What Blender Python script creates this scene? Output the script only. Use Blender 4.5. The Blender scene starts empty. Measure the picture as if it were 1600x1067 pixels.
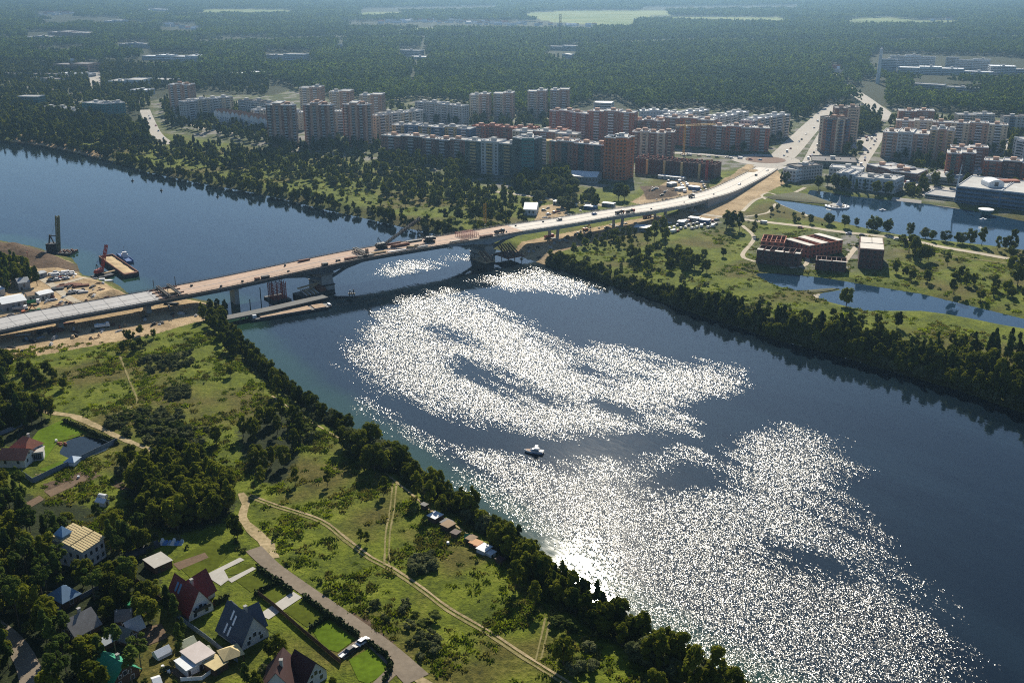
import bpy, math, random
import numpy as np
from mathutils import Vector, Matrix
R = math.radians
S = bpy.context.scene
COL = S.collection
# ------------------------------------------------------------------ camera
CAM_H = 180.0
F_PX = 1600.0                       # survey frame: 1600 x 1067
PITCH = math.atan((533.5 + 45) / F_PX)
cd = bpy.data.cameras.new('camera')
cam = bpy.data.objects.new('camera', cd)
COL.objects.link(cam)
cam.location = (0, 0, CAM_H)
cam.rotation_euler = (math.pi / 2 - PITCH, 0, 0)
cd.sensor_width = 36
cd.lens = 36
cd.clip_start = 1
cd.clip_end = 60000
S.camera = cam
# ------------------------------------------------------------------ light
SUN_EL, SUN_AZ = R(33), R(5)
w = bpy.data.worlds.new('World')
S.world = w
w.use_nodes = True
wn = w.node_tree
sky = wn.nodes.new('ShaderNodeTexSky')
sky.sky_type = 'NISHITA'
sky.sun_disc = False
sky.sun_elevation = SUN_EL
sky.sun_rotation = SUN_AZ
sky.air_density = 1.0
sky.dust_density = 0.2
sky.ozone_density = 4.0
wn.links.new(sky.outputs[0], wn.nodes['Background'].inputs[0])
wn.nodes['Background'].inputs[1].default_value = 0.062
sd_ = bpy.data.lights.new('sun', 'SUN')
sun = bpy.data.objects.new('sun', sd_)
COL.objects.link(sun)
to_sun = Vector((math.sin(SUN_AZ) * math.cos(SUN_EL), math.cos(SUN_AZ) * math.cos(SUN_EL), math.sin(SUN_EL)))
sun.rotation_euler = to_sun.to_track_quat('Z', 'Y').to_euler()
sun.location = (0, 300, 600)
sd_.energy = 5.0
sd_.angle = R(0.5)
sd_.color = (1.0, 0.92, 0.77)
S.view_settings.view_transform = 'Standard'
S.view_settings.look = 'None'
S.view_settings.exposure = 0.68
S.view_settings.gamma = 1
S.view_settings.use_curve_mapping = False
S.cycles.max_bounces = 6
S.cycles.diffuse_bounces = 2
S.cycles.glossy_bounces = 2
S.cycles.transmission_bounces = 2
S.cycles.transparent_max_bounces = 4
S.cycles.volume_bounces = 0
S.cycles.sample_clamp_indirect = 4
S.cycles.use_denoising = False
S.cycles.filter_width = 1.1

# ------------------------------------------------------------------ survey: photo pixel -> point of the terrain
_sp, _cp = math.sin(PITCH), math.cos(PITCH)
def P(px, py, z=0.0):
    xx, yy = (px - 800) / F_PX, (py - 533.5) / F_PX
    k = (CAM_H - z) / (_sp + yy * _cp)
    return (xx * k, (_cp - yy * _sp) * k)
def Pz(px, py, z=0.0):
    a = P(px, py, z)
    return Vector((a[0], a[1], z))
def top_z(base, py, z=0.0):
    """height of a vertical edge that stands on the ground at pixel `base` and ends at row py"""
    y = P(base[0], base[1], z)[1]
    yy = (py - 533.5) / F_PX
    return CAM_H - y * (_sp + yy * _cp) / (_cp - yy * _sp)
def mpp(py, z=0.0):
    yy = (py - 533.5) / F_PX
    return (CAM_H - z) / (_sp + yy * _cp) / F_PX
def project(x, y, z):
    dx, dy, dz = np.asarray(x), np.asarray(y), np.asarray(z) - CAM_H
    depth = dy * _cp - dz * _sp
    up = dy * _sp + dz * _cp
    return 800 + F_PX * dx / depth, 533.5 - F_PX * up / depth

def inside(poly, x, y):
    x = np.asarray(x, float); y = np.asarray(y, float)
    r = np.zeros(x.shape, bool)
    n = len(poly)
    for i in range(n):
        x1, y1 = poly[i]; x2, y2 = poly[(i + 1) % n]
        if y1 == y2: continue
        c = ((y1 > y) != (y2 > y)) & (x < (x2 - x1) * (y - y1) / (y2 - y1) + x1)
        r ^= c
    return r
def dist_line(pts, x, y, closed=False):
    d = np.full(np.shape(x), 1e9)
    n = len(pts)
    for i in range(n if closed else n - 1):
        ax, ay = pts[i]; bx, by = pts[(i + 1) % n]
        ex, ey = bx - ax, by - ay
        L = ex * ex + ey * ey + 1e-9
        t = np.clip(((x - ax) * ex + (y - ay) * ey) / L, 0, 1)
        d = np.minimum(d, (x - ax - t * ex) ** 2 + (y - ay - t * ey) ** 2)
    return np.sqrt(d)
def sdf(poly, x, y):
    """negative inside"""
    x = np.asarray(x, float); y = np.asarray(y, float)
    xs = [p[0] for p in poly]; ys = [p[1] for p in poly]
    out = np.full(x.shape, 1e3)
    m = (x > min(xs) - 60) & (x < max(xs) + 60) & (y > min(ys) - 60) & (y < max(ys) + 60)
    if m.any():
        d = dist_line(poly, x[m], y[m], True)
        out[m] = np.where(inside(poly, x[m], y[m]), -d, d)
    return out
def smooth(a, b, v):
    t = np.clip((v - a) / (b - a), 0, 1)
    return t * t * (3 - 2 * t)
def spline(pts, step=4.0):
    """Catmull-Rom through points (any dimension)"""
    p = [np.array(q, float) for q in pts]
    p = [2 * p[0] - p[1]] + p + [2 * p[-1] - p[-2]]
    out = []
    for i in range(1, len(p) - 2):
        n = max(1, int(np.linalg.norm(p[i + 1] - p[i]) / step))
        for k in range(n):
            t = k / n
            out.append(0.5 * (2 * p[i] + (p[i + 1] - p[i - 1]) * t + (2 * p[i - 1] - 5 * p[i] + 4 * p[i + 1] - p[i + 2]) * t * t
                              + (3 * p[i] - p[i - 1] - 3 * p[i + 1] + p[i + 2]) * t ** 3))
    out.append(p[-2])
    return out
# ------------------------------------------------------------------ node / material helpers
class NT:
    def __init__(s, tree): s.t = tree
    def n(s, typ, **kw):
        o = s.t.nodes.new(typ)
        for k, v in kw.items(): setattr(o, k, v)
        return o
    def put(s, sock, v):
        if v is None: return
        if hasattr(v, 'is_output'): s.t.links.new(v, sock)
        else:
            try: sock.default_value = v
            except Exception: sock.default_value = (v, v, v)
    def math(s, op, a, b=None, c=None, clamp=False):
        o = s.n('ShaderNodeMath', operation=op, use_clamp=clamp)
        for i, v in enumerate((a, b, c)): s.put(o.inputs[i], v)
        return o.outputs[0]
    def vmath(s, op, a, b=None):
        o = s.n('ShaderNodeVectorMath', operation=op)
        s.put(o.inputs[0], a); s.put(o.inputs[1], b)
        return o.outputs[0]
    def noise(s, vec, scale, detail=2, rough=0.5, color=False, dim='3D'):
        o = s.n('ShaderNodeTexNoise', noise_dimensions=dim)
        s.put(o.inputs['Vector'], vec)
        o.inputs['Scale'].default_value = scale
        o.inputs['Detail'].default_value = detail
        o.inputs['Roughness'].default_value = rough
        return o.outputs[1 if color else 0]
    def map(s, v, a, b, c=0.0, d=1.0, smooth_=True):
        o = s.n('ShaderNodeMapRange', interpolation_type='SMOOTHSTEP' if smooth_ else 'LINEAR')
        s.put(o.inputs[0], v)
        for i, q in enumerate((a, b, c, d)): s.put(o.inputs[i + 1], q)
        return o.outputs[0]
    def mix(s, f, a, b, mode='MIX'):
        o = s.n('ShaderNodeMix', data_type='RGBA', blend_type=mode)
        s.put(o.inputs[0], f)
        s.put(o.inputs[6], a if not isinstance(a, tuple) else a + (1,))
        s.put(o.inputs[7], b if not isinstance(b, tuple) else b + (1,))
        return o.outputs[2]
    def ramp(s, v, stops):
        o = s.n('ShaderNodeValToRGB')
        s.put(o.inputs[0], v)
        e = o.color_ramp.elements
        while len(e) < len(stops): e.new(0.5)
        for q, (p, c) in zip(e, stops):
            q.position = p; q.color = tuple(c) + (1,)
        return o.outputs[0]
    def attr(s, name):
        return s.n('ShaderNodeAttribute', attribute_name=name)

def new_mat(name):
    m = bpy.data.materials.new(name)
    m.use_nodes = True
    t = m.node_tree
    for q in list(t.nodes):
        if q.type == 'BSDF_PRINCIPLED': b = q
    return m, NT(t), b

MATS = {}
def mat(name, c, rough=0.8, var=0.25, scale=0.6, c2=None, metal=0.0, spec=0.3, bump=0.0, obj=True):
    """plain weathered surface: base colour broken up by two sizes of noise"""
    if name in MATS: return MATS[name]
    m, t, b = new_mat(name)
    pos = t.n('ShaderNodeNewGeometry').outputs['Position']
    n1 = t.noise(pos, scale, 4, 0.6)
    n2 = t.noise(pos, scale * 0.13, 2, 0.5)
    f = t.math('ADD', t.math('MULTIPLY', n1, 0.6), t.math('MULTIPLY', n2, 0.4))
    lo = tuple(q * (1 - var) for q in c)
    hi = tuple(min(1, q * (1 + var)) for q in (c2 or c))
    col = t.ramp(f, [(0.3, lo), (0.7, hi)])
    if obj:
        rnd = t.n('ShaderNodeObjectInfo').outputs['Random']
        h = t.n('ShaderNodeHueSaturation')
        t.put(h.inputs['Value'], t.map(rnd, 0, 1, 0.9, 1.1, False))
        t.put(h.inputs['Color'], col)
        col = h.outputs[0]
    t.put(b.inputs['Base Color'], col)
    b.inputs['Roughness'].default_value = rough
    b.inputs['Metallic'].default_value = metal
    b.inputs['Specular IOR Level'].default_value = spec
    if bump:
        bp = t.n('ShaderNodeBump')
        bp.inputs['Strength'].default_value = bump
        bp.inputs['Distance'].default_value = 0.1
        t.put(bp.inputs['Height'], n1)
        t.put(b.inputs['Normal'], bp.outputs[0])
    MATS[name] = m
    return m

# ------------------------------------------------------------------ mesh builder
class MB:
    def __init__(s): s.v = []; s.f = []; s.m = []
    def add(s, vs, fs, mi=0):
        o = len(s.v)
        s.v += [tuple(q) for q in vs]
        s.f += [tuple(i + o for i in f) for f in fs]
        s.m += [mi] * len(fs)
        return s
    def box(s, x0, x1, y0, y1, z0, z1, mi=0, skip=()):
        vs = [(x0, y0, z0), (x1, y0, z0), (x1, y1, z0), (x0, y1, z0), (x0, y0, z1), (x1, y0, z1), (x1, y1, z1), (x0, y1, z1)]
        fs = [(0, 3, 2, 1), (4, 5, 6, 7), (0, 1, 5, 4), (1, 2, 6, 5), (2, 3, 7, 6), (3, 0, 4, 7)]
        return s.add(vs, [f for i, f in enumerate(fs) if i not in skip], mi)
    def prism(s, poly, z0, z1, mi=0, mi_top=None):
        a = sum(poly[i][0] * poly[(i + 1) % len(poly)][1] - poly[(i + 1) % len(poly)][0] * poly[i][1] for i in range(len(poly)))
        if a < 0: poly = poly[::-1]
        n = len(poly)
        vs = [(p[0], p[1], z0) for p in poly] + [(p[0], p[1], z1) for p in poly]
        fs = [(i, (i + 1) % n, n + (i + 1) % n, n + i) for i in range(n)]
        s.add(vs, fs + [tuple(range(n))[::-1]], mi)
        s.add(vs[n:], [tuple(range(n))], mi if mi_top is None else mi_top)
        return s
    def tube(s, a, b, r, r2=None, n=6, mi=0):
        a = Vector(a); b = Vector(b)
        r2 = r if r2 is None else r2
        d = (b - a)
        if d.length < 1e-6: return s
        q = d.to_track_quat('Z', 'Y')
        vs = []
        for p, rr in ((a, r), (b, r2)):
            for k in range(n):
                t = 2 * math.pi * k / n
                vs.append(p + q @ Vector((rr * math.cos(t), rr * math.sin(t), 0)))
        fs = [(k, (k + 1) % n, n + (k + 1) % n, n + k) for k in range(n)] + [tuple(range(n))[::-1], tuple(range(n, 2 * n))]
        return s.add(vs, fs, mi)
    def beam(s, a, b, w, h, mi=0):
        """box-section bar from a to b"""
        a = Vector(a); b = Vector(b); d = b - a
        if d.length < 1e-6: return s
        d.normalize()
        side = d.cross(Vector((0, 0, 1)))
        side = Vector((1, 0, 0)) if side.length < 1e-3 else side.normalized()
        up = side.cross(d)
        vs = []
        for p in (a, b):
            for i, j in ((-1, -1), (1, -1), (1, 1), (-1, 1)):
                vs.append(p + side * (i * w / 2) + up * (j * h / 2))
        return s.add(vs, [(0, 1, 5, 4), (1, 2, 6, 5), (2, 3, 7, 6), (3, 0, 4, 7), (3, 2, 1, 0), (4, 5, 6, 7)], mi)
    def lathe(s, prof, cx=0, cy=0, n=16, mi=0):
        vs = []; fs = []
        for r, z in prof:
            for k in range(n):
                t = 2 * math.pi * k / n
                vs.append((cx + r * math.cos(t), cy + r * math.sin(t), z))
        for i in range(len(prof) - 1):
            for k in range(n):
                fs.append((i * n + k, i * n + (k + 1) % n, (i + 1) * n + (k + 1) % n, (i + 1) * n + k))
        fs.append(tuple(range((len(prof) - 1) * n, len(prof) * n)))
        fs.append(tuple(range(n))[::-1])
        return s.add(vs, fs, mi)
    def quad(s, a, b, c, d, mi=0): return s.add([a, b, c, d], [(0, 1, 2, 3)], mi)
    def mesh(s, name, mats):
        me = bpy.data.meshes.new(name)
        me.from_pydata(s.v, [], s.f)
        for q in (mats if isinstance(mats, (list, tuple)) else [mats]): me.materials.append(q)
        if len(me.materials) > 1: me.polygons.foreach_set('material_index', s.m)
        me.update()
        return me
    def build(s, name, mats, parent=None, **kw):
        return link(name, s.mesh(name, mats), parent, **kw)

def link(name, me, parent=None, kind=None, label=None, loc=None, rot=None):
    o = bpy.data.objects.new(name, me)
    COL.objects.link(o)
    if parent is not None: o.parent = parent
    if kind: o['kind'] = kind
    if label: o['label'] = label
    if loc is not None: o.location = loc
    if rot is not None: o.rotation_euler = rot
    return o
def tag(o, label, cat, group=None):
    o['label'] = label; o['category'] = cat
    if group: o['group'] = group
    return o
def thing(name, label, cat, loc=(0, 0, 0), rz=0.0, group=None):
    o = bpy.data.objects.new(name, None)
    o.empty_display_size = 1
    COL.objects.link(o)
    o.location = loc
    o.rotation_euler = (0, 0, rz)
    return tag(o, label, cat, group)
def dup(root, loc, rz=0.0, label=None, group=None, scale=None):
    r = root.copy(); COL.objects.link(r)
    r.location = loc; r.rotation_euler = (0, 0, rz)
    if scale is not None: r.scale = (scale,) * 3
    if label: r['label'] = label
    if group: r['group'] = group
    for ch in root.children:
        c = ch.copy(); COL.objects.link(c); c.parent = r
        for g in ch.children:
            d = g.copy(); COL.objects.link(d); d.parent = c
    return r
EXCL = []        # footprints and roads where no tree may stand
rng = np.random.default_rng(7)
random.seed(7)
# ------------------------------------------------------------------ terrain
WATER_Z = -4.0
near_bank = [(-700, 330), (-300, 360), (-100, 372), (0, 376), (40, 384), (80, 398), (112, 404), (118, 418), (128, 430), (165, 436), (186, 447), (203, 462),
             (250, 462), (300, 466), (340, 474), (356, 486), (352, 505), (368, 528), (400, 562), (430, 590), (470, 622), (510, 650), (548, 674), (592, 702),
             (640, 737), (680, 766), (720, 792), (760, 817), (800, 847), (840, 882), (880, 917), (930, 953), (980, 988), (1030, 1018), (1090, 1050),
             (1150, 1085), (1250, 1140), (1500, 1260)]
far_bank = [(1900, 760), (1750, 700), (1600, 645), (1500, 610), (1420, 587), (1350, 567), (1280, 547), (1200, 527), (1150, 509), (1100, 494), (1050, 477),
            (1010, 462), (960, 447), (900, 427), (850, 413), (830, 406), (800, 396), (760, 386), (720, 374), (680, 366), (620, 353), (560, 339), (500, 326),
            (450, 313), (400, 302), (350, 293), (300, 284), (230, 269), (180, 253), (130, 241), (60, 226), (0, 219), (-200, 190), (-500, 165), (-900, 145)]
RIVER = [P(x, y, WATER_Z) for x, y in near_bank + far_bank]
LAKE_Z, POND_Z, GARDEN_Z = -1.5, -1.2, -0.5
LAKE = [P(x, y, LAKE_Z) for x, y in [(1207, 312), (1240, 315.5), (1275, 321), (1303, 325), (1308, 319), (1285, 312), (1262, 303), (1266, 297), (1290, 300), (1330, 307),
        (1390, 313), (1450, 319), (1520, 329), (1600, 346), (1720, 366), (1800, 400), (1720, 420), (1600, 390), (1550, 384), (1490, 378), (1430, 371), (1380, 362), (1330, 351),
        (1290, 342), (1250, 332), (1225, 322)]]
POND = [P(x, y, POND_Z) for x, y in [(1178, 427), (1215, 427), (1260, 431), (1300, 436), (1335, 442), (1390, 451), (1440, 459), (1480, 469), (1520, 479), (1600, 499), (1700, 515),
        (1700, 526), (1600, 513), (1560, 506), (1520, 498), (1480, 491), (1440, 486), (1390, 486), (1350, 486), (1320, 478), (1300, 473), (1272, 464), (1284, 458), (1318, 452),
        (1300, 451), (1250, 455), (1215, 447), (1190, 436)]]
GARDEN = [P(x, y, GARDEN_Z) for x, y in [(93, 706), (103, 690), (125, 682), (150, 685), (173, 691), (170, 701), (143, 712), (115, 716), (100, 713)]]

def undul(x, y):
    return (0.5 * np.sin(x / 31 + 1.3) * np.sin(y / 43 + 0.4) + 0.4 * np.sin((x + y) / 57) + 0.25 * np.sin((x - 0.6 * y) / 22))
MOUNDS = [(P(12, 392), 22, 5.0), (P(45, 400), 16, 4.0), (P(85, 410), 12, 2.0), (P(170, 462), 10, 3.2), (P(184, 458), 7, 2.0), (P(1040, 305), 16, 4.0), (P(1020, 300), 12, 3.5), (P(1060, 312), 10, 2.5),
          (P(835, 386), 12, 1.5), (P(1140, 283), 16, 3.0), (P(1165, 268), 14, 2.5), (P(330, 478), 5, 1.5)]
def height(x, y):
    x = np.asarray(x, float); y = np.asarray(y, float)
    core = (x > -900) & (x < 900) & (y < 1500)
    h = np.zeros(x.shape)
    dr = np.full(x.shape, 1e3)
    if core.any(): dr[core] = sdf(RIVER, x[core], y[core])
    slope = 4.0 * smooth(-1, 15, dr) - 4.0
    slope = np.where(dr < 0, WATER_Z - 3.5 * smooth(0, 14, -dr), slope)
    h += slope
    land = smooth(8, 40, dr)
    flat = 1 - smooth(900, 1200, y)
    h += undul(x, y) * land * flat * 0.6
    for poly, z in ((LAKE, LAKE_Z), (POND, POND_Z), (GARDEN, GARDEN_Z)):
        d = sdf(poly, x, y)
        w_ = 9 if z < -1 else 2.5
        k = smooth(-w_, w_, d)
        h = np.where(d < w_, h * k + (1 - k) * (2 * z - 0.3), h)
    for (cx, cy), r, hh in MOUNDS:
        q = ((x - cx) ** 2 + (y - cy) ** 2) / (r * r)
        h += hh * np.exp(-q * 1.6) * (0.8 + 0.25 * np.sin(x / 2.3) * np.sin(y / 3.1))
    far = np.maximum(0, y - 8500) / 4500
    h += 130 * far ** 2
    return h

def axis(core0, core1, step, lo, hi, grow=1.18):
    a = list(np.arange(core0, core1 + 1e-6, step))
    s = step
    while a[-1] < hi: s *= grow; a.append(min(hi, a[-1] + s))
    b = []; s = step; p = core0
    while p > lo: s *= grow; p = max(lo, p - s); b.append(p)
    return np.array(b[::-1] + a)
gx = axis(-620, 620, 3.0, -9000, 9000)
gy = axis(170, 1150, 3.0, -400, 13000, 1.05)
X, Y = np.meshgrid(gx, gy)
X = X.ravel(); Y = Y.ravel()
Z = height(X, Y)
nx, ny = len(gx), len(gy)

def cover(polys, soft=3.0):
    o = np.zeros(X.shape)
    for p in polys:
        w_ = [P(*q) for q in p]
        o = np.maximum(o, smooth(soft, -soft, sdf(w_, X, Y)))
    return o
SAND = [[(-80, 400), (0, 385), (60, 392), (112, 402), (125, 425), (165, 437), (203, 462), (250, 461), (300, 465), (350, 476), (360, 490), (300, 505), (240, 522), (100, 548), (0, 566), (-80, 580)],
        [(790, 398), (815, 378), (860, 368), (920, 358), (960, 350), (1010, 340), (1060, 335), (1060, 347), (1010, 362), (940, 376), (880, 392), (850, 408)],
        [(835, 352), (850, 338), (900, 340), (960, 335), (900, 350)], [(1060, 330), (1110, 318), (1160, 300), (1210, 262), (1232, 285), (1200, 300), (1150, 335), (1100, 345), (1060, 350)],
        [(1075, 305), (1120, 290), (1150, 270), (1178, 248), (1205, 250), (1190, 268), (1150, 290), (1110, 310)],
        [(830, 355), (845, 322), (880, 318), (890, 335), (870, 350)], [(985, 315), (1040, 285), (1100, 270), (1110, 285), (1080, 305), (1020, 325)],
        [(10, 218), (40, 208), (70, 215), (130, 228), (160, 238), (150, 244), (60, 228)]]
SOIL = [[(-80, 370), (0, 372), (45, 382), (75, 395), (110, 403), (150, 410), (150, 414), (60, 420), (0, 400), (-80, 400)], [(180, 748), (205, 760), (190, 768), (172, 758)], [(215, 985), (255, 980), (262, 1000), (225, 1010)],
        [(530, 945), (575, 965), (640, 1030), (625, 1040), (560, 985)], [(270, 800), (285, 815), (275, 830), (262, 822)], [(1000, 290), (1050, 290), (1062, 310), (1010, 312)],
        [(60, 760), (140, 735), (160, 745), (80, 775)], [(270, 1048), (300, 1035), (320, 1050), (290, 1067)]]
URBAN = [[(250, 205), (420, 235), (560, 250), (720, 280), (800, 300), (900, 290), (980, 300), (1020, 275), (1200, 262), (1250, 290), (1500, 320), (1700, 360), (1700, 190), (1480, 180), (1400, 170), (1340, 160),
          (1250, 180), (1100, 170), (920, 175), (800, 165), (640, 150), (480, 130), (430, 150), (270, 150), (230, 160)], [(-100, 150), (0, 155), (80, 170), (230, 165), (230, 120), (120, 105), (-100, 100)],
         [(1180, 400), (1180, 370), (1300, 360), (1390, 368), (1390, 415), (1340, 425), (1180, 420)], [(1050, 350), (1120, 330), (1180, 340), (1110, 362)]]
DARKWOOD = [[(190, 770), (230, 730), (290, 715), (345, 740), (370, 780), (350, 815), (280, 835), (220, 815)], [(-60, 740), (60, 780), (180, 800), (250, 880), (240, 1000), (160, 1100), (-60, 1100)],
            [(-60, 600), (60, 640), (90, 680), (0, 700), (-60, 690)], [(370, 670), (440, 640), (480, 690), (440, 760), (385, 740)]]
FIELD = [[(815, 22), (850, 19), (900, 17), (1045, 17), (1050, 24), (1000, 27), (995, 32), (985, 41), (930, 41), (850, 33)], [(1000, 28), (1010, 26), (1220, 28), (1250, 32), (1160, 32)],
         [(300, 19), (330, 15), (450, 16), (470, 19), (390, 20)], [(560, 24), (650, 22), (600, 20), (560, 21)], [(1310, 32), (1390, 27), (1440, 35), (1340, 37)], [(1380, 33), (1500, 31), (1490, 36), (1390, 37)],
         [(180, 124), (195, 118), (245, 116), (247, 122), (215, 126)], [(615, 46), (685, 43), (680, 46), (620, 48)]]
c_sand = cover(SAND, 4); c_soil = cover(SOIL, 3); c_urb = cover(URBAN, 12); c_wood = cover(DARKWOOD, 10)
c_field = cover(FIELD, 6)
fm = smooth(1150, 1350, Y)
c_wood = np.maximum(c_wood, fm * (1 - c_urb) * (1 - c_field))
c_shore = smooth(12, 0, np.where((np.abs(X) < 900) & (Y < 1500), sdf(RIVER, X, Y), 1e3))

idx = np.arange(nx * ny).reshape(ny, nx)
faces = np.stack([idx[:-1, :-1], idx[:-1, 1:], idx[1:, 1:], idx[1:, :-1]], -1).reshape(-1, 4)
def grid_mesh(name, verts, faces):
    me = bpy.data.meshes.new(name)
    me.vertices.add(len(verts)); me.vertices.foreach_set('co', np.asarray(verts, np.float32).ravel())
    k = faces.shape[1]
    me.loops.add(faces.size); me.loops.foreach_set('vertex_index', faces.astype(np.int32).ravel())
    me.polygons.add(len(faces)); me.polygons.foreach_set('loop_start', np.arange(0, faces.size, k, dtype=np.int32))
    me.polygons.foreach_set('loop_total', np.full(len(faces), k, np.int32))
    me.update(calc_edges=True); me.validate()
    return me
def color_attr(me, name, arr):
    a = me.attributes.new(name, 'FLOAT_COLOR', 'POINT')
    a.data.foreach_set('color', np.asarray(arr, np.float32).ravel())
gm = grid_mesh('ground', np.stack([X, Y, Z], -1), faces)
color_attr(gm, 'cover', np.stack([c_sand, c_soil, c_urb, np.ones_like(X)], -1))
color_attr(gm, 'plants', np.stack([c_wood, c_field, c_shore, np.ones_like(X)], -1))
gm.polygons.foreach_set('use_smooth', np.ones(len(faces), bool))

m, t, b = new_mat('ground_cover')
pos = t.n('ShaderNodeNewGeometry').outputs['Position']
sep = t.n('ShaderNodeSeparateColor'); t.put(sep.inputs[0], t.attr('cover').outputs['Color'])
sep2 = t.n('ShaderNodeSeparateColor'); t.put(sep2.inputs[0], t.attr('plants').outputs['Color'])
n_big = t.noise(pos, 0.016, 3, 0.55)
n_mid = t.noise(pos, 0.075, 4, 0.65)
n_fine = t.noise(pos, 0.55, 4, 0.7)
n_tuft = t.noise(pos, 1.6, 3, 0.7)
grass = t.ramp(t.math('ADD', t.math('MULTIPLY', n_mid, 0.55), t.math('MULTIPLY', n_fine, 0.45)),
               [(0.32, (0.022, 0.036, 0.006)), (0.44, (0.075, 0.098, 0.008)), (0.55, (0.130, 0.158, 0.012)), (0.68, (0.205, 0.215, 0.030))])
dry = t.ramp(t.math('ADD', t.math('MULTIPLY', n_mid, 0.4), t.math('MULTIPLY', n_fine, 0.6)),
             [(0.32, (0.034, 0.036, 0.009)), (0.5, (0.098, 0.088, 0.018)), (0.68, (0.18, 0.145, 0.045))])
col = t.mix(t.map(n_big, 0.47, 0.62), grass, dry)
col = t.mix(t.map(n_tuft, 0.54, 0.68, 0, 0.7), col, (0.020, 0.032, 0.008))
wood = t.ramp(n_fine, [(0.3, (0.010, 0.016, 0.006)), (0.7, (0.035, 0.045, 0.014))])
edge = t.math('MULTIPLY', t.math('SUBTRACT', n_fine, 0.5), 1.2)
def masked(ch, lo=0.42, hi=0.58):
    return t.map(t.math('ADD', ch, edge), lo, hi)
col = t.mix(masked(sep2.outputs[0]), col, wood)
field = t.ramp(t.noise(pos, 0.004, 3), [(0.35, (0.12, 0.17, 0.03)), (0.6, (0.22, 0.25, 0.08))])
col = t.mix(sep2.outputs[1], col, field)
urb = t.ramp(t.noise(pos, 0.035, 4, 0.7), [(0.36, (0.035, 0.05, 0.016)), (0.5, (0.085, 0.10, 0.035)), (0.56, (0.20, 0.19, 0.17)), (0.75, (0.27, 0.25, 0.22))])
col = t.mix(sep.outputs[2], col, urb)
sandc = t.ramp(t.math('ADD', t.math('MULTIPLY', t.noise(pos, 0.05, 4, 0.7), 0.6), t.math('MULTIPLY', n_fine, 0.4)),
               [(0.30, (0.12, 0.085, 0.05)), (0.43, (0.30, 0.215, 0.12)), (0.55, (0.46, 0.34, 0.20)), (0.7, (0.56, 0.44, 0.29))])
col = t.mix(masked(sep.outputs[0]), col, sandc)
soil = t.ramp(n_fine, [(0.3, (0.05, 0.036, 0.025)), (0.7, (0.15, 0.10, 0.065))])
col = t.mix(masked(sep.outputs[1]), col, soil)
bank = t.ramp(n_fine, [(0.3, (0.03, 0.035, 0.012)), (0.7, (0.10, 0.09, 0.045))])
col = t.mix(t.math('MULTIPLY', t.math('MULTIPLY', sep2.outputs[2], 0.7), t.math('SUBTRACT', 1.0, sep.outputs[0])), col, bank)
t.put(b.inputs['Base Color'], col)
b.inputs['Roughness'].default_value = 0.95
b.inputs['Specular IOR Level'].default_value = 0.1
bp = t.n('ShaderNodeBump'); bp.inputs['Distance'].default_value = 0.7; bp.inputs['Strength'].default_value = 0.8
t.put(bp.inputs['Height'], t.math('ADD', n_fine, t.math('MULTIPLY', n_tuft, 0.6)))
t.put(b.inputs['Normal'], bp.outputs[0])
gm.materials.append(m)
link('ground', gm, kind='structure')

# ------------------------------------------------------------------ water
RUFFLE = [[(540, 562), (543, 535), (570, 500), (600, 478), (645, 462), (705, 452), (745, 468), (790, 485), (832, 505), (870, 530), (905, 548), (940, 540), (985, 548), (1040, 562), (1100, 566),
           (1158, 575), (1150, 602), (1105, 622), (1060, 640), (1092, 655), (1084, 678), (1000, 672), (930, 680), (850, 682), (780, 668), (720, 646), (660, 628), (600, 610), (560, 590)],
          [(730, 438), (790, 426), (830, 418), (880, 430), (945, 456), (900, 462), (830, 458), (770, 455)],
          [(560, 432), (600, 405), (650, 400), (706, 405), (702, 420), (660, 432), (600, 437)], [(700, 400), (740, 398), (748, 408), (715, 408)],
          [(710, 716), (730, 700), (790, 704), (850, 709), (920, 714), (965, 725), (1020, 700), (1060, 690), (1110, 700), (1132, 722), (1160, 690), (1185, 674), (1240, 664), (1300, 690), (1332, 728), (1322, 762),
           (1360, 800), (1385, 850), (1430, 905), (1520, 985), (1570, 1200), (1300, 1200), (1100, 1070), (1000, 985), (930, 933), (860, 882), (800, 832), (760, 782), (730, 745)],
          [(556, 633), (562, 631), (612, 648), (664, 686), (705, 704), (700, 712), (655, 694), (605, 656)]]
CALM = [[(588, 616), (660, 642), (740, 668), (830, 689), (930, 689), (1020, 681), (1100, 684), (1140, 650), (1165, 640), (1168, 668), (1110, 702), (1060, 694), (1000, 706), (940, 717), (870, 712), (800, 704), (725, 698), (690, 688), (640, 658), (588, 630)], [(716, 556), (760, 575), (830, 605), (885, 628), (860, 630), (790, 612), (725, 580)], [(668, 512), (700, 520), (732, 532), (700, 530)], [(985, 752), (1060, 722), (1110, 725), (1135, 748), (1130, 772), (1060, 768), (1010, 765)],
        [(1215, 850), (1260, 852), (1330, 885), (1300, 893), (1240, 880)], [(905, 560), (960, 585), (1000, 590), (960, 596), (900, 575)], [(880, 700), (960, 712), (1010, 700), (990, 735), (930, 715)],
        [(930, 625), (1000, 640), (1060, 641), (1000, 650), (940, 636)], [(1280, 780), (1350, 810), (1400, 850), (1340, 835)]]
wx = np.arange(-900, 900, 4.0); wy = np.arange(60, 1500, 4.0)
WX, WY = np.meshgrid(wx, wy); sh = WX.shape
WX = WX.ravel(); WY = WY.ravel()
wd = sdf(RIVER, WX, WY)
ruf = np.full(WX.shape, 60.0)
for k_, p_ in enumerate(RUFFLE): ruf = np.minimum(ruf, sdf([P(a, b_, WATER_Z) for a, b_ in p_], WX, WY) + (0, 4, 8, 4, 0, -3)[k_])
calm = np.full(WX.shape, 60.0)
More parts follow.
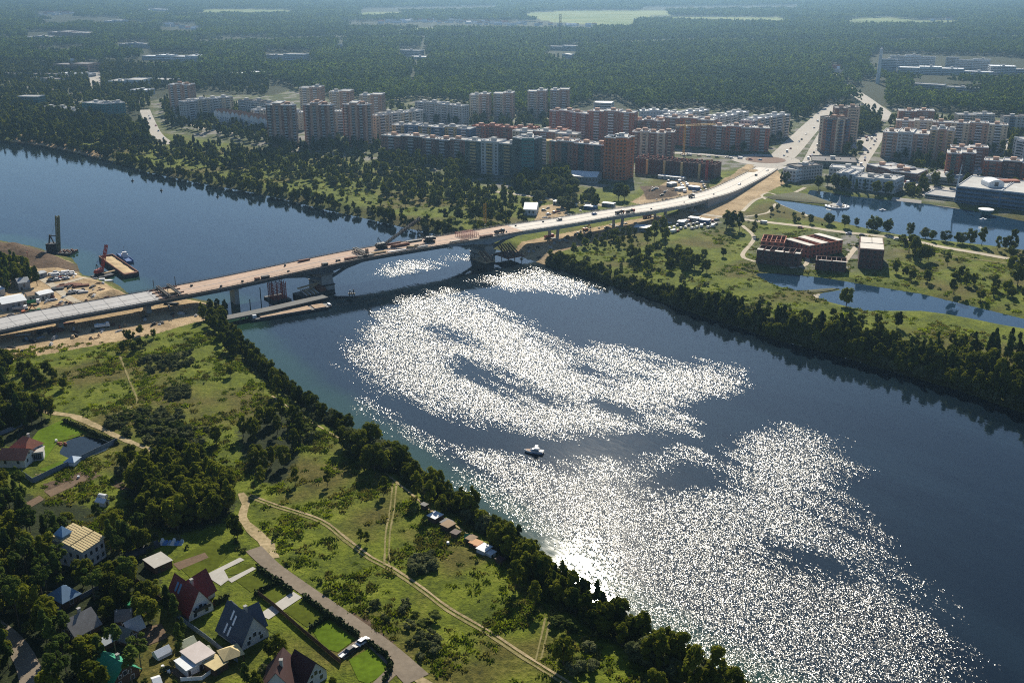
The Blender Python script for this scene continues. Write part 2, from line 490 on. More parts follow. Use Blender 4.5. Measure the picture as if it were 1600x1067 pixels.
for k_, p_ in enumerate(CALM): calm = np.minimum(calm, sdf([P(a, b_, WATER_Z) for a, b_ in p_], WX, WY) * (3.0 if k_ == 0 else 1.25))
ruf = np.maximum(ruf, np.minimum(-calm, 35))
ruf = np.where(ruf > 0, ruf * 1.7, ruf)
ruf = np.clip(0.5 - ruf / 62.0, 0, 1)
wid = np.arange(WX.size).reshape(sh)
wf = np.stack([wid[:-1, :-1], wid[:-1, 1:], wid[1:, 1:], wid[1:, :-1]], -1).reshape(-1, 4)
wf = wf[(wd[wf].min(1) < 6)]
used, inv = np.unique(wf, return_inverse=True)
wm = grid_mesh('river', np.stack([WX[used], WY[used], np.full(used.size, WATER_Z)], -1), inv.reshape(-1, 4))
color_attr(wm, 'surface', np.stack([ruf[used], smooth(4, 36, dist_line([P(*q, WATER_Z) for q in near_bank], WX[used], WY[used])), np.zeros(used.size), np.ones(used.size)], -1))

def water_mat(name, deep, shallow, ruffled):
    m, t, b = new_mat(name)
    pos = t.n('ShaderNodeNewGeometry').outputs['Position']
    st = t.n('ShaderNodeMapping'); t.put(st.inputs[0], pos)
    st.inputs['Rotation'].default_value = (0, 0, R(-41)); st2 = t.n('ShaderNodeMapping'); t.put(st2.inputs[0], st.outputs[0])
    st2.inputs['Scale'].default_value = (1, 0.2, 1); st = st2
    # gentle swell everywhere
    sw = t.noise(st.outputs[0], 0.9, 3, 0.6, True)
    amp = t.map(t.noise(st.outputs[0], 0.02, 3, 0.6), 0.38, 0.62, 0.012, 0.075)
    slope = t.vmath('MULTIPLY', t.vmath('SUBTRACT', sw, (0.5, 0.5, 0.5)), t.n('ShaderNodeCombineXYZ').outputs[0])
    cmb = slope.node.inputs[1].links[0].from_node
    t.put(cmb.inputs[0], amp); t.put(cmb.inputs[1], amp)
    rough = 0.06
    if ruffled:
        sp = t.n('ShaderNodeSeparateColor'); t.put(sp.inputs[0], t.attr('surface').outputs['Color'])
        band = t.math('MULTIPLY', t.math('SUBTRACT', t.noise(st.outputs[0], 0.085, 6, 0.75), 0.5), 1.35)
        # wind ripples: every facet has a tilt of its own
        fm_ = t.n('ShaderNodeMapping'); t.put(fm_.inputs[0], pos); fm_.inputs['Scale'].default_value = (1, 0.55, 1)
        jig = t.vmath('ADD', fm_.outputs[0], t.vmath('MULTIPLY', t.noise(fm_.outputs[0], 2.0, 2, 0.5, True), (0.25, 0.25, 0.0)))
        vo = t.n('ShaderNodeTexVoronoi', voronoi_dimensions='2D'); t.put(vo.inputs['Vector'], jig); vo.inputs['Scale'].default_value = RIP_SCALE
        vo2 = t.n('ShaderNodeTexVoronoi', voronoi_dimensions='2D'); t.put(vo2.inputs['Vector'], jig); vo2.inputs['Scale'].default_value = RIP_SCALE * 2.3
        vo3 = t.n('ShaderNodeTexVoronoi', voronoi_dimensions='2D'); t.put(vo3.inputs['Vector'], jig); vo3.inputs['Scale'].default_value = 2.3
        fac = t.vmath('ADD', t.vmath('MULTIPLY', t.vmath('SUBTRACT', vo.outputs['Color'], (0.5, 0.5, 0.5)), (RIP_A, RIP_A, 0)),
                      t.vmath('MULTIPLY', t.vmath('SUBTRACT', vo2.outputs['Color'], (0.5, 0.5, 0.5)), (RIP_A * 0.6, RIP_A * 0.6, 0)))
        sv = t.n('ShaderNodeSeparateColor'); t.put(sv.inputs[0], vo3.outputs['Color'])
        soft = t.map(t.math('ADD', sp.outputs[0], band), 0.34, 0.76, 0.0, 0.82)
        msk = t.math('LESS_THAN', sv.outputs[2], soft)
        slope = t.vmath('ADD', slope, t.vmath('MULTIPLY', fac, msk))
        rough = t.math('ADD', 0.06, t.math('MULTIPLY', msk, RIP_ROUGH + 0.04))
        depth = t.map(t.math('ADD', sp.outputs[1], t.math('MULTIPLY', t.math('SUBTRACT', t.noise(pos, 0.05, 3), 0.5), 0.5)), 0.05, 0.75)
        lane_sheen = t.mix(t.map(t.noise(st.outputs[0], 0.03, 4, 0.65), 0.40, 0.62), deep, (0.007, 0.015, 0.023))  # paler streaks painted into the base colour for the sheen of wind lanes
        col = t.mix(depth, shallow, lane_sheen)
        b.inputs['IOR'].default_value = 1.36
        t.put(b.inputs['IOR'], t.math('ADD', 1.40, t.math('MULTIPLY', msk, RIP_IOR)))
    else:
        col = t.mix(t.noise(pos, 0.02, 2), shallow, deep)
        b.inputs['IOR'].default_value = 1.40
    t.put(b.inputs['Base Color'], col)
    t.put(b.inputs['Roughness'], rough)
    b.inputs['Specular IOR Level'].default_value = 0.5
    nrm = t.vmath('NORMALIZE', t.vmath('ADD', slope, (0, 0, 1)))
    t.put(b.inputs['Normal'], nrm)
    return m
RIP_SCALE, RIP_A, RIP_ROUGH, RIP_IOR = 5.2, 0.58, 0.11, 0.0
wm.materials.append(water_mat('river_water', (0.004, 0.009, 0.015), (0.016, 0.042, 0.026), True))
link('river', wm, kind='structure')
def sheet(name, poly, z, m, kind='structure'):
    mb = MB(); mb.add([(x, y, z) for x, y in poly], [tuple(range(len(poly)))])
    me = mb.mesh(name, m)
    if me.polygons[0].normal.z < 0: me.flip_normals()
    return link(name, me, kind=kind)
def grow(poly, d):
    cx = sum(p[0] for p in poly) / len(poly); cy = sum(p[1] for p in poly) / len(poly)
    out = []
    for i in range(len(poly)):
        a, q, c = np.array(poly[i - 1]), np.array(poly[i]), np.array(poly[(i + 1) % len(poly)])
        tng = (c - a) / (np.linalg.norm(c - a) + 1e-9)
        out.append(tuple(q + np.array((tng[1], -tng[0])) * d))
    return out
def orient(poly):
    a = sum(poly[i][0] * poly[(i + 1) % len(poly)][1] - poly[(i + 1) % len(poly)][0] * poly[i][1] for i in range(len(poly)))
    return poly if a > 0 else poly[::-1]
def plane_over(name, poly, z, m, step=12.0, margin=5.0):
    xs = [p[0] for p in poly]; ys = [p[1] for p in poly]
    a, b_ = np.meshgrid(np.arange(min(xs) - step, max(xs) + step * 2, step), np.arange(min(ys) - step, max(ys) + step * 2, step))
    s_ = a.shape; a = a.ravel(); b_ = b_.ravel()
    d = sdf(poly, a, b_)
    i_ = np.arange(a.size).reshape(s_)
    f_ = np.stack([i_[:-1, :-1], i_[:-1, 1:], i_[1:, 1:], i_[1:, :-1]], -1).reshape(-1, 4)
    f_ = f_[d[f_].min(1) < margin]
    u_, v_ = np.unique(f_, return_inverse=True)
    me = grid_mesh(name, np.stack([a[u_], b_[u_], np.full(u_.size, z)], -1), v_.reshape(-1, 4))
    me.materials.append(m)
    return link(name, me, kind='structure')
still = water_mat('still_water', (0.009, 0.026, 0.052), (0.012, 0.034, 0.062), False)  # part of the sky's blue reflection is put into these base colours
plane_over('lake', LAKE, LAKE_Z, still)
plane_over('pond', POND, POND_Z, still, 8.0)
plane_over('garden_pond', GARDEN, GARDEN_Z, water_mat('garden_pond_water', (0.012, 0.018, 0.022), (0.016, 0.022, 0.024), False), 2.0, 1.5)

# ------------------------------------------------------------------ roads, paths, lawns (sheets that follow the terrain)
def ribbon(name, pts, width, m, lift=0.12, step=4.0, kind='structure', excl=True, wob=0.0):
    """pts: world points; width: metres or list"""
    c = spline(pts, step)
    n = len(c)
    ws = np.interp(np.linspace(0, 1, n), np.linspace(0, 1, len(width)), width) if isinstance(width, (list, tuple)) else np.full(n, width)
    c = np.array(c)
    tg = np.gradient(c, axis=0); tg /= np.linalg.norm(tg, axis=1)[:, None] + 1e-9
    nr = np.stack([-tg[:, 1], tg[:, 0]], -1)
    if wob: ws = ws * (1 + wob * np.sin(np.arange(n) * 1.7) * np.sin(np.arange(n) * 0.61 + 1))
    rows = [c + nr * (ws * k)[:, None] for k in (0.5, 0.17, -0.17, -0.5)]
    v = np.concatenate(rows)
    z = height(v[:, 0], v[:, 1]) + lift
    f = [(j * n + i, (j + 1) * n + i, (j + 1) * n + i + 1, j * n + i + 1) for j in range(3) for i in range(n - 1)]
    mb = MB(); mb.add(np.column_stack([v, z]), f)
    if excl: EXCL.append([tuple(q) for q in rows[0]] + [tuple(q) for q in rows[3][::-1]])
    return mb.build(name, m, kind=kind)
def patch(name, poly, m, lift=0.1, kind='structure', excl=True, step=3.0):
    """ground-hugging patch of a polygon given in world coordinates"""
    from mathutils.geometry import delaunay_2d_cdt
    n = len(poly)
    edge = []
    for i in range(n):
        a, q = np.array(poly[i]), np.array(poly[(i + 1) % n])
        k = max(1, int(np.linalg.norm(q - a) / step))
        edge += [tuple(a + (q - a) * j / k) for j in range(k)]
    xs = [p[0] for p in poly]; ys = [p[1] for p in poly]
    a, q = np.meshgrid(np.arange(min(xs), max(xs), step), np.arange(min(ys), max(ys), step))
    a = a.ravel(); q = q.ravel()
    k = sdf(poly, a, q) < -step * 0.4
    pts = [Vector(p) for p in edge] + [Vector((i, j)) for i, j in zip(a[k], q[k])]
    ne = len(edge)
    v, e, f, *_ = delaunay_2d_cdt(pts, [(i, (i + 1) % ne) for i in range(ne)], [list(range(ne))], 1, 1e-4)
    x = np.array([p.x for p in v]); y = np.array([p.y for p in v])
    z = height(x, y) + lift
    mb = MB(); mb.add(np.column_stack([x, y, z]), f)
    me = mb.mesh(name, m)
    if me.polygons and me.polygons[0].normal.z < 0: me.flip_normals()
    if excl: EXCL.append(list(poly))
    return link(name, me, kind=kind)
def W(pts, z=0.0): return [P(a, b_, z) for a, b_ in pts]
M_asph = mat('worn_asphalt', (0.20, 0.165, 0.125), 0.95, 0.25, 0.5, spec=.05, obj=False)
M_dirt = mat('packed_dirt', (0.20, 0.17, 0.07), 0.95, 0.35, 0.7, c2=(0.36, 0.28, 0.17), spec=.03, obj=False)
M_track = mat('mown_track', (0.13, 0.14, 0.03), 0.95, 0.3, 0.9, c2=(0.26, 0.21, 0.11), spec=.03, obj=False)
M_pale = mat('sunbleached_road', (0.36, 0.33, 0.29), 0.9, 0.2, 0.3, obj=False)
M_lawn = mat('mown_lawn', (0.085, 0.135, 0.010), 0.95, 0.4, 0.5, spec=.03, bump=.6, obj=False)
M_lawn2 = mat('dull_lawn', (0.075, 0.092, 0.011), 0.95, 0.4, 0.5, spec=.03, bump=.6, obj=False)
M_conc = mat('pale_concrete', (0.38, 0.36, 0.32), 0.85, 0.15, 0.4, obj=False)
M_sandy = mat('sandy_road', (0.42, 0.36, 0.27), 0.95, 0.25, 0.3, obj=False)
M_reed = mat('reeds', (0.075, 0.075, 0.03), 0.95, 0.4, 0.5, obj=False)
M_verge = mat('tall_grass', (0.075, 0.11, 0.02), 0.95, 0.4, 0.5, obj=False)
ribbon('asphalt_road', W([(396, 856), (425, 884), (470, 916), (520, 951), (570, 987), (612, 1022), (652, 1060)]), [5.6, 5.0, 4.6, 4.8, 5.2, 6.5, 7.5], M_asph, 0.14)
ribbon('asphalt_road', W([(628, 1034), (608, 1052), (582, 1078)]), 3.6, M_asph, 0.11)
ribbon('dirt_track', W([(376, 768), (384, 785), (378, 806), (394, 826), (418, 850), (424, 872)]), [2.2, 3.0, 3.4, 3.6, 4.5, 5.5], M_dirt, 0.12, wob=.25)
ribbon('dirt_track', W([(652, 1058), (690, 1082), (740, 1110)]), 2.6, M_dirt, 0.12, wob=.2)
for off in (-0.8, 0.8):
    mt = W([(388, 772), (430, 788), (500, 812), (540, 842), (580, 872), (612, 888), (660, 920), (700, 950), (760, 985), (820, 1025), (890, 1069), (960, 1115)])
    ribbon('field_track', [(x + off * .45, y + off * .9) for x, y in mt], 0.85, M_dirt if off > 0 else M_track, 0.12, wob=.3)
    ribbon('field_track', [(x + off * .9, y) for x, y in W([(617, 752), (612, 800), (606, 832), (604, 882)])], 0.6, M_track, 0.12, wob=.3)
    ribbon('field_track', [(x + off * .9, y) for x, y in W([(856, 965), (850, 992), (841, 1030)])], 0.55, M_track, 0.12, wob=.3)
ribbon('field_track', W([(960, 992), (1010, 1022), (1065, 1058), (1100, 1085)]), 1.0, M_track, 0.12, wob=.3)
ribbon('footpath', W([(425, 618), (470, 648), (505, 668), (545, 692), (600, 736), (640, 768), (672, 796), (720, 826), (762, 858)]), 1.0, M_dirt, 0.12, wob=.3)
ribbon('dirt_track', W([(-20, 590), (28, 611), (58, 636), (88, 645), (112, 648), (150, 665), (190, 685), (254, 710)]), [2.5, 3, 3.4, 3.6, 3.6, 2.8, 2.6, 2.4], M_dirt, 0.12, wob=.25)
ribbon('footpath', W([(186, 552), (205, 600), (214, 628), (192, 640), (165, 656)]), 0.9, M_track, 0.12, wob=.3)
ribbon('gravel_road', W([(-30, 960), (10, 990), (30, 1015), (45, 1045), (55, 1090)]), [4, 4.5, 5.5, 6, 6], M_asph, 0.12)
# city streets
ribbon('avenue', W([(1196, 262), (1222, 245), (1245, 222), (1268, 198), (1290, 176), (1303, 163)]), [26, 26, 24, 22, 20, 14], M_pale, 0.1)
ribbon('street', W([(1262, 258), (1275, 232), (1290, 205)]), 13, M_pale, 0.1)
ribbon('street', W([(1338, 272), (1350, 250), (1366, 226), (1376, 208)]), 11, M_pale, 0.1)
ribbon('forest_road', W([(1390, 188), (1380, 178), (1358, 160), (1340, 148), (1330, 140), (1320, 132)]), [26, 24, 20, 22, 20, 14], M_pale, 0.1)
ribbon('forest_road', W([(1309, 122), (1302, 112), (1297, 104)]), 14, M_pale, 0.1)
ribbon('lakeside_road', W([(1085, 333), (1140, 340), (1200, 347), (1260, 354), (1300, 360), (1360, 367), (1410, 373), (1470, 386), (1530, 396), (1640, 415)]), 6.5, M_sandy, 0.12)
ribbon('park_path', W([(1160, 330), (1182, 312), (1215, 306), (1240, 302), (1258, 293)]), 3.2, M_sandy, 0.12)
ribbon('park_path', W([(1165, 338), (1200, 332), (1215, 318), (1245, 327), (1262, 338)]), 2.6, M_sandy, 0.12)
ribbon('park_path', W([(1196, 312), (1190, 306), (1200, 302), (1212, 305)]), 2.2, M_sandy, 0.12)
ribbon('avenue', W([(226, 172), (233, 188), (246, 212), (262, 226)]), [14, 13, 12, 16], M_pale, 0.1)
ribbon('avenue', W([(143, 98), (147, 115), (150, 137)]), [22, 20, 16], M_pale, 0.1)
ribbon('street', W([(268, 178), (290, 192), (330, 203), (420, 217), (470, 232)]), 7, M_sandy, 0.1)
ribbon('street', W([(770, 300), (825, 307), (870, 313), (920, 318), (975, 325)]), 7, M_sandy, 0.12)
ribbon('street', W([(1020, 245), (1040, 240), (1080, 240), (1160, 246), (1196, 250)]), 10, M_pale, 0.1)
ribbon('site_road', W([(60, 432), (85, 447), (110, 466), (140, 478)]), 4.5, M_sandy, 0.12)
ribbon('site_road', W([(88, 445), (120, 437), (152, 427)]), 4.0, M_sandy, 0.14)
ribbon('site_road', W([(1310, 425), (1325, 402), (1338, 385)]), 3.6, M_sandy, 0.12)
ribbon('site_road', W([(1232, 420), (1258, 415), (1262, 400)]), 3.0, M_sandy, 0.12)
ribbon('footpath', W([(1160, 352), (1178, 372), (1160, 400), (1180, 410)]), 3.0, M_sandy, 0.12)
ribbon('footpath', W([(1450, 395), (1500, 402), (1580, 412)]), 2.0, M_track, 0.12)
# bare spit and reed beds at the pond
patch('reed_bed', W([(1248, 455), (1262, 460), (1300, 454), (1314, 450), (1300, 449), (1270, 451)], -1), M_reed, 0.25, excl=False)
patch('reed_bed', W([(1195, 310), (1240, 303), (1285, 308), (1306, 318), (1296, 321), (1262, 317), (1230, 313)], -1), M_reed, 0.3, excl=False)
patch('bank_sand', W([(1270, 462), (1280, 459), (1284, 463), (1276, 467)], -1), M_sandy, 0.3, excl=False)
# gardens by the road
for poly, mm in (([(435, 905), (408, 893), (366, 905), (392, 925)], M_lawn2), ([(400, 928), (425, 908), (452, 925), (428, 945)], M_lawn2),
                 ([(445, 955), (472, 936), (508, 960), (480, 980)], M_lawn2), ([(488, 985), (510, 966), (555, 998), (528, 1018), (505, 1012)], M_lawn),
                 ([(545, 1030), (580, 1010), (605, 1032), (600, 1052), (575, 1067), (560, 1062)], M_lawn), ([(270, 875), (330, 842), (362, 860), (340, 885), (300, 905)], M_lawn2),
                 ([(30, 712), (60, 672), (98, 655), (140, 675), (90, 690), (70, 720)], M_lawn), ([(60, 735), (100, 720), (112, 722), (80, 740)], M_lawn),
                 ([(350, 900), (372, 882), (395, 880), (400, 890)], M_lawn2)):
    patch('lawn', W(poly), mm, 0.10, excl=True)
patch('driveway', W([(326, 895), (375, 870), (382, 874), (350, 890), (358, 905), (345, 915), (330, 905)]), M_conc, 0.15)
patch('driveway', W([(405, 960), (458, 924), (472, 933), (420, 968)]), M_conc, 0.15)
patch('driveway', W([(355, 905), (395, 885), (400, 888), (362, 910)]), M_conc, 0.13)
patch('driveway', W([(527, 1022), (562, 995), (574, 1003), (538, 1030)]), M_asph, 0.15)
patch('terrace', W([(282, 960), (310, 945), (322, 955), (300, 968)]), M_conc, 0.15)
# ------------------------------------------------------------------ the road bridge
M_deckc = mat('deck_concrete', (0.42, 0.41, 0.40), 0.85, 0.14, 0.25)
M_decks = mat('sandy_deck', (0.45, 0.32, 0.235), 0.9, 0.22, 0.35)
M_deckw = mat('new_deck_concrete', (0.62, 0.57, 0.50), 0.85, 0.12, 0.25)
M_steel = mat('dark_girder_steel', (0.085, 0.095, 0.11), 0.6, 0.25, 0.4)
M_steelb = mat('grey_blue_girder', (0.30, 0.34, 0.38), 0.6, 0.15, 0.3)
M_pier = mat('pier_concrete', (0.33, 0.32, 0.30), 0.9, 0.22, 0.35, bump=0.3)
M_rust = mat('rusty_steel', (0.16, 0.065, 0.04), 0.85, 0.4, 0.8)
M_redp = mat('red_steel', (0.33, 0.05, 0.035), 0.6, 0.3, 0.8)
M_dark = mat('dark_steel', (0.035, 0.037, 0.042), 0.6, 0.4, 0.8)
M_yel = mat('yellow_paint', (0.50, 0.30, 0.04), 0.55, 0.2, 0.8)
M_white = mat('white_paint', (0.72, 0.72, 0.72), 0.5, 0.10, 0.5)
M_plank = mat('sawn_timber', (0.42, 0.30, 0.17), 0.9, 0.25, 1.2)
M_blue = mat('blue_paint', (0.05, 0.12, 0.30), 0.5, 0.2, 0.6)
M_green = mat('green_paint', (0.03, 0.20, 0.09), 0.6, 0.2, 0.6)
M_grey = mat('grey_sheet', (0.27, 0.29, 0.31), 0.6, 0.15, 0.4)
M_glass = mat('dark_glass', (0.03, 0.04, 0.05), 0.12, 0.2, 0.4, spec=0.6)
M_rubber = mat('rubber', (0.02, 0.02, 0.02), 0.9, 0.2, 1)
M_orange = mat('orange_paint', (0.50, 0.13, 0.03), 0.5, 0.2, 0.6)
DECK_W = 22.0
ne = [(-120, 543, 6.0), (0, 517, 7.0), (65, 503, 7.6), (235, 472, 8.6), (360, 448, 9.6), (400, 439.5, 10.2), (495, 419, 11.6), (577, 402, 12.5), (667, 387, 12.6), (767, 371, 12.5), (800, 364.5, 12.5), (895, 350, 12.1), (965, 338, 11.7),
      (1015, 331, 11.0), (1045, 325.5, 10.3), (1075, 320, 9.0), (1112, 310.5, 6.6), (1150, 299, 4.2), (1200, 274, 1.2), (1216, 264, 0.4)]
path = np.array(spline([(*P(a, b_, z), z) for a, b_, z in ne], 4.0))
for _ in range(6): path[1:-1] = (path[:-2] + 2 * path[1:-1] + path[2:]) / 4
tg = np.gradient(path[:, :2], axis=0); tg /= np.linalg.norm(tg, axis=1)[:, None]
nrm_ = np.stack([-tg[:, 1], tg[:, 0]], -1)
cen = path.copy(); cen[:, :2] += nrm_ * DECK_W / 2
bs = np.concatenate([[0], np.cumsum(np.linalg.norm(np.diff(cen[:, :2], axis=0), axis=1))])
bu, bv = project(cen[:, 0], cen[:, 1], cen[:, 2])
def at_s(s, off=0.0, dz=0.0):
    i = min(len(bs) - 2, max(0, int(np.searchsorted(bs, s) - 1)))
    k = (s - bs[i]) / (bs[i + 1] - bs[i])
    p = cen[i] * (1 - k) + cen[i + 1] * k
    return Vector((p[0] + nrm_[i][0] * off, p[1] + nrm_[i][1] * off, p[2] + dz))
def dir_s(s):
    i = min(len(bs) - 2, max(0, int(np.searchsorted(bs, s) - 1)))
    return math.atan2(tg[i][1], tg[i][0])
def s_of_px(px): return float(np.interp(px, bu, bs))
def s_of_pt(p): return float(bs[np.argmin((cen[:, 0] - p[0]) ** 2 + (cen[:, 1] - p[1]) ** 2)])
bridge = thing('road_bridge', 'long unfinished road bridge crossing the river on concrete piers', 'bridge', (0, 0, 0))
def sweep(s0, s1, sect, step=4.0):
    """sect(s) -> closed section [(off, dz)...]"""
    n = max(2, int((s1 - s0) / step) + 1)
    ss = np.linspace(s0, s1, n)
    mb = MB(); k = len(sect(s0)); vs = []; fs = []
    for s in ss: vs += [tuple(at_s(s, o, z)) for o, z in sect(s)]
    for i in range(n - 1):
        for j in range(k): fs.append((i * k + j, i * k + (j + 1) % k, (i + 1) * k + (j + 1) % k, (i + 1) * k + j))
    fs += [tuple(range(k))[::-1], tuple(range((n - 1) * k, n * k))]
    return mb.add(vs, fs)
S0, SA, SB, SE = bs[0], s_of_px(243), s_of_px(805), bs[-1]
slab = lambda s: [(-11, -0.55), (11, -0.55), (11, 0), (-11, 0)]
sweep(S0, SA, slab).build('deck', M_deckc, bridge, label='pale grey concrete deck at the left end')
sweep(SA, SB, slab).build('deck', M_decks, bridge, label='sandy brown deck over the river')
sweep(SB, SE, slab).build('deck', M_deckw, bridge, label='whitish new deck on the right approach')
SP1, SP2 = s_of_pt(P(525, 458, WATER_Z)), s_of_pt(P(768, 409, WATER_Z))
def depth(s):
    h = 2.4
    for sp_, L in ((SP1, 30.0), (SP2, 28.0)):
        h += 2.4 * max(0, 1 - abs(s - sp_) / L) ** 2
    return h
SG = s_of_px(1088)
for o in (-6.2, 6.2):
    for a, c, mm in ((S0, s_of_px(690), M_steel), (s_of_px(690) + .05, SG, M_steelb)):
        sweep(a, c, lambda s: [(o - 2.6, -0.55 - depth(s)), (o + 2.6, -0.55 - depth(s)), (o + 3.2, -0.56), (o - 3.2, -0.56)]).build('girder', mm, bridge)
rb = MB()
for s in np.arange(S0 + 6, SG, 6.0):
    rb.beam(at_s(s, -11, -.7), at_s(s, 11, -.7), .35, .5)
rb.build('cross_beam', M_steel, bridge, kind='stuff')
# arch struts that spread from the two river piers
for sp_ in (SP1, SP2):
    for sg in (-1, 1):
        for o in (-6.2, 6.2):
            mb = MB(); mb.beam(at_s(sp_ + sg * 2.5, o, -9.5), at_s(sp_ + sg * 14, o, -5.0), 1.3, 1.5); mb.beam(at_s(sp_ + sg * 13.6, o, -5.1), at_s(sp_ + sg * 26, o, -2.9), 1.2, 1.4)
            for f_ in (.35, .65): mb.beam(at_s(sp_ + sg * (3 + 22 * f_), o, -8.8 + 6.4 * f_), at_s(sp_ + sg * (3 + 22 * f_), o, -2.6), .6, .6)
            mb.build('strut', M_steel, bridge)
# parapets, posts and kerbs
for o in (-10.8, 10.8):
    mb = sweep(S0, SE, lambda s: [(o - .12, .01), (o + .12, .01), (o + .12, .35), (o - .12, .35)], 6)
    for s in np.arange(S0, SE, 3.0): mb.beam(at_s(s, o, .3), at_s(s, o, 1.15), .09, .09)
    n_ = int((SE - S0) / 6)
    for i in range(n_):
        a = S0 + (SE - S0) * i / n_; c = S0 + (SE - S0) * (i + 1) / n_
        mb.beam(at_s(a, o, 1.15), at_s(c, o, 1.15), .09, .09); mb.beam(at_s(a, o, .75), at_s(c, o, .75), .06, .06)
    mb.build('parapet', M_dark, bridge)
for o in (-8.6, 8.6):
    sweep(SB, SE, lambda s: [(o - .15, .01), (o + .15, .01), (o + .15, .16), (o - .15, .16)], 6).build('kerb', M_deckc, bridge)
sweep(S0, SE, lambda s: [(-.2, .004), (.2, .004), (.2, .09), (-.2, .09)], 6).build('kerb', M_deckc, bridge)
# expansion seams
mb = MB()
for s in np.arange(S0 + 4, SA - 2, 8.0): mb.beam(at_s(s, -10.4, .02), at_s(s, 10.4, .02), .14, .05)
mb.build('seam', M_dark, bridge, kind='stuff')
def pier(s, z0, kind):
    c = at_s(s); a = dir_s(s); top = c.z - 0.55 - depth(s)
    r = Matrix.Rotation(a, 4, 'Z')
    def tf(mb): mb.v = [tuple(Vector((c.x, c.y, 0)) + r @ Vector(q)) for q in mb.v]; return mb
    if kind == 'river':
        mb = MB(); mb.prism([(-3.8, -9.5), (3.8, -9.5), (5.2, -7), (5.2, 7), (3.8, 9.5), (-3.8, 9.5), (-5.2, 7), (-5.2, -7)], -9, -1.2)
        vs = []
        for z, hx, hy in ((-1.2, 4.2, 8.4), (top - 1.6, 3.4, 7.8), (top - .05, 4.6, 9.6)):
            vs += [(-hx, -hy, z), (hx, -hy, z), (hx, hy, z), (-hx, hy, z)]
        mb.add(vs, [(i * 4 + j, i * 4 + (j + 1) % 4, i * 4 + 4 + (j + 1) % 4, i * 4 + 4 + j) for i in range(2) for j in range(4)] + [(8, 9, 10, 11)])
        o = tf(mb).build('pier', M_pier, bridge)
        mb = MB(); mb.box(-4.4, 4.4, -9.8, 9.8, -1.2, -.7); tf(mb).build('pier_collar', M_dark, o)
    elif kind == 'wall':
        mb = MB(); mb.box(-1.3, 1.3, -4.2, 4.2, z0 - 5, top - 1.5)
        o = tf(mb).build('pier', M_pier, bridge)
        mb = MB(); mb.add([(-1.5, -4.3, top - 1.5), (1.5, -4.3, top - 1.5), (1.5, 4.3, top - 1.5), (-1.5, 4.3, top - 1.5), (-1.6, -9.6, top - .03), (1.6, -9.6, top - .03), (1.6, 9.6, top - .03), (-1.6, 9.6, top - .03)],
                          [(0, 1, 5, 4), (1, 2, 6, 5), (2, 3, 7, 6), (3, 0, 4, 7), (4, 5, 6, 7), (3, 2, 1, 0)])
        tf(mb).build('pier_cap', M_pier, o)
    else:
        for o_ in (-5.5, 5.5):
            mb = MB(); mb.beam((0, o_ * .75, z0 - 2), (0, o_, top + .05), 1.6, 1.6); tf(mb).build('pier_leg', M_pier, bridge)
        mb = MB(); mb.box(-1.6, 1.6, -8, 8, z0 - 2, z0 + .9); tf(mb).build('pier_footing', M_pier, bridge)
for bpx, z0, kd in (((-60, 555), 0, 'wall'), ((103, 527), 0, 'wall'), ((241, 500), 0, 'wall'), ((381, 484), -4, 'wall'), ((525, 458), -4, 'river'), ((768, 409), -4, 'river'), ((870, 377), 0, 'legs'), ((962, 356), 0, 'legs'), ((1026, 340), 0, 'legs'), ((1075, 328), 0, 'legs')):
    pier(s_of_pt(P(*bpx, z0)), z0, kd)
# solid approach ramp at the right end
mb = MB(); n = 14
ss = np.linspace(SG, SE, n)
vs = []
for s in ss:
    for o in (-10.5, 10.5):
        t_ = at_s(s, o); vs += [(t_.x, t_.y, -1.5), (t_.x, t_.y, t_.z - .56)]
fs = []
for i in range(n - 1):
    a, c = i * 4, i * 4 + 4
    fs += [(a, c, c + 1, a + 1), (a + 3, c + 3, c + 2, a + 2), (a + 1, c + 1, c + 3, a + 3)]
fs += [(0, 1, 3, 2)]
mb.add(vs, fs); mb.build('ramp_wall', M_pier, bridge)
EXCL.append([tuple(at_s(s, -14)[:2]) for s in np.linspace(S0, SE, 30)] + [tuple(at_s(s, 14)[:2]) for s in np.linspace(SE, S0, 30)])

